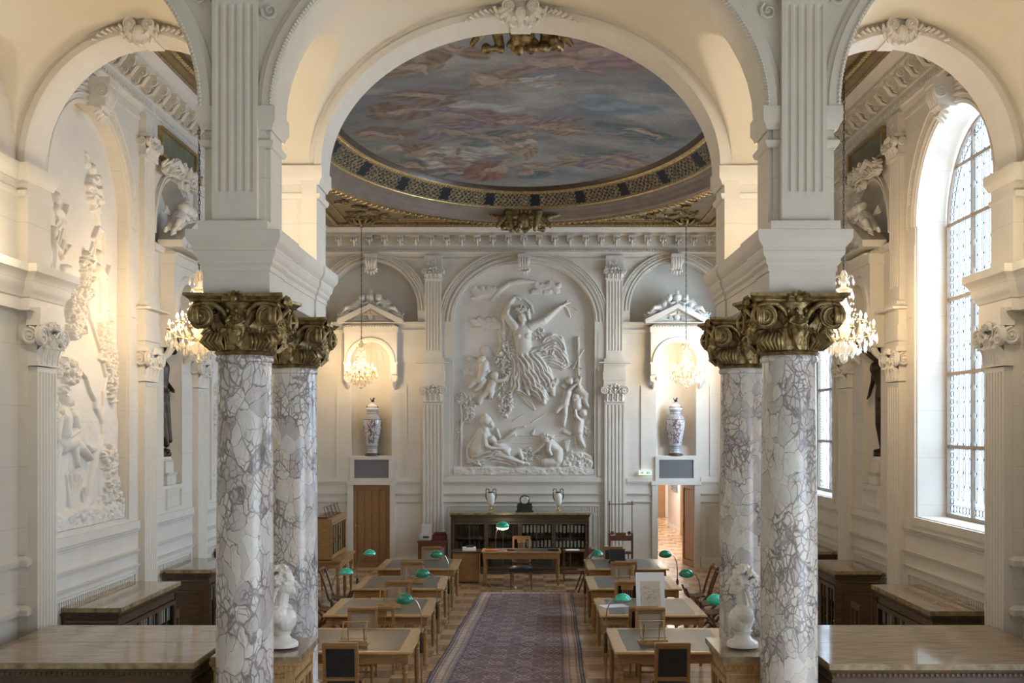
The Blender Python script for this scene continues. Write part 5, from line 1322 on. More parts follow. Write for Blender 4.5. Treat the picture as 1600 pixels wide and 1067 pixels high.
def putto(s):
    # reclining winged child leaning towards the centre (s = side)
    m = MB(); X = lambda x: s*x
    m.ball((X(0.20),-0.22,6.72), (0.085,0.085,0.095), 12, 9)
    for k in range(9): a = k*0.7; m.ball((X(0.20)+0.05*math.cos(a),-0.20+0.04*math.sin(a),6.775-0.01*k), 0.035, 7, 5)
    m.ball((X(0.20),-0.305,6.71), 0.018, 6, 5)
    m.cap((X(0.25),-0.20,6.66),(X(0.28),-0.19,6.62), 0.045, 0.06)
    m.cap((X(0.29),-0.19,6.60),(X(0.42),-0.18,6.50), 0.085, 0.09)
    m.ball((X(0.34),-0.24,6.54), (0.075,0.06,0.07), 8, 6)
    m.cap((X(0.25),-0.24,6.62),(X(0.16),-0.28,6.56), 0.036, 0.03); m.cap((X(0.16),-0.28,6.56),(X(0.08),-0.24,6.60), 0.03, 0.022); m.ball((X(0.07),-0.24,6.605), 0.028, 7, 5)
    m.cap((X(0.28),-0.12,6.63),(X(0.18),-0.10,6.60), 0.034, 0.028); m.cap((X(0.18),-0.10,6.60),(X(0.09),-0.14,6.67), 0.028, 0.02)
    m.cap((X(0.45),-0.22,6.47),(X(0.58),-0.28,6.46), 0.07, 0.055); m.cap((X(0.58),-0.28,6.46),(X(0.68),-0.24,6.34), 0.05, 0.032); m.cap((X(0.68),-0.24,6.33),(X(0.74),-0.28,6.34), 0.03, 0.02)
    m.cap((X(0.46),-0.14,6.46),(X(0.62),-0.14,6.38), 0.07, 0.05); m.cap((X(0.62),-0.14,6.38),(X(0.76),-0.14,6.30), 0.045, 0.03); m.cap((X(0.77),-0.14,6.29),(X(0.82),-0.17,6.33), 0.028, 0.02)
    for k in range(4): m.cap((X(0.33),-0.08,6.58),(X(0.40+0.035*k),-0.03,6.72-0.035*k), 0.022, 0.014)
    m.cap((X(0.40),-0.2,6.40),(X(0.15),-0.2,6.50), 0.05, 0.05)
    for k in range(5): m.cap((X(0.5+0.03*k),-0.2,6.42-0.02*k),(X(0.62+0.05*k),-0.24,6.28-0.015*k), 0.03, 0.012)
    return m
def urn_mesh():
    m = MB(); m.lathe([(0.10,6.52),(0.10,6.55),(0.05,6.57),(0.03,6.60),(0.05,6.62),(0.10,6.66),(0.115,6.74),(0.10,6.78),(0.06,6.80),(0.065,6.82),(0.03,6.84)], 20, (0,-0.2,0))
    for k in range(8): a = k*PI/4; m.tube([(0,-0.2,6.82),(0.04*math.cos(a),-0.2+0.04*math.sin(a),6.87),(0.02*math.cos(a),-0.2+0.02*math.sin(a),6.92)], [0.02,0.02,0.008], 5)
    m.cap((-0.08,-0.2,6.50),(0.08,-0.2,6.50), 0.05, 0.05)
    return m
ae0 = aedicule(); pu = {}
for s, w in ((-1, 'left'), (1, 'right')):
    o = sculpt('carved_putto', putto(s), 'plaster', None, 0.011, 1); pu[s] = o
ur = urn_mesh().build('carved_urn', 'plaster')
places = [((-ND, YW, 0), 0, 'left niche of the end wall'), ((ND, YW, 0), 0, 'right niche of the end wall'),
          ((-HX, 16.2, 0), PI/2, 'statue niche on the left wall'), ((HX, 16.2, 0), -PI/2, 'statue niche on the right wall'),
          ((-HX, 22.6, 0), PI/2, 'farther niche on the left wall'), ((HX, 22.6, 0), -PI/2, 'farther niche on the right wall')]
for k, (loc, rz, lab) in enumerate(places):
    A0 = ae0 if k == 0 else dup(ae0); A0.location = loc; A0.rotation_euler = (0,0,rz); A0['label'] = f'white pedimented stone frame of the {lab}'; A0['group'] = 'pedimented niche frames'
    if k > 1: A0.scale = (0.86, 1, 1)
    for s, w in ((-1, 'left'), (1, 'right')):
        p = pu[s] if k == 0 else dup(pu[s]); p.location = loc; p.rotation_euler = (0,0,rz)
        tag(p, f'white carved putto on the {w} slope above the {lab}', 'sculpture', 'putti on the niche pediments')
    q = ur if k == 0 else dup(ur); q.location = loc; q.rotation_euler = (0,0,rz); tag(q, f'carved white urn between putti above the {lab}', 'urn', 'carved urns on the niche pediments')

# gilt framed panels and carved garlands above the side niches
for k, (sx, y, w) in enumerate(((-1,16.2,'above the left statue niche'), (1,16.2,'above the right statue niche'), (-1,22.6,'above the farther left niche'), (1,22.6,'above the farther right niche'))):
    t = thing('gilt_framed_panel', f'long dark green panel in a gilt frame {w}', 'panel', (sx*HX, y, 0), PI/2 if sx < 0 else -PI/2, 'gilt framed panels under the cornice')
    p = MB(); p.box(-0.78, 0.78, -0.08, 0, 7.38, 7.76); p.build('painted_panel', 'greenpanel', t)
    f = MB()
    for (x0, x1, z0, z1) in ((-0.82,0.82,7.72,7.77),(-0.82,0.82,7.35,7.39),(-0.82,-0.76,7.35,7.77),(0.76,0.82,7.35,7.77)): f.box(x0, x1, -0.12, 0, z0, z1)
    f.build('gilt_frame', 'gold', t)
    g = MB(); rd = random.Random(5)
    for i in range(120):
        u = rd.uniform(-0.75, 0.75); z = 7.28-0.10*abs(u)+rd.uniform(-0.09, 0.1); a = rd.uniform(0, 6)
        g.cap((u,-0.10,z),(u+0.07*math.cos(a),-0.16-0.05*rd.random(),z+0.07*math.sin(a)), 0.028, 0.012, 7)
    for s in (-1, 1):
        spiral(g, (s*0.62,-0.12,7.20), 0.10, 2.2, 0.05, sgn=-s); spiral(g, (s*0.15,-0.20,7.32), 0.09, 2.2, 0.05, sgn=s); spiral(g, (s*0.12,-0.16,7.08), 0.08, 2, 0.04, sgn=-s)
        g.tube([(s*0.6,-0.14,7.25),(s*0.4,-0.2,7.36),(s*0.2,-0.2,7.28)], [0.04,0.05,0.04], 7)
    gt = g.build('carved_scroll_garland', 'plaster'); gt.location = (sx*HX, y, 0); gt.rotation_euler = (0,0,PI/2 if sx < 0 else -PI/2)
    tag(gt, f'carved plaster crest of scrolls and leaves {w}', 'ornament', 'carved crests over the niches')

# scrolled keystones of the wall arches
def keystone():
    m = MB(); w = 0.13
    m.box(-w*1.15, w*1.15, -0.30, 0, 7.62, 7.70); m.box(-w, w, -0.24, 0, 7.36, 7.62)
    for k in range(4): m.tube([((k-1.5)*w*0.5,-0.25,7.62),((k-1.5)*w*0.5,-0.27,7.52),((k-1.5)*w*0.5,-0.22,7.40),((k-1.5)*w*0.5,-0.16,7.34)], 0.032, 6)
    for s in (-1, 1): spiral(m, (s*w,-0.20,7.54), 0.10, 2.2, 0.015, axis='x')
    for k in range(7):
        a = PI*k/6; m.tube([(0,-0.10,7.36),(w*1.1*math.cos(a),-0.17,7.33-0.06*math.sin(a)),(w*1.3*math.cos(a),-0.11,7.34-0.15*math.sin(a))], [0.02,0.035,0.012], 6)
    return m
k0 = None
for (loc, rz, z, lab) in [((0,YW,0),0,0.10,'over the central relief'), ((-ND,YW,0),0,0.10,'over the left vase niche'), ((ND,YW,0),0,0.10,'over the right vase niche')] + \
     [((sx*HX,y,0), PI/2 if sx < 0 else -PI/2, -0.02, f'over the {w} arch on the {"left" if sx < 0 else "right"} wall') for sx in (-1, 1) for (y, w) in ((13.1,'nearest'),(19.4,'middle'),(25.4,'farthest'))]:
    q = keystone().build('scrolled_keystone', 'plaster') if k0 is None else dup(k0); k0 = k0 or q
    q.location = (loc[0], loc[1], z); q.rotation_euler = (0,0,rz); tag(q, f'scrolled stone keystone with a leaf {lab}', 'keystone', 'scrolled keystones of the wall arches')

# ------------------------------------------------------------------ grilles, doors, exit sign
for sx, w in ((-1,'left'), (1,'right')):
    t = thing('ventilation_grille', f'dark wire mesh grille in a white stone frame over the {w} door', 'grille', (sx*ND, YW, 0), 0, 'mesh grilles over the doors')
    g = MB(); g.box(-0.42, 0.42, -0.012, 0.02, 2.25, 2.69); g.build('mesh', 'wire', t)
    b = MB()
    for k in range(30): x = -0.40+0.8*k/29; b.box(x-0.004, x+0.004, -0.025, -0.012, 2.26, 2.68)
    for k in range(15): z = 2.27+0.40*k/14; b.box(-0.41, 0.41, -0.025, -0.012, z-0.004, z+0.004)
    b.build('wire_bars', 'wire', t)
def door_leaf(parent):
    d = MB(); d.box(-0.455, 0.455, 0.05, 0.10, 0.01, 2.06)
    for k in range(4):
        x = -0.36+0.18*k; d.box(x+0.008, x+0.172, 0.035, 0.06, 0.16, 1.93)
    for (x0, x1, z0, z1) in ((-0.455,-0.37,0.01,2.06),(0.37,0.455,0.01,2.06),(-0.455,0.455,1.95,2.06),(-0.455,0.455,0.01,0.14)): d.box(x0, x1, 0.015, 0.06, z0, z1)
    o = d.build('panel', 'door', parent)
    h = MB(); h.box(-0.425, -0.385, 0.0, 0.02, 0.93, 1.09); h.tube([(-0.405,0.01,1.05),(-0.405,-0.05,1.05),(-0.31,-0.05,1.05)], 0.010, 8); h.build('door_handle', 'brass', o)
for n, (x, y, rz, lab) in enumerate((( -ND, YW, 0, 'closed oak plank door with a brass handle in the left of the end wall'), (ND+0.44, YW+0.06, -math.radians(80), 'oak door standing open into the corridor at the right of the end wall'))):
    e = bpy.data.objects.new(f'door_{n+1}', None); COL.objects.link(e); e['kind'] = 'structure'; e['label'] = lab; e['category'] = 'door'
    e.location = (x, y, 0); e.rotation_euler = (0,0,rz)
    door_leaf(e)
    if n == 1:
        for ch in e.children: ch.location = (-0.455, 0.0, 0)
es = thing('exit_sign', 'small green and white exit sign on the wall left of the open doorway', 'sign', (3.02, YW-0.06, 2.335))
b = MB(); b.box(-0.15,0.15,-0.04,0.05,-0.005,0.085); b.build('sign_box', 'exit_white', es)
b = MB(); b.box(-0.12,-0.055,-0.045,-0.04,0.012,0.07); b.box(0.03,0.13,-0.045,-0.04,0.012,0.07); b.build('green_field', 'exit_green', es)
b = MB(); b.ball((-0.09,-0.048,0.058), 0.007, 6, 4); b.bar((-0.09,-0.048,0.05),(-0.095,-0.048,0.033),0.009,0.003); b.bar((-0.095,-0.048,0.033),(-0.105,-0.048,0.02),0.006,0.003); b.bar((-0.095,-0.048,0.033),(-0.082,-0.048,0.022),0.006,0.003); b.bar((-0.09,-0.048,0.047),(-0.078,-0.048,0.04),0.005,0.003)
b.bar((0.05,-0.048,0.041),(0.095,-0.048,0.041),0.003,0.010); b.add([(0.09,-0.048,0.06),(0.09,-0.048,0.022),(0.12,-0.048,0.041)], [(0,1,2)]); b.build('pictogram', 'exit_white', es)
# corridor behind the open doorway
co = MB(); co.box(2.0, 3.27, YW+0.25, YW+0.3, 0, 3); co.box(4.33, 8.0, YW+0.25, YW+0.3, 0, 3); co.box(3.2, 4.4, YW+0.25, YW+0.3, 2.1, 3)
co.build('corridor_near_wall', 'corridor', smooth=False)['kind'] = 'structure'
cw = MB(); cw.box(5.12, 5.3, YW+0.3, 38.8, 0, 3); cw.box(2.4, 2.5, YW+0.3, 42.5, 0, 3); cw.box(2.4, 8, 42.5, 42.6, 0, 3); cw.box(8.0, 8.1, 38, 42.6, 0, 3)
struct(cw.build('wall_corridor', 'corridor', smooth=False), 'pale corridor wall beyond the open doorway')
cf = MB(); cf.box(2.4, 8.1, YW+0.03, 42.6, -0.1, 0.003); struct(cf.build('floor_corridor', 'floor', smooth=False)); cc = MB(); cc.box(2.4,8.1,YW+0.3,42.6,2.95,3.05); struct(cc.build('ceiling_corridor', 'corridor', smooth=False))
dd = MB(); dd.box(5.07, 5.13, 34.2, 35.4, 0, 1.95); struct(dd.build('door_3', 'door', smooth=False), 'closed oak door in the corridor beyond the open doorway')
bb = MB(); bb.box(5.09, 5.13, 35.5, 38.8, 0, 0.14); struct(bb.build('baseboard_corridor', 'porcelain', smooth=False))
vg = MB(); vg.box(5.10, 5.13, 36.3, 37.8, 1.35, 1.75)
for k in range(6): vg.box(5.07, 5.125, 36.35, 37.75, 1.37+k*0.06, 1.40+k*0.06)
tag(vg.build('wall_vent', 'wire', smooth=False), 'slatted grey vent on the corridor wall beyond the doorway', 'vent')
dd = MB(); dd.box(5.05, 5.48, 42.4, 42.52, 0.0, 2.4); struct(dd.build('door_4', 'door', smooth=False), 'brown door at the far end of the corridor')
for yy in (31, 36, 40.5): lamp('corridor_ceiling_light', 'AREA', (4.0 if yy < 38 else 5.5, yy, 2.9), 70, (1.0,0.93,0.84), 0.8, (0,0,0))
# ------------------------------------------------------------------ crystal chandeliers
def make_chandelier():
    t = thing('crystal_chandelier', 'x', 'chandelier')
    # origin at the bottom finial; body 1.16 m tall
    s = MB(); s.lathe([(0.0,0.0),(0.035,0.02),(0.05,0.05),(0.03,0.09),(0.02,0.11),(0.06,0.13),(0.13,0.17),(0.17,0.22),(0.12,0.26),(0.04,0.29),(0.03,0.34),(0.06,0.40),(0.08,0.46),(0.05,0.53),(0.03,0.58),(0.05,0.64),(0.07,0.70),(0.04,0.78),(0.03,0.84),(0.09,0.90),(0.11,0.92),(0.03,0.96),(0.03,1.05),(0.05,1.10),(0.02,1.16)], 16)
    s.build('glass_stem', 'crystal', t)
    for k in range(12):
        a = 2*PI*k/12; R = 0.37; ca, sa = math.cos(a), math.sin(a); hz = 0.40 if k % 2 else 0.50; R = 0.36 if k % 2 else 0.27
        m = MB(); m.tube([(0.03*ca,0.03*sa,0.34),(0.12*ca,0.12*sa,0.30),(0.24*ca*R/.3,0.24*sa*R/.3,0.33),(R*ca,R*sa,hz)], [0.012,0.010,0.009,0.008], 6)
        m.lathe([(0.008,hz),(0.035,hz+0.012),(0.04,hz+0.02),(0.012,hz+0.022),(0.012,hz+0.07)], 10, (R*ca,R*sa,0))
        ar = m.build('arm', 'gold', t)
        b = MB(); b.lathe([(0.010,hz+0.07),(0.017,hz+0.085),(0.014,hz+0.105),(0.002,hz+0.135)], 8, (R*ca,R*sa,0)); b.build('candle_bulb', 'bulb', ar)
    d = MB(); rd = random.Random(2)
    def drop(x, y, z, h, w=0.016):
        d.add([(x+w,y,z-h*.6),(x,y+w,z-h*.6),(x-w,y,z-h*.6),(x,y-w,z-h*.6),(x,y,z),(x,y,z-h)], [(0,1,4),(1,2,4),(2,3,4),(3,0,4),(1,0,5),(2,1,5),(3,2,5),(0,3,5)])
    for (R, z, n, h) in ((0.39,0.36,24,0.11),(0.33,0.30,20,0.10),(0.26,0.26,18,0.12),(0.18,0.20,14,0.12),(0.28,0.47,16,0.09),(0.10,0.14,8,0.08),(0.11,0.90,10,0.10),(0.08,0.72,8,0.10),(0.20,0.40,12,0.10),(0.36,0.44,20,0.07)):
        for k in range(n): a = 2*PI*(k+rd.random()*0.3)/n; drop(R*math.cos(a), R*math.sin(a), z+rd.uniform(-.02,.02), h*rd.uniform(.8,1.1), 0.018)
    for k in range(12):   # swags from the crown to the arms
        a = 2*PI*k/12
        for j in range(9):
            q = j/8; R = 0.09+(0.32-0.09)*q**1.6; z = 0.92-0.42*q-0.10*math.sin(PI*q); d.ball((R*math.cos(a), R*math.sin(a), z), 0.011, 5, 4)
    for k in range(8):
        a = 2*PI*k/8
        for j in range(5): q = j/4; d.tube([(0.03*math.cos(a),0.03*math.sin(a),1.02),(0.08*math.cos(a),0.08*math.sin(a),1.10),(0.12*math.cos(a),0.12*math.sin(a),1.07)], 0.008, 4)
        drop(0.12*math.cos(a), 0.12*math.sin(a), 1.06, 0.09, 0.016)
    dr = d.build('crystal_drops', 'crystal', t, smooth=False); dr['kind'] = 'stuff'
    return t
ch0 = make_chandelier()
def chain(x, y, z0, z1, parent):
    m = MB(); n = int((z1-z0)/0.062)
    for k in range(n):
        z = z0+(z1-z0)*(k+0.5)/n; pts = []
        for j in range(9):
            a = 2*PI*j/8; u, v = 0.012*math.cos(a), 0.038*math.sin(a); pts.append((u, 0, z+v) if k % 2 else (0, u, z+v))
        m.tube(pts, 0.0055, 4, caps=False)
    return m.build('chain', 'darkmetal', parent)
chsp = [(-4.0, 13.5, 4.29, 'front left crystal chandelier, half behind the gilt capital'), (4.0, 13.5, 4.29, 'front right crystal chandelier beside the tall window'),
        (-3.97, 26.2, 4.42, 'back left crystal chandelier hanging before the left vase niche'), (3.97, 26.2, 4.42, 'back right crystal chandelier hanging before the right vase niche')]
for k, (x, y, z, lab) in enumerate(chsp):
    c = ch0 if k == 0 else dup(ch0)
    if y > 20: x *= 0.985
    c.location = (x, y, z); c['label'] = lab; c['group'] = 'crystal chandeliers'
    if k == 0: c0_lab = lab
for o in [o for o in bpy.data.objects if o.name.startswith('crystal_chandelier')]:
    chain(0, 0, 1.16, ZC-o.location.z-0.12, o)
    r = MB(); zt = ZC-o.location.z
    r.lathe([(0.02,zt-0.16),(0.06,zt-0.12),(0.05,zt-0.08),(0.16,zt-0.05),(0.24,zt-0.03),(0.30,zt-0.01)], 24)
    for q in range(12): a = q*PI/6; r.tube([(0.05*math.cos(a),0.05*math.sin(a),zt-0.10),(0.2*math.cos(a),0.2*math.sin(a),zt-0.10),(0.34*math.cos(a),0.34*math.sin(a),zt-0.04)], [0.02,0.045,0.015], 6)
    r.build('gilt_ceiling_rosette', 'gilt', o)
    x, y, z = o.location; P_ = CHP*(1.0 if y < 20 else 0.70)
    for q in range(3):
        a = q*2*PI/3+0.5; lamp('chandelier_light', 'POINT', (x+0.34*math.cos(a), y+0.34*math.sin(a), z+0.60), P_/3, CHC, 0.12)

# ------------------------------------------------------------------ porcelain vases in the end wall niches
prof = [(0.0,0.0),(0.135,0.0),(0.14,0.03),(0.135,0.10),(0.15,0.22),(0.19,0.42),(0.232,0.62),(0.245,0.74),(0.235,0.84),(0.20,0.92),(0.145,0.97),(0.135,1.0),(0.14,1.06),(0.16,1.09)]
def prof_at(z):
    for (r0, z0), (r1, z1) in zip(prof[1:-1], prof[2:]):
        if z0 <= z <= z1: return r0+(r1-r0)*(z-z0)/(z1-z0+1e-9)
    return 0.14
def paintcol(th, z, seed):
    a = th*3; mot = np.abs(np.sin(a*1.0))            # three large flower sprays
    n1 = fbm(th*7+seed, z*26, 4); n2 = fbm(th*9+seed*3, z*30+9, 4)
    w = np.array([0.55,0.54,0.53]); bl = np.array([0.11,0.12,0.18]); rd = np.array([0.27,0.13,0.10])
    c = np.ones(th.shape+(3,))*w
    body = (z > 0.24) & (z < 0.86)
    spray = body & (np.abs(((th/(2*PI)*4+0.5) % 1)-0.5) < 0.28)
    c[spray & (n1 > 0.53)] = bl; c[spray & (n2 > 0.58)] = rd
    gold_ = spray & (n1 > 0.50) & (n1 < 0.53); c[gold_] = (0.35,0.22,0.12)
    c[body & ~spray & (n2 > 0.66)] = bl
    for (lo, hi) in ((0.84,0.99),(0.09,0.17)):
        b = (z > lo) & (z < hi); pat = np.sin(th*22)*np.sin((z-lo)/(hi-lo)*PI*5) > -0.1
        c[b] = bl*1.6; c[b & pat] = w*0.9
    for q in (0.17, 0.20, 0.84, 0.99, 1.04, 0.06): c[np.abs(z-q) < 0.006] = bl
    return c
def make_vase(seed):
    t = thing('covered_vase', 'x', 'vase')
    zs_ = np.linspace(0, 1.09, 170); th = np.linspace(0, 2*PI, 150)
    A = np.array([[(prof_at(z)*math.cos(a), prof_at(z)*math.sin(a), z+0.06) for a in th] for z in zs_])
    C_ = paintcol(th[None, :]*np.ones((170, 1)), zs_[:, None]*np.ones((1, 150)), seed)
    fast_grid('body', A, 'vpaint', t, C_)
    l = MB(); l.lathe([(0.165,1.15),(0.17,1.17),(0.165,1.19),(0.14,1.22),(0.10,1.27),(0.05,1.30),(0.03,1.31),(0.045,1.33),(0.02,1.34)], 32); l.build('lid', 'porcelain', t)
    lb = MB(); 
    for k in range(24): a = 2*PI*k/24; lb.ball((0.15*math.cos(a),0.15*math.sin(a),1.21), (0.012,0.012,0.02), 6, 4)
    lb.build('lid_beading', 'blackstone', t)
    d = MB(); d.cap((0,0,1.35),(0.02,0,1.40), 0.028, 0.022); d.ball((0.035,-0.005,1.43), 0.024, 8, 6); d.cap((0.03,0.01,1.40),(0.045,0.012,1.345), 0.010, 0.009); d.cap((0.03,-0.012,1.40),(0.045,-0.012,1.345), 0.010, 0.009); d.cap((-0.02,0,1.37),(-0.045,0,1.43), 0.010, 0.012); d.cap((0.05,0,1.425),(0.065,0,1.42), 0.012, 0.009)
    sculpt('dog_finial', d, 'blackstone', t, 0.006, 1)
    s = MB(); s.lathe([(0.19,0.0),(0.19,0.03),(0.16,0.04),(0.155,0.06)], 24); s.build('wooden_stand', 'walnut', t)
    return t
v1 = make_vase(1.0); v1.location = (-ND, YW+0.12, 2.80); v1['label'] = 'tall lidded porcelain vase with dark dog finial in the left end wall niche'
v2 = make_vase(5.0); v2.location = (ND, YW+0.12, 2.80); v2['label'] = 'tall lidded porcelain vase with dark dog finial in the right end wall niche'
for v in (v1, v2): v['group'] = 'covered porcelain vases'

# ------------------------------------------------------------------ bronze statues in the side niches
def ped(parent):
    b = MB(); b.box(-0.20,0.20,0.02,0.34,2.65,2.78); b.sweep([(-0.20,0.02),(0.20,0.02),(0.20,0.34),(-0.20,0.34)], corn(0.05,0.03,2.78), closed=True); b.box(-0.17,0.17,0.05,0.32,2.78,3.0); b.lathe([(0.17,3.0),(0.18,3.02),(0.16,3.05),(0.165,3.07)], 24, (0,0.2,0)); b.build('stone_pedestal', 'stone_plain', parent)
t = thing('bronze_statue', 'dark draped bronze figure with one raised arm in the left wall niche', 'statue', (-HX, 16.2, 0), PI/2, 'bronze statues in the side niches')
m = MB(); y = 0.20
m.lathe([(0.17,3.07),(0.17,3.12),(0.15,3.14)], 20, (0,y,0))
m.cap((-0.07,y-0.02,3.18),(-0.06,y,3.6), 0.055, 0.085); m.cap((0.08,y+0.03,3.18),(0.06,y,3.6), 0.05, 0.085); m.cap((-0.07,y-0.06,3.16),(-0.08,y-0.15,3.15), 0.04, 0.03); m.cap((0.08,y,3.16),(0.10,y-0.1,3.15), 0.04, 0.03)
m.cap((-0.05,y,3.6),(-0.04,y,3.98), 0.10, 0.14); m.cap((0.06,y,3.6),(0.04,y,3.98), 0.10, 0.14)
for k in range(10): a = k*0.63; m.cap((0.13*math.cos(a),y+0.11*math.sin(a),3.95),(0.17*math.cos(a+0.5),y+0.14*math.sin(a+0.5),3.25+0.06*(k % 3)), 0.035, 0.045)
m.cap((0,y,3.98),(0.0,y,4.12), 0.15, 0.115); m.cap((0,y,4.12),(0,y,4.38), 0.12, 0.15); m.cap((-0.12,y,4.42),(0.12,y,4.42), 0.07, 0.07); m.cap((0,y,4.42),(0,y,4.52), 0.055, 0.05)
m.ball((0,y-0.01,4.62), (0.085,0.10,0.12), 12, 9); m.ball((0,y+0.04,4.66), (0.095,0.09,0.09), 10, 8); m.ball((0,y-0.11,4.61), (0.018,0.02,0.025), 6, 5)
m.cap((-0.17,y,4.42),(-0.24,y-0.10,4.62), 0.055, 0.045); m.cap((-0.24,y-0.10,4.62),(-0.20,y-0.22,4.85), 0.045, 0.035); m.ball((-0.20,y-0.24,4.89), (0.04,0.03,0.05), 8, 6)
m.cap((0.17,y,4.42),(0.22,y-0.02,4.18), 0.055, 0.045); m.cap((0.22,y-0.02,4.18),(0.12,y-0.16,4.05), 0.042, 0.032)
for k in range(4): m.cap((0.12-0.015*k,y-0.16,4.05),(0.09-0.015*k,y-0.20,4.02), 0.012, 0.010)
m.ball((-0.21,y-0.27,4.72), (0.06,0.10,0.16), 9, 7)
sculpt('draped_figure', m, 'bronze', t, 0.012, 2); ped(t)
t = thing('bronze_statue', 'slender dark bronze nude leaning back with an arm raised in the right wall niche', 'statue', (HX, 16.2, 0), -PI/2, 'bronze statues in the side niches')
m = MB()
m.lathe([(0.17,3.07),(0.17,3.12),(0.15,3.14)], 20, (0,y,0))
# local +x points towards the camera on this wall
m.cap((-0.02,y-0.02,3.17),(0.0,y-0.08,3.55), 0.045, 0.065); m.cap((0.0,y-0.08,3.55),(0.02,y-0.05,3.95), 0.065, 0.105); m.cap((0.08,y+0.06,3.20),(0.09,y+0.02,3.58), 0.04, 0.06); m.cap((0.09,y+0.02,3.58),(0.05,y,3.95), 0.062, 0.10)
m.cap((-0.02,y-0.02,3.16),(-0.04,y-0.14,3.15), 0.035, 0.025); m.cap((0.08,y+0.04,3.17),(0.10,y-0.08,3.15), 0.035, 0.025)
m.cap((0.03,y-0.03,3.97),(0.02,y-0.04,4.15), 0.13, 0.095); m.cap((0.02,y-0.04,4.15),(0.0,y-0.10,4.38), 0.10, 0.13); m.cap((-0.11,y-0.1,4.44),(0.12,y-0.1,4.44), 0.06, 0.06); m.cap((0,y-0.1,4.44),(0,y-0.12,4.52), 0.045, 0.042)
m.ball((0,y-0.14,4.61), (0.075,0.09,0.105), 12, 9); m.ball((0.0,y-0.09,4.65), (0.08,0.08,0.08), 10, 8); m.cap((0,y-0.06,4.66),(0,y+0.02,4.62), 0.04, 0.03)
m.cap((0.15,y-0.1,4.44),(0.14,y-0.26,4.56), 0.048, 0.038); m.cap((0.14,y-0.26,4.56),(0.06,y-0.42,4.70), 0.036, 0.026); m.ball((0.05,y-0.44,4.73), (0.025,0.04,0.04), 8, 6)
m.cap((-0.14,y-0.1,4.44),(-0.18,y-0.12,4.2), 0.048, 0.038); m.cap((-0.18,y-0.12,4.2),(-0.10,y-0.2,4.0), 0.036, 0.026); m.cap((-0.10,y-0.2,3.99),(-0.08,y-0.24,3.93), 0.026, 0.014)
sculpt('nude_figure', m, 'bronze', t, 0.012, 2); ped(t)

# ------------------------------------------------------------------ white marble busts
def bust(loc, rz, lab, flip=1):
    t = thing('marble_bust', lab, 'bust', loc, rz, 'white marble busts on the bookcases')
    m = MB(); m.lathe([(0.13,0.0),(0.13,0.025),(0.12,0.04),(0.08,0.06),(0.06,0.09),(0.075,0.12),(0.085,0.13)], 24); m.build('socle', 'white_marble', t)
    m = MB()
    m.cap((0,0,0.14),(0,0,0.22), 0.07, 0.10); m.cap((-0.09,0.01,0.27),(0.09,0.01,0.27), 0.075, 0.075); m.ball((0,-0.03,0.22), (0.13,0.09,0.10), 12, 9)
    m.cap((0,0.01,0.32),(0,-0.01,0.43), 0.055, 0.05); m.ball((0,-0.02,0.52), (0.068,0.085,0.10), 14, 11); m.ball((0,-0.055,0.475), (0.05,0.05,0.05), 10, 8)
    m.cap((0,-0.095,0.545),(0,-0.122,0.505), 0.010, 0.016); m.cap((-0.02,-0.098,0.47),(0.02,-0.098,0.47), 0.009, 0.009); m.ball((0,-0.095,0.445), (0.024,0.02,0.02), 8, 6); m.cap((-0.045,-0.078,0.555),(0.045,-0.078,0.555), 0.014, 0.014)
    rd = random.Random(4)
    for k in range(230):
        th = rd.uniform(0, 2*PI); ph = rd.uniform(-0.35, 1.5); r = 0.078+rd.uniform(0,0.018)
        x = r*math.cos(ph)*math.cos(th); yy = 0.015+r*1.1*math.cos(ph)*math.sin(th); z = 0.55+r*1.1*math.sin(ph)
        if yy < -0.055 and z < 0.60: continue
        a = rd.uniform(0, 6); m.cap((x,yy,z),(x+0.02*math.cos(a),yy+0.02*math.sin(a),z+0.02*math.sin(a*2)), 0.0145, 0.010, 7)
    for s in (-1, 1):
        for k in range(5): m.ball((s*(0.068+0.004*k), 0.03+0.008*k, 0.47-0.03*k), 0.020, 8, 6)
    sculpt('head', m, 'white_marble', t, 0.0055, 1)
    return t
bust((-2.19, 10.02, 1.49), math.radians(85), 'white marble bust with curly hair in profile between the left columns').scale = (1.12,1.12,1.12)
bust((2.05, 10.02, 1.49), math.radians(-95), 'white marble bust with curly hair in profile between the right columns').scale = (1.12,1.12,1.12)

# ------------------------------------------------------------------ marble-topped bookcases
def books_row(x0, x1, y, z, h, mats, rd, depth=0.2, name='book', wr=(0.03,0.05), lab='', grp='', parent_loc=(0,0,0), rz=0, label_on=False, gap=0.0):
    # every book is its own object
    x = x0
    Rm = Matrix.Translation(Vector(parent_loc)) @ rotz(rz)
    while x < x1-0.02:
        w = rd.uniform(*wr); hh = h*rd.uniform(0.88, 1.0); mt = rd.choice(mats)
        key = (round(w, 3), round(hh, 2), mt, label_on)
        mb = MB(); mb.box(0, w-0.003, 0, depth, 0, hh)
        # rounded spine
        mb.tube([(w/2,0.003,0.0),(w/2,0.003,hh)], w*0.42, 6)
        o = mb.build(name, mt, None, smooth=False); p = Rm @ Vector((x, y, z)); o.location = p; o.rotation_euler = (0,0,rz)
        tag(o, lab, 'book', grp)
        if label_on:
            l = MB(); l.box(0.004, w-0.007, -w*0.42-0.004, 0.0, hh*0.40, hh*0.97); l.build('spine_label', 'book_white', o, smooth=False)
        x += w+gap
CB_N = 0
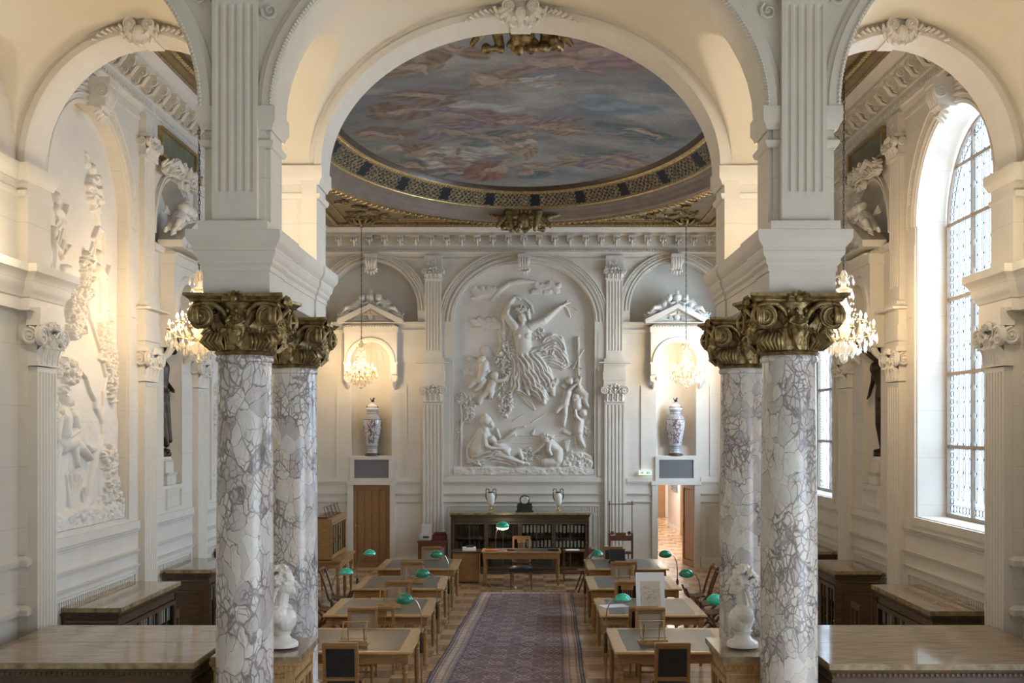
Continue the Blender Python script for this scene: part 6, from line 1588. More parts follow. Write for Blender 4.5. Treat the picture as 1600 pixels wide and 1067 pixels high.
def bookcase(loc, rz, W, D, H=1.47, name='bookcase', lab='', wood='walnut', doors=3, books=None, sides=True, blab='', labels=True, joint=None):
    # front faces local -y; origin at floor centre
    t = thing(name, lab, 'bookcase', loc, rz, 'marble-topped bookcases')
    ft = 0.035
    b = MB(); hw, hd = W/2, D/2
    b.box(-hw, hw, hd-0.03, hd, 0.1, H-0.05); b.box(-hw, -hw+0.03, -hd+0.03, hd, 0.0, H-0.05); b.box(hw-0.03, hw, -hd+0.03, hd, 0.0, H-0.05)
    b.box(-hw, hw, -hd+0.03, hd, 0.08, 0.12); b.box(-hw, hw, -hd, hd, 0, 0.10); b.box(-hw, hw, -hd+0.02, hd, H-0.22, H-0.05)
    b.sweep([(-hw,-hd),(hw,-hd),(hw,hd),(-hw,hd)], [(0,H-0.13),(0.01,H-0.13),(0.015,H-0.10),(0.03,H-0.08),(0.035,H-0.05),(0,H-0.05)], closed=True)
    b.sweep([(-hw,-hd),(hw,-hd),(hw,hd),(-hw,hd)], [(0,0.06),(0.02,0.06),(0.02,0.0),(0,0.0)], closed=True)
    # side panels: frame and field with a metal fillet
    for s in (-1, 1):
        x0, x1 = (s*hw, s*(hw+0.012)); x0, x1 = min(x0, x1), max(x0, x1)
        for (y0, y1, z0, z1) in ((-hd,-hd+0.09,0.1,H-0.14),(hd-0.09,hd,0.1,H-0.14),(-hd,hd,H-0.30,H-0.20),(-hd,hd,0.1,0.2)): b.box(x0, x1, y0, y1, z0, z1)
    b.build('carcass', wood, t, smooth=False)
    d = MB(); 
    for k in range(int(W/0.045)): x = -hw+0.02+k*0.045; d.box(x, x+0.022, -hd-0.022, -hd, H-0.115, H-0.09)
    for s in (-1, 1):
        for k in range(int(D/0.045)): yy = -hd+0.02+k*0.045; d.box(min(s*hw, s*(hw+0.022)), max(s*hw, s*(hw+0.022)), yy, yy+0.022, H-0.115, H-0.09)
    bo = d.build('bead_moulding', wood, t, smooth=False); bo['kind'] = 'stuff'
    for s in (-1, 1):
        fl_ = MB()
        x = s*(hw+0.014)
        for (y0, y1, z0, z1) in ((-hd+0.11,hd-0.11,H-0.325,H-0.318),(-hd+0.11,hd-0.11,0.22,0.227),(-hd+0.11,-hd+0.117,0.22,H-0.32),(hd-0.117,hd-0.11,0.22,H-0.32),(-hd+0.02,hd-0.02,H-0.165,H-0.16)): fl_.box(x-0.002, x+0.002, y0, y1, z0, z1)
        fl_.build('brass_fillet', 'brass', t, smooth=False)
    # marble slab
    m = MB(); m.box(-hw-0.05, hw+0.05, -hd-0.05, hd+0.02, H-0.05, H-0.006); m.build('marble_edge', 'slab_edge', t, smooth=False)
    if joint:
        for (a, b_) in ((-hd-0.048, -0.006), (0.006, hd+0.018)):
            m = MB(); m.box(-hw-0.048, hw+0.048, a, b_, H-0.006, H); m.build('marble_slab', 'slab', t, smooth=False)
    else: m = MB(); m.box(-hw-0.048, hw+0.048, -hd-0.048, hd+0.018, H-0.006, H); m.build('marble_slab', 'slab', t, smooth=False)
    # glazed doors
    dw = (W-0.06)/doors; zt = H-0.23
    for k in range(doors):
        x0 = -hw+0.03+k*dw; x1 = x0+dw; f = MB()
        for (a, b_, c_, e_) in ((x0,x0+0.045,0.12,zt),(x1-0.045,x1,0.12,zt),(x0,x1,zt-0.05,zt),(x0,x1,0.12,0.17)): f.box(a, b_, -hd-0.005, -hd+0.025, c_, e_)
        xm = (x0+x1)/2; f.box(xm-0.01, xm+0.01, -hd, -hd+0.02, 0.15, zt-0.03)
        fo = f.build('glazed_door', wood, t, smooth=False)
        g = MB(); g.box(x0+0.04, x1-0.04, -hd+0.008, -hd+0.012, 0.16, zt-0.04); g.build('glass_pane', 'pane', fo, smooth=False)
        q = MB(); q.ball((x1-0.022,-hd-0.012,0.75), 0.012, 8, 6); q.build('knob', 'brass', fo)
    s_ = MB(); 
    shelves = [0.14, 0.52, 0.86]
    for z in shelves: s_.box(-hw+0.03, hw-0.03, -hd+0.05, hd-0.03, z-0.02, z)
    s_.build('shelves', wood, t, smooth=False)
    if books:
        rd = random.Random(hash(lab) % 1000 if False else len(lab)*7+int(W*100))
        for (z, h, mats, lon, wr, gp) in books:
            books_row(-hw+0.06, hw-0.06, -hd+0.09, z, h, mats, rd, min(0.22, D-0.2), 'bound_book', wr, blab, blab.split(' in ')[0]+'s in '+blab.split(' in ')[1] if ' in ' in blab else 'books', loc, rz, lon, gp)
    return t
DK = ['book', 'book', 'book_brown', 'book']
BX = [(0.86, 0.33, ['book'], True, (0.055, 0.062), 0.035), (0.52, 0.28, DK, False, (0.05, 0.075), 0.0)]
# foreground cases flanking the column pairs
bookcase((-3.82, 10.30, 0), 0, 1.92, 1.72, lab='large marble-topped bookcase in the left foreground against the left wall', doors=4, joint=True)
bookcase((3.74, 10.28, 0), 0, 2.06, 1.78, lab='large marble-topped bookcase in the right foreground against the right wall', doors=4, joint=True)
bookcase((-2.36, 10.08, 0), PI/2, 0.80, 0.72, wood='oaktop', lab='small oak bookcase with marble top carrying a bust between the left columns', doors=2,
         books=[(0.86,0.3,['book_brown'],False,(0.05,0.08),0),(0.52,0.26,['book'],False,(0.05,0.08),0)], blab='dark book in the small oak case between the left columns')
bookcase((2.20, 10.08, 0), -PI/2, 0.80, 0.72, wood='oaktop', lab='small oak bookcase with marble top carrying a bust between the right columns', doors=2)
# wall cases, fronts to the middle of the hall
bookcase((-4.86, 13.30, 0), PI/2, 2.02, 0.62, lab='marble-topped bookcase against the left wall below the water-jar relief', wood='walnut', doors=3, books=BX, blab='white-labelled dark book box in the left wall case below the relief')
bookcase((-4.78, 16.24, 0), PI/2, 1.28, 0.60, lab='marble-topped bookcase against the left wall below the statue niche', wood='walnut', doors=3, books=BX, blab='white-labelled dark book box in the left wall case below the niche')
bookcase((-4.88, 19.3, 0), PI/2, 2.0, 0.52, lab='far marble-topped bookcase on the left wall, its corner beside the column', doors=3)
bookcase((4.86, 13.05, 0), -PI/2, 1.95, 0.58, lab='marble-topped bookcase against the right wall under the nearest window', doors=3, books=BX, blab='white-labelled dark book box in the right wall case under the window')
bookcase((4.76, 16.06, 0), -PI/2, 1.24, 0.62, lab='marble-topped bookcase against the right wall below the statue niche', doors=3, books=BX, blab='white-labelled dark book box in the right wall case below the niche')
bookcase((4.86, 19.0, 0), -PI/2, 2.2, 0.55, lab='far marble-topped bookcase on the right wall beside the right columns', doors=3)
# large case under the central relief
bc = bookcase((-0.09, 26.32, 0), 0, 3.28, 0.62, lab='long four-door glazed bookcase with a marble top under the central relief', doors=4)
rd = random.Random(3)
for (x0, x1, lon, z, h) in ((-1.55,-0.80,False,0.86,0.30),(-0.76,-0.05,False,0.86,0.30),(-1.55,-0.80,False,0.52,0.26),(-0.76,-0.05,False,0.52,0.26),(0.06,0.76,True,0.86,0.33),(0.86,1.52,True,0.86,0.33),(0.06,0.76,True,0.52,0.30),(0.86,1.52,True,0.52,0.30)):
    side = 'right' if lon else 'left'
    books_row(x0, x1, -0.20, z, h, ['book'] if lon else DK, rd, 0.2, 'bound_book', (0.055,0.062) if lon else (0.04,0.06), f'{"white-labelled book box" if lon else "dark bound book"} in the {side} half of the bookcase under the central relief', f'{side} half books of the central case', (-0.09,26.32,0), 0, lon, 0.03 if lon else 0)

# clock and urns on the central bookcase
def urn(loc, lab):
    t = thing('handled_urn', lab, 'urn', loc, 0, 'pair of handled urns'); 
    m = MB(); m.box(-0.06,0.06,-0.06,0.06,0,0.025); m.lathe([(0.05,0.025),(0.055,0.05),(0.025,0.08),(0.02,0.12),(0.035,0.14)], 20); m.build('foot', 'brass', t)
    m = MB(); m.lathe([(0.02,0.14),(0.05,0.16),(0.085,0.24),(0.095,0.33),(0.085,0.40),(0.05,0.44),(0.04,0.47)], 24); m.build('marble_body', 'white_marble', t)
    m = MB(); m.lathe([(0.045,0.46),(0.05,0.48),(0.04,0.49)], 20)
    for s in (-1, 1): m.tube([(s*0.085,0,0.27),(s*0.125,0,0.36),(s*0.12,0,0.48),(s*0.05,0,0.46),(s*0.045,0,0.54),(s*0.10,0,0.56),(s*0.13,0,0.50)], 0.012, 7)
    m.build('scrolled_handles', 'bronze', t); return t
urn((-0.79, 26.2, 1.47), 'pale marble urn with dark scrolled handles left of the clock'); urn((0.83, 26.2, 1.47), 'pale marble urn with dark scrolled handles right of the clock')
t = thing('mantel_clock', 'black marble mantel clock with a round white dial on the central bookcase', 'clock', (0.02, 26.2, 1.47))
m = MB(); m.box(-0.21,0.21,-0.07,0.07,0,0.04); m.box(-0.18,0.18,-0.06,0.06,0.04,0.12); m.box(-0.20,0.20,-0.07,0.07,0.12,0.14); m.box(-0.13,0.13,-0.05,0.05,0.14,0.22)
m.lathe([(0.12,-0.05),(0.125,0.05)], 28, (0,0,0.29), axis='Y'); 
for s in (-1, 1): m.lathe([(0.05,-0.05),(0.05,0.05)], 14, (s*0.13,0,0.17), axis='Y')
m.build('case', 'blackstone', t)
m = MB(); m.lathe([(0.085,-0.055),(0.085,-0.04)], 28, (0,0,0.29), axis='Y'); dial = m.build('dial', 'porcelain', t)
m = MB(); m.bar((0,-0.06,0.29),(0.035,-0.06,0.33),0.006,0.004); m.build('hour_hand', 'blackstone', dial); m = MB(); m.bar((0,-0.06,0.29),(-0.01,-0.06,0.225),0.005,0.004); m.build('minute_hand', 'blackstone', dial)
m = MB(); m.tube([(0.09*math.cos(k*PI/14),-0.055,0.29+0.09*math.sin(k*PI/14)) for k in range(29)], 0.006, 5); m.build('bezel', 'brass', t)

# ------------------------------------------------------------------ reading tables
TH = 0.76
def turned_leg(mb, x, y, h=0.62):
    mb.box(x-0.04, x+0.04, y-0.04, y+0.04, h-0.02, h+0.10)
    mb.lathe([(0.018,0.0),(0.024,0.03),(0.028,0.05),(0.020,0.07),(0.030,0.10),(0.036,0.25),(0.034,0.38),(0.028,0.46),(0.036,0.49),(0.026,0.51),(0.038,0.54),(0.038,0.57),(0.030,0.59),(0.034,0.60)], 14, (x, y, 0))
def make_table(W=1.55, D=1.60):
    t = thing('reading_table', 'x', 'table'); hw, hd = W/2, D/2
    m = MB(); m.box(-hw, hw, -hd, hd, TH-0.03, TH-0.001); m.sweep([(-hw,-hd),(hw,-hd),(hw,hd),(-hw,hd)], [(0,TH-0.034),(0.012,TH-0.03),(0.015,TH-0.018),(0.006,TH-0.003),(-0.01,TH-0.001)], closed=True); m.build('tabletop', 'oaktop', t)
    m = MB(); m.box(-hw+0.15, hw-0.15, -hd+0.10, hd-0.10, TH-0.004, TH+0.0015); m.build('leather_inset', 'leather', t, smooth=False)
    m = MB()
    for s in (-1, 1): m.box(-hw+0.06, hw-0.06, s*(hd-0.06)-0.012, s*(hd-0.06)+0.012, TH-0.15, TH-0.03); m.box(s*(hw-0.06)-0.012, s*(hw-0.06)+0.012, -hd+0.06, hd-0.06, TH-0.15, TH-0.03)
    m.build('apron', 'oak', t, smooth=False)
    for sx in (-1, 1):
        for sy in (-1, 1): m = MB(); turned_leg(m, sx*(hw-0.075), sy*(hd-0.075)); m.build('leg', 'oak', t)
    return t
tb0 = make_table(); TY = [13.28, 15.89, 18.5, 21.1]; ordw = ['nearest', 'second', 'third', 'farthest']
tables = {}
k = 0
for sx, nm in ((-1,'left'), (1,'right')):
    for i, yn in enumerate(TY):
        x = -2.13 if sx < 0 else 1.92
        if i == 3: x += 0.05 if sx < 0 else 0.12
        lab = f'leather-topped oak reading table, {ordw[i]} in the {nm} row' + (', under the propped drawing' if (sx > 0 and i == 1) else '')
        o = tb0 if k == 0 else dup(tb0); o.location = (x, yn+0.8, 0); o['label'] = lab; o['group'] = 'reading tables in two rows'; tables[(sx, i)] = o; k += 1

# ------------------------------------------------------------------ chairs
def make_chair(kind):
    t = thing('reading_chair', 'x', 'chair'); wood = 'oak'
    m = MB(); m.box(-0.215,0.215,-0.21,0.22,0.40,0.44); m.build('seat_frame', wood, t, smooth=False)
    m = MB(); m.ball((0,0.01,0.445), (0.21,0.21,0.035), 16, 8); m.build('seat', 'black', t)
    for sx in (-1, 1):
        m = MB(); m.tube([(sx*0.19,-0.185,0.0),(sx*0.19,-0.185,0.40)], [0.017,0.024], 8); m.build('leg', wood, t)
        m = MB(); m.bar((sx*0.19,0.25,0.0),(sx*0.19,0.20,0.42),0.036,0.036); m.bar((sx*0.19,0.20,0.42),(sx*0.19,0.26,0.95),0.042,0.03); m.build('leg', wood, t, smooth=False)
    m = MB(); m.bar((-0.21,0.262,0.95),(0.21,0.262,0.95),0.03,0.07,up=(0,1,0))
    lo = MB(); lo.bar((-0.19,0.222,0.53),(0.19,0.222,0.53),0.028,0.05,up=(0,1,0)); lo.build('lower_back_rail', wood, t, smooth=False)
    m.box(-0.205,0.205,0.245,0.277,0.90,0.97)
    bk = m.build('back_frame', wood, t, smooth=False)
    if kind == 'panel':
        m = MB(); m.add([(-0.165,0.215,0.56),(0.165,0.215,0.56),(0.165,0.25,0.90),(-0.165,0.25,0.90),(-0.165,0.25,0.56),(0.165,0.25,0.56),(0.165,0.285,0.90),(-0.165,0.285,0.90)], [(0,1,2,3),(7,6,5,4),(0,4,5,1),(3,2,6,7),(0,3,7,4),(1,5,6,2)]); m.build('leather_back_panel', 'black', t, smooth=False)
    elif kind == 'cane':
        m = MB(); m.add([(-0.165,0.23,0.56),(0.165,0.23,0.56),(0.165,0.262,0.90),(-0.165,0.262,0.90)], [(0,1,2,3)]); m.box(-0.165,0.165,0.232,0.238,0.56,0.565); m.build('cane_back_panel', 'canvas', t, smooth=False)
    else:
        for x in (-0.07,-0.035,0,0.035,0.07): m = MB(); m.bar((x,0.222,0.54),(x*1.1,0.25,0.86),0.014,0.012); m.build('back_slat', wood, t, smooth=False)
        m = MB(); m.box(-0.10,0.10,0.235,0.262,0.83,0.92); m.build('splat_head', wood, t, smooth=False)
    for y_ in (-0.185, 0.24):
        m = MB(); m.bar((-0.19,y_,0.16),(0.19,y_,0.16),0.02,0.025); m.build('stretcher', wood, t, smooth=False)
    return t
proto = {k_: make_chair(k_) for k_ in ('panel', 'cane', 'slat')}; usedc = set()
KW = {'panel': 'oak chair with black leather back', 'cane': 'pale wooden chair with cane back', 'slat': 'oak chair with slatted back'}
def put_chair(kind, x, y, rz, where):
    o = proto[kind] if kind not in usedc else dup(proto[kind]); usedc.add(kind)
    o.location = (x, y, 0); o.rotation_euler = (0,0,rz); o['label'] = f'{KW[kind]} {where}'; o['group'] = 'chairs at the reading tables'
# near side: chair back towards the camera
near = {(-1,0):('panel',-2.13),( -1,1):('slat',-2.02),(-1,2):('panel',-2.05),(-1,3):('slat',-2.1),(1,0):('panel',1.78),(1,1):('panel',1.72),(1,2):('panel',1.75),(1,3):('slat',1.95)}
far = {(-1,0):('cane',-2.24),(-1,1):('cane',-2.06),(-1,2):('cane',-2.1),(-1,3):('cane',-1.95),(1,0):('cane',1.80),(1,1):('slat',1.72),(1,2):('cane',1.86),(1,3):('panel',1.9)}
put_chair('slat', -0.05, 25.1, 0, 'behind the long desk before the central bookcase')
for (key, (kd, x)) in near.items():
    y = TY[key[1]]-0.20; put_chair(kd, x, y-0.02, PI, f'on the near side of the {ordw[key[1]]} {"left" if key[0] < 0 else "right"} table')
for (key, (kd, x)) in far.items():
    y = TY[key[1]]+1.60+0.16; put_chair(kd, x, y, 0, f'on the far side of the {ordw[key[1]]} {"left" if key[0] < 0 else "right"} table')

# curule chairs along the outer sides of the tables
def make_curule():
    t = thing('curule_chair', 'x', 'chair')
    for yy in (-0.24, 0.24):
        m = MB(); m.tube([(-0.26,yy,0.0),(-0.20,yy,0.12),(0.0,yy,0.28),(0.16,yy,0.46),(0.22,yy,0.68),(0.30,yy,0.92),(0.36,yy,0.98)], [0.02,0.022,0.026,0.026,0.022,0.022,0.018], 8); m.build('curved_frame', 'cherry', t)
        m = MB(); m.tube([(0.26,yy,0.0),(0.18,yy,0.13),(0.0,yy,0.28),(-0.16,yy,0.42),(-0.24,yy,0.60)], [0.02,0.022,0.026,0.022,0.018], 8); m.build('curved_frame', 'cherry', t)
    m = MB()
    for k in range(7): yy = -0.20+0.4*k/6; m.tube([(-0.2,yy,0.46),(-0.05,yy,0.42),(0.12,yy,0.45)], 0.016, 6)
    m.build('slatted_seat', 'cherry', t)
    m = MB(); m.tube([(0.33,-0.25,0.94),(0.37,0,0.93),(0.33,0.25,0.94)], 0.03, 8); m.build('back_rail', 'cherry', t)
    for (x, z) in ((0,0.28),(-0.2,0.09),(0.2,0.1)): m = MB(); m.tube([(x,-0.24,z),(x,0.24,z)], 0.014, 6); m.build('cross_rod', 'cherry', t)
    return t
cu = make_curule(); first = True
for (x, y, rz, lab) in [(3.18, 19.9, 0, 'by the far right table, nearest the doorway'), (3.16, 19.0, 0.1, 'by the third right table, second from the doorway'), (3.16, 18.1, -0.1, 'right of the right row, third from the doorway'), (3.12, 16.9, 0.05, 'right of the second right table near the column'),
                       (-3.30, 19.6, PI, 'left of the third left table, farthest of three'), (-3.30, 18.4, PI+0.1, 'left of the left row, middle of three'), (-3.32, 17.1, PI, 'left of the second left table near the column')]:
    o = cu if first else dup(cu); first = False
    o.location = (x, y, 0); o.rotation_euler = (0,0,rz); o['label'] = f'red-brown curved cross-frame chair {lab}'; o['group'] = 'cross-frame chairs beside the tables'

# ------------------------------------------------------------------ banker's lamps on curved stems
def shade_mesh(dark=False):
    m = MB(); A = np.zeros((9, 19, 3))
    for i in range(9):
        u = -0.5+i/8
        for j in range(19):
            a = -0.15+(PI+0.3)*j/18; w = math.sqrt(max(0.03, 1-(2*u)**2*0.93)); A[i, j] = (0.22*u, 0.085*w*math.cos(a), 0.095*w*math.sin(a))
    m.gridpts(A); 
    return m
def make_lamp(dark, bend=1):
    t = thing('reading_lamp', 'x', 'lamp')
    # origin: foot of the stem on the floor, arches towards +x
    m = MB(); m.tube([(0,0,0.02),(0,0,0.75),(0.0,0,0.98),(0.015,0,1.12),(0.06,0,1.22),(0.12,0,1.27),(0.17,0,1.28)], [0.011,0.010,0.008,0.008,0.008,0.008,0.009], 8); m.build('stem', 'silver', t)
    m = MB(); m.lathe([(0.07,0),(0.07,0.012),(0.03,0.02),(0.012,0.03)], 16); m.build('foot', 'brass', t)
    m = MB(); m.lathe([(0.018,0.55),(0.026,0.60),(0.018,0.70),(0.026,0.78),(0.012,0.82)], 12); m.build('clamp_collar', 'darkmetal', t)
    s = shade_mesh(); so = s.build('glass_shade', 'green_glass_dark' if dark else 'green_glass', t, loc=(0.22,0,1.235)); so.rotation_euler = (math.radians(-18),0,0)
    s2 = shade_mesh(); s2o = s2.build('opal_lining', 'opal', so); s2o.scale = (0.93,0.9,0.9)
    m = MB(); m.ball((0.17,0,1.27), 0.016, 8, 6); m.ball((0.30,0,1.27), 0.010, 8, 6); m.build('swivel', 'brass', t)
    return t
l0 = {False: make_lamp(False), True: make_lamp(True)}; ul = set()
def put_lamp(dark, x, y, rz, lab, sc=1):
    o = l0[dark] if dark not in ul else dup(l0[dark]); ul.add(dark)
    o.location = (x, y, 0); o.rotation_euler = (0,0,rz); o['label'] = lab; o['group'] = 'green-shaded reading lamps'
for (dk, x, y, rz, lab) in [(True,-1.315,14.25,PI,'reading lamp with dark green shade at the aisle side of the nearest left table'), (True,-1.315,16.75,PI,'reading lamp with dark green shade at the aisle side of the second left table'), (True,-1.315,19.3,PI,'reading lamp with dark shade at the aisle side of the third left table'),
        (False,-2.95,16.85,0,'reading lamp with bright green shade at the outer side of the second left table'), (False,-2.95,19.4,0,'reading lamp with bright green shade at the outer side of the third left table'),
        (False,1.10,14.25,0,'reading lamp with bright green shade at the aisle side of the nearest right table'), (True,1.10,19.3,0,'reading lamp at the aisle side of the third right table'),
        (False,2.74,14.2,PI,'reading lamp with green shade near the right column at the nearest right table'), (True,2.74,16.75,PI,'reading lamp with dark green shade at the outer side of the second right table'), (True,2.74,19.3,PI,'reading lamp with green shade at the outer side of the third right table')]:
    put_lamp(dk, x, y, rz, lab)

# ------------------------------------------------------------------ book rests on the tables
def make_rest(dark=False):
    t = thing('book_rest', 'x', 'book rest'); w = 'oaktop' if not dark else 'walnut'
    m = MB(); m.box(-0.17,0.17,-0.13,-0.10,0,0.02); 
    for s in (-1, 1): m.bar((s*0.16,-0.14,0.012),(s*0.16,0.14,0.012),0.02,0.02); m.bar((s*0.15,-0.10,0.02),(s*0.15,0.06,0.27),0.014,0.012)
    m.bar((-0.17,0.06,0.27),(0.17,0.06,0.27),0.016,0.016); m.bar((-0.17,-0.06,0.085),(0.17,-0.06,0.085),0.012,0.012); m.build('frame', w, t, smooth=False)
    m = MB(); m.bar((-0.18,-0.115,0.04),(0.18,-0.115,0.04),0.016,0.05); m.build('ledge', w, t, smooth=False)
    if dark: m = MB(); m.add([(-0.15,-0.09,0.03),(0.15,-0.09,0.03),(0.15,0.055,0.26),(-0.15,0.055,0.26)], [(0,1,2,3)]); m.box(-.15,.15,-.09,-.085,.025,.03); m.build('backboard', 'black', t, smooth=False)
    for s in (-1, 1): m = MB(); m.bar((s*0.10,0.05,0.24),(s*0.10,0.14,0.02),0.012,0.012); m.build('strut', w, t, smooth=False)
    return t
r0 = {False: make_rest(), True: make_rest(True)}; ur_ = set()
for (dk, x, y, rz, lab) in [(False,-2.11,13.75,0,'open wooden book rest on the nearest left reading table'), (False,-2.02,16.6,0.05,'open wooden book rest on the second left reading table'), (False,-1.92,19.3,0,'open wooden book rest on the third left reading table'), (False,1.66,13.8,0.03,'thin-framed wooden book rest on the nearest right reading table'), (False,1.80,19.2,0,'open wooden book rest on the third right reading table'), (True,1.9,22.0,0,'dark book rest with a black board on the farthest right table')]:
    o = r0[dk] if dk not in ur_ else dup(r0[dk]); ur_.add(dk); o.location = (x, y, TH+0.002); o.rotation_euler = (0,0,rz); o['label'] = lab; o['group'] = 'book rests on the reading tables'
# propped drawing and loose sheet on the second right table
t = thing('mounted_drawing', 'brown ink drawing in a wide white mount propped on the second right table', 'drawing', (1.93, 16.35, TH+0.002)); A_ang = math.radians(-12)
t.rotation_euler = (A_ang, 0, 0.03)
m = MB(); m.box(-0.215,0.215,-0.004,0.004,0.0,0.56); m.build('white_mount', 'paper', t, smooth=False)
m = MB(); m.box(-0.15,0.15,-0.0075,-0.003,0.03,0.43); sheet = m.build('drawn_sheet', 'oldpaper', t, smooth=False)
rd = random.Random(12); m = MB()
for k in range(95):
    cx_, cz = rd.uniform(-0.12,0.12), rd.uniform(0.08,0.36); a = rd.uniform(0,6); r_ = rd.uniform(0.008,0.03)
    m.tube([(cx_+r_*math.cos(a+j*0.5)*(1+.1*j), -0.0085, cz+r_*math.sin(a+j*0.5)) for j in range(5)], 0.0011, 3)
m.build('ink_lines', 'ink', sheet)
t = thing('table_easel', 'small dark easel foot holding the propped drawing', 'easel', (1.93, 16.42, TH+0.002)); m = MB()
for s in (-1, 1): m.bar((s*0.10,-0.11,0.005),(s*0.10,0.14,0.005),0.014,0.01); m.bar((s*0.10,0.14,0.01),(s*0.10,0.05,0.30),0.012,0.012)
m.build('stand', 'walnut', t, smooth=False)
m = MB(); m.box(-0.2,0.2,-0.14,0.14,0,0.004); o = m.build('loose_sheet', 'paper', None, smooth=False); o.location = (1.40, 16.70, TH+0.002); o.rotation_euler = (0,0,0.3); tag(o, 'white sheet of paper lying left of the propped drawing', 'paper')

# ------------------------------------------------------------------ desk by the end bookcase and things around it
dkx, dky = -0.05, 24.35
t = thing('librarian_desk', 'long oak writing desk in front of the central bookcase', 'desk', (dkx, dky, 0))
m = MB(); m.box(-0.88,0.88,-0.36,0.36,TH-0.03,TH); m.build('desktop', 'oaktop', t, smooth=False); m = MB(); m.box(-0.80,0.80,-0.30,0.30,TH,TH+0.002); m.build('leather_inset', 'leather', t, smooth=False)
m = MB(); 
for s in (-1, 1): m.box(-0.82,0.82,s*0.31-0.012,s*0.31+0.012,TH-0.16,TH-0.03); m.box(s*0.82-0.012,s*0.82+0.012,-0.31,0.31,TH-0.16,TH-0.03)
m.build('apron', 'oak', t, smooth=False)
for sx in (-1, 1):
    for sy in (-1, 1): m = MB(); turned_leg(m, sx*0.81, sy*0.30); m.build('leg', 'oak', t)
for k in range(3): m = MB(); m.ball((-0.5+0.5*k,-0.335,TH-0.09), 0.014, 8, 6); m.build('drawer_knob', 'brass', t)
t = thing('upholstered_stool', 'low black upholstered stool in front of the long desk', 'stool', (-0.05, 23.70, 0))
m = MB(); m.box(-0.26,0.26,-0.22,0.22,0.38,0.46); m.ball((0,0,0.46),(0.25,0.21,0.05),16,8); m.build('seat', 'black', t)
for sx in (-1, 1):
    for sy in (-1, 1): m = MB(); m.tube([(sx*0.22,sy*0.18,0),(sx*0.22,sy*0.18,0.38)], [0.014,0.022], 8); m.build('leg', 'cherry', t)
t = thing('lit_desk_lamp', 'lit desk lamp with green glass shade on the long desk', 'lamp', (-0.62, 24.4, TH+0.002))
m = MB(); m.lathe([(0.07,0),(0.07,0.015),(0.012,0.03)], 16); m.tube([(0,0,0.02),(-0.01,0,0.25),(0.01,0,0.42),(0.07,0,0.52),(0.14,0,0.55)], 0.008, 7); m.build('stem', 'silver', t)
s = shade_mesh().build('glass_shade', 'green_glass', t, loc=(0.15,0,0.53)); s.scale = (1.3,1.3,1.1); s.rotation_euler = (math.radians(25),0,0)
s = shade_mesh().build('lit_glass', 'opal_lit', t, loc=(0.15,-0.01,0.505)); s.scale = (1.2,1.15,-0.55); s.rotation_euler = (math.radians(15),0,0)
lamp('desk_lamp_light', 'POINT', (-0.47, 24.36, TH+0.44), 5, WARM, 0.05)
t = thing('side_cabinet', 'low wooden cabinet left of the long desk', 'cabinet', (-1.30, 24.75, 0)); m = MB(); m.box(-0.30,0.30,-0.25,0.25,0.03,0.68); m.build('carcass', 'oak', t, smooth=False)
m = MB(); m.box(-0.33,0.33,-0.28,0.28,0.68,0.71); m.build('top', 'walnut', t, smooth=False); m = MB(); m.box(-0.27,0.27,-0.262,-0.25,0.07,0.64); dr_ = m.build('door', 'oak', t, smooth=False); m = MB(); m.ball((0.22,-0.275,0.4),0.014,8,6); m.build('knob', 'brass', dr_)
def slabthing(name, lab, cat, loc, size, mat, rz=0, group=None):
    m = MB(); m.box(-size[0]/2,size[0]/2,-size[1]/2,size[1]/2,0,size[2]); o = m.build(name, mat, None, smooth=False); o.location = loc; o.rotation_euler = (0,0,rz); tag(o, lab, cat, group); return o
slabthing('paper_stack', 'stack of white papers on the low cabinet left of the desk', 'papers', (-1.24, 24.75, 0.71), (0.30,0.22,0.07), 'paper', 0.1)
slabthing('stapler', 'dark office device on the papers left of the desk', 'stapler', (-1.22, 24.72, 0.78), (0.16,0.06,0.05), 'darkplastic', 0.2)
slabthing('orange_folder', 'flat orange folder on the left end of the long desk', 'folder', (-0.72, 24.20, TH+0.002), (0.24,0.12,0.02), 'orange', 0.15)
slabthing('red_case', 'narrow red pencil case on the long desk beside the lamp', 'case', (-0.28, 24.2, TH+0.002), (0.17,0.05,0.03), 'red', -0.1)
slabthing('closed_book', 'dark closed book on the right end of the long desk', 'book', (0.66, 24.22, TH+0.002), (0.24,0.17,0.04), 'book', 0.05)
t = thing('trolley', 'small wooden book trolley right of the long desk', 'trolley', (1.16, 24.9, 0)); m = MB(); m.box(-0.25,0.25,-0.2,0.2,0.68,0.70); m.box(-0.25,0.25,-0.2,0.2,0.2,0.22); m.build('shelves', 'cherry', t, smooth=False)
for sx in (-1, 1):
    for sy in (-1, 1): m = MB(); m.bar((sx*0.24,sy*0.19,0),(sx*0.24,sy*0.19,0.72),0.025,0.025); m.build('leg', 'cherry', t, smooth=False)
slabthing('white_sheets', 'white sheets lying on the trolley right of the desk', 'papers', (1.12, 24.85, 0.70), (0.30,0.24,0.012), 'paper', 0.08)
t = thing('folding_chair', 'folding chair with crossed legs right of the long desk beside the aisle', 'chair', (1.36, 23.3, 0), 0.1)
m = MB()
for yy in (-0.2, 0.2):
    m.bar((-0.22,yy,0),(0.12,yy,0.92),0.022,0.03); m.bar((0.2,yy,0),(-0.14,yy,0.46),0.022,0.03)
m.build('crossed_frame', 'cherry', t, smooth=False); m = MB(); m.box(-0.2,0.18,-0.2,0.2,0.44,0.46); m.build('seat', 'cherry', t, smooth=False); m = MB(); m.box(0.06,0.10,-0.22,0.22,0.80,0.92); m.build('back_rail', 'cherry', t, smooth=False)
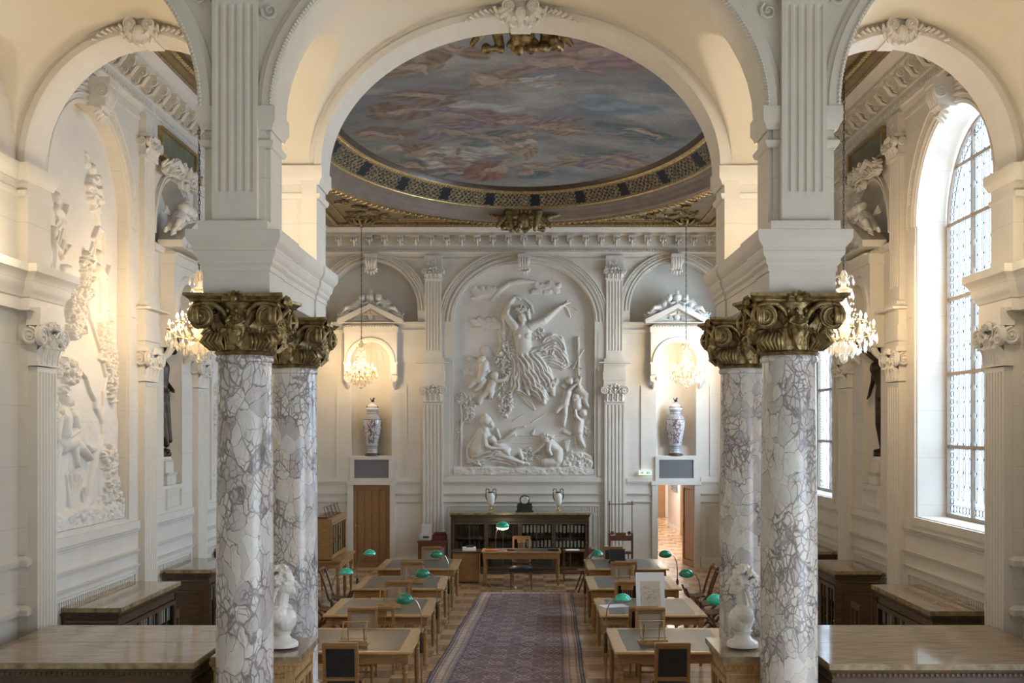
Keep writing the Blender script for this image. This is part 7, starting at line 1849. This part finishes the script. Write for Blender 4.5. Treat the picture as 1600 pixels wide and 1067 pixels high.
# side table with scanner and red box
t = thing('side_table', 'red-brown side table left of the central bookcase', 'table', (-2.20, 26.35, 0)); m = MB(); m.box(-0.36,0.36,-0.25,0.25,0.74,0.77); m.box(-0.31,0.31,-0.21,-0.19,0.62,0.74); m.box(-0.31,0.31,0.19,0.21,0.62,0.74); m.build('tabletop', 'cherry', t, smooth=False)
for sx in (-1, 1):
    for sy in (-1, 1): m = MB(); m.bar((sx*0.32,sy*0.21,0),(sx*0.32,sy*0.21,0.74),0.04,0.04); m.build('leg', 'cherry', t, smooth=False)
m = MB(); m.tube([(-0.25,0,0.15),(-0.1,-0.1,0.13),(0.1,0.05,0.14),(0.25,-0.05,0.16)], 0.05, 8); m.box(-0.31,0.31,-0.2,0.2,0.08,0.10); m.build('lower_shelf', 'cherry', t)
t = thing('document_printer', 'light grey desktop printer on the side table at the left', 'printer', (-2.36, 26.33, 0.77)); m = MB(); m.box(-0.15,0.15,-0.16,0.16,0.03,0.15); m.box(-0.11,0.11,-0.10,0.10,0,0.04); m.build('body', 'plastic', t, smooth=False); m = MB(); m.bar((0,0.10,0.14),(0,0.17,0.38),0.24,0.02,up=(0,1,0)); m.build('paper_support', 'plastic', t, smooth=False); m = MB(); m.box(-0.06,0.08,-0.165,-0.155,0.07,0.12); m.build('output_slot', 'darkplastic', t, smooth=False)
t = thing('red_cloth_box', 'dark red cloth box with rolls on the side table', 'box', (-2.03, 26.33, 0.77)); m = MB(); m.box(-0.16,0.16,-0.12,0.12,0,0.14); m.build('box', 'red', t, smooth=False); 
for k in range(3): m = MB(); m.tube([(-0.14,-0.07+0.07*k,0.17),(0.14,-0.07+0.07*k,0.165)], 0.032, 8); m.build('roll', 'red', t)
# tall carved stand at the right of the end wall
t = thing('carved_print_stand', 'tall dark carved wooden print stand with two thin uprights by the right pilaster', 'stand', (2.32, 26.0, 0)); m = MB()
for s in (-1, 1): m.bar((s*0.27,0,0),(s*0.27,0,0.98),0.05,0.05)
m.box(-0.27,0.27,-0.02,0.02,0.80,0.92); m.box(-0.27,0.27,-0.02,0.02,0.48,0.54); m.box(-0.27,0.27,-0.02,0.02,0.15,0.2); m.box(-0.24,0.24,-0.03,0.25,0.5,0.53)
for k in range(5): m.lathe([(0.02,0.2),(0.03,0.3),(0.015,0.4),(0.02,0.48)], 8, (-0.18+0.09*k,0,0))
for s in (-1, 1): spiral(m, (s*0.20,0,0.98), 0.05, 2, 0.02, sgn=-s)
m.box(-0.12,0.12,-0.02,0.02,0.92,0.99); m.build('carved_frame', 'cherry', t)
for s in (-1, 1): m = MB(); m.tube([(s*0.27,0,0.98),(s*0.27,0,1.72)], 0.011, 8); m.ball((s*0.27,0,1.02),0.02,8,6); m.ball((s*0.27,0,1.73),0.018,8,6); m.build('upright', 'cherry', t)
m = MB(); m.tube([(-0.31,0,1.67),(0.31,0,1.67)], 0.011, 8); m.build('crossbar', 'cherry', t)
# glazed cabinet on a table at the far left, with sticks of chairs on top, and a leaning drawing board
t = thing('glazed_display_cabinet', 'oak cabinet with glazed doors standing on a turned-leg table left of the column row', 'cabinet', (-4.05, 22.6, 0), PI/2)
m = MB(); m.box(-0.85,0.85,-0.22,0.30,0.86,0.90); m.box(-0.85,-0.82,-0.2,0.28,0.9,1.6); m.box(0.82,0.85,-0.2,0.28,0.9,1.6); m.box(-0.85,0.85,0.26,0.28,0.9,1.6); m.sweep([(-0.85,0.3),(-0.85,-0.22),(0.85,-0.22),(0.85,0.3)], [(0,1.58),(0.02,1.6),(0.05,1.64),(0.06,1.67),(0,1.67)], flip=True); m.box(-0.85,0.85,-0.22,0.3,1.6,1.665); m.box(-0.85,0.85,-0.1,0.27,1.20,1.22); m.build('carcass', 'oak', t, smooth=False)
for k in range(3):
    x0 = -0.83+0.553*k; m = MB()
    for (a, b_, c_, e_) in ((x0,x0+0.04,0.9,1.58),(x0+0.51,x0+0.55,0.9,1.58),(x0,x0+0.55,1.54,1.58),(x0,x0+0.55,0.9,0.94),(x0+0.26,x0+0.28,0.9,1.58)): m.box(a, b_, -0.225, -0.20, c_, e_)
    fo = m.build('glazed_door', 'oak', t, smooth=False); m = MB(); m.box(x0+0.03,x0+0.52,-0.215,-0.211,0.93,1.55); m.build('glass_pane', 'pane', fo, smooth=False)
m = MB(); m.box(-0.9,0.9,-0.42,0.35,0.80,0.84); m.build('table_top', 'oak', t, smooth=False)
m = MB(); m.box(-0.85,0.85,-0.38,0.30,0.68,0.80); m.build('table_apron', 'oak', t, smooth=False)
for sx in (-1, 0, 1):
    for sy in (-0.34, 0.28): m = MB(); turned_leg(m, sx*0.82, sy, 0.6); m.build('leg', 'oak', t)
rd = random.Random(9)
books_row(-0.78, 0.78, -0.12, 1.22, 0.28, ['book_white','book_brown','book_white'], rd, 0.2, 'bound_book', (0.06,0.08), 'pale spined volume in the upper shelf of the oak glazed cabinet', 'volumes in the glazed cabinet', (-4.05,22.6,0), PI/2, False, 0.01)
books_row(-0.78, 0.78, -0.12, 0.90, 0.24, ['book_white','book_white','book_brown'], rd, 0.2, 'bound_book', (0.06,0.08), 'pale spined volume in the lower shelf of the oak glazed cabinet', 'volumes in the glazed cabinet', (-4.05,22.6,0), PI/2, False, 0.01)
t = thing('stacked_book_rests', 'pile of wooden book rests lying on top of the oak glazed cabinet', 'book rests', (-4.05, 22.6, 1.67), PI/2); 
for k in range(4):
    m = MB(); x = -0.6+0.4*k; m.box(x-0.15,x+0.15,-0.12,0.12,0,0.03); m.bar((x-0.14,-0.1,0.03),(x-0.14,-0.04,0.22),0.012,0.012); m.bar((x+0.14,-0.1,0.03),(x+0.14,-0.04,0.22),0.012,0.012); m.bar((x-0.14,-0.04,0.22),(x+0.14,-0.04,0.22),0.012,0.012); m.build('wooden_rest', 'cherry', t, smooth=False)
t = thing('drawing_board_easel', 'black easel holding a white board left of the oak plank door', 'easel', (-4.62, 26.2, 0), 0.5); m = MB()
for (a, b_) in (((-0.2,0,0),(0,0.05,1.25)),((0.2,0,0),(0,0.05,1.25)),((0,0.35,0),(0,0.05,1.25))): m.bar(a, b_, 0.025, 0.025)
m.bar((-0.15,-0.02,0.62),(0.15,-0.02,0.62),0.03,0.03); m.build('tripod', 'black', t, smooth=False); m = MB(); m.bar((0,-0.03,0.64),(0,0.03,1.2),0.42,0.02,up=(0,1,0)); m.build('board', 'paper', t, smooth=False)
t = thing('rush_chair', 'low reddish chair between the left wall bookcases, seen past the column', 'chair', (-4.62, 15.0, 0), PI/2); m = MB(); m.box(-0.2,0.2,-0.2,0.2,0.42,0.45); m.build('seat', 'oaktop', t, smooth=False)
for sx in (-1, 1):
    for sy in (-1, 1): m = MB(); m.bar((sx*0.18,sy*0.18,0),(sx*0.18,sy*0.18,0.42 if sy < 0 else 0.98),0.03,0.03); m.build('leg', 'cherry', t, smooth=False)
m = MB(); m.box(-0.18,0.18,0.165,0.195,0.86,0.96); m.box(-0.18,0.18,0.165,0.195,0.6,0.66); m.build('backrest', 'cherry', t, smooth=False)
t = thing('rush_chair', 'dark slatted chair tucked between the right wall bookcases', 'chair', (4.35, 14.75, 0), -PI/2); m = MB(); m.box(-0.2,0.2,-0.2,0.2,0.42,0.45); m.build('seat', 'oaktop', t, smooth=False)
for sx in (-1, 1):
    for sy in (-1, 1): m = MB(); m.bar((sx*0.18,sy*0.18,0),(sx*0.18,sy*0.18,0.42 if sy < 0 else 1.12),0.03,0.03); m.build('leg', 'walnut', t, smooth=False)
m = MB(); m.box(-0.18,0.18,0.165,0.195,1.04,1.12); m.box(-0.18,0.18,0.165,0.195,0.72,0.77); m.box(-0.012,0.012,0.165,0.195,0.45,1.1); m.build('backrest', 'walnut', t, smooth=False)

# ------------------------------------------------------------------ the long carpet
nx, ny = 260, 900; CW, CL = 2.05, 13.2
U = np.linspace(-1, 1, nx)[None, :]*np.ones((ny, 1)); V = np.linspace(0, CL, ny)[:, None]*np.ones((1, nx))
X = U*CW/2; dB = np.minimum(CW/2-np.abs(X), np.minimum(V, CL-V))     # distance to the edge
base = np.array([0.185,0.130,0.135]); cream = np.array([0.50,0.43,0.37]); navy = np.array([0.10,0.085,0.105]); rust = np.array([0.27,0.17,0.125]); rose = np.array([0.30,0.20,0.19])
C = np.ones((ny, nx, 3))*base
xx = X/0.40; yy = V/0.46
fx_ = (xx % 1)-0.5; fy_ = (yy % 1)-0.5; rr = np.hypot(fx_, fy_); an = np.arctan2(fy_, fx_); par = ((np.floor(xx)+np.floor(yy)) % 2)
C[(np.abs(rr-0.20) < 0.035) & (np.cos(an*6) > -0.3)] = cream*0.85
C[(rr < 0.07)] = rose
gx, gy = (xx*2 % 1)-0.5, (yy*2 % 1)-0.5; C[(np.abs(gx)+np.abs(gy) < 0.10) & (rr > 0.3)] = cream*0.7
dm = np.abs(((xx+0.5) % 2)-1)+np.abs(((yy+0.5) % 2)-1); C[np.abs(dm-0.75) < 0.035] = cream*0.6; C[np.abs(dm-0.35) < 0.05] = navy
sc_ = np.sin(xx*13+2*np.sin(yy*5))*np.sin(yy*11+2*np.sin(xx*7)); C[(sc_ > 0.90)] = cream*0.75; C[(sc_ < -0.9)] = rust*1.1
bord = dB < 0.30
C[bord] = base*1.05
def bandc(lo, hi, col): C[(dB >= lo) & (dB < hi)] = col
bandc(0,0.015,cream*0.7); bandc(0.015,0.07,navy); bandc(0.07,0.085,cream*0.8); bandc(0.085,0.215,rust*1.25); bandc(0.215,0.23,cream*0.8); bandc(0.23,0.285,base*1.3); bandc(0.285,0.30,navy)
al = np.where(np.abs(X) > CW/2-0.3, V, X); w1 = (np.abs(np.sin(al*PI/0.11)) > 0.55) & (np.abs(dB-0.15) < 0.035); C[w1] = cream
w2 = (np.abs(np.sin(al*PI/0.07)) > 0.7) & (np.abs(dB-0.042) < 0.012); C[w2] = cream*0.8; C[(np.abs(np.sin(al*PI/0.07+1)) > 0.7) & (np.abs(dB-0.257) < 0.012)] = cream*0.8
C = C*(0.95+0.55*fbm(X*14, V*14, 3))[..., None]; C = C*(0.8+0.4*fbm(X*1.2+7, V*0.8, 3))[..., None]
# slightly wavering edges as the rug lies
wob = 0.008*np.sin(V*1.9)
farw = CL-V; lft = -0.92-0.049*farw; rgt = 1.05-0.020*farw
Zc = 0.012+0.004*fbm(X*3, V*3, 3); Zc[:, 0] = 0.0; Zc[:, -1] = 0.0; Zc[0] = 0; Zc[-1] = 0
P = np.stack([(lft+rgt)/2+U*(rgt-lft)/2+wob, 23.1-CL+V, Zc], -1)
cp_ = fast_grid('long_carpet', P, 'carpet', None, C); tag(cp_, 'long dark red patterned carpet running down the aisle between the tables', 'carpet')
# door stop ball / floor socket in front of the carpet
m = MB(); m.ball((0,0,0.035), 0.035, 12, 8); m.tube([(0,0.02,0.01),(-0.2,0.15,0.008),(-0.5,0.3,0.008),(-0.62,0.9,0.008)], 0.006, 5); o = m.build('floor_plug', 'plastic'); o.location = (-0.18, 23.55, 0.0); tag(o, 'small white plug with a cable on the parquet before the carpet', 'plug')
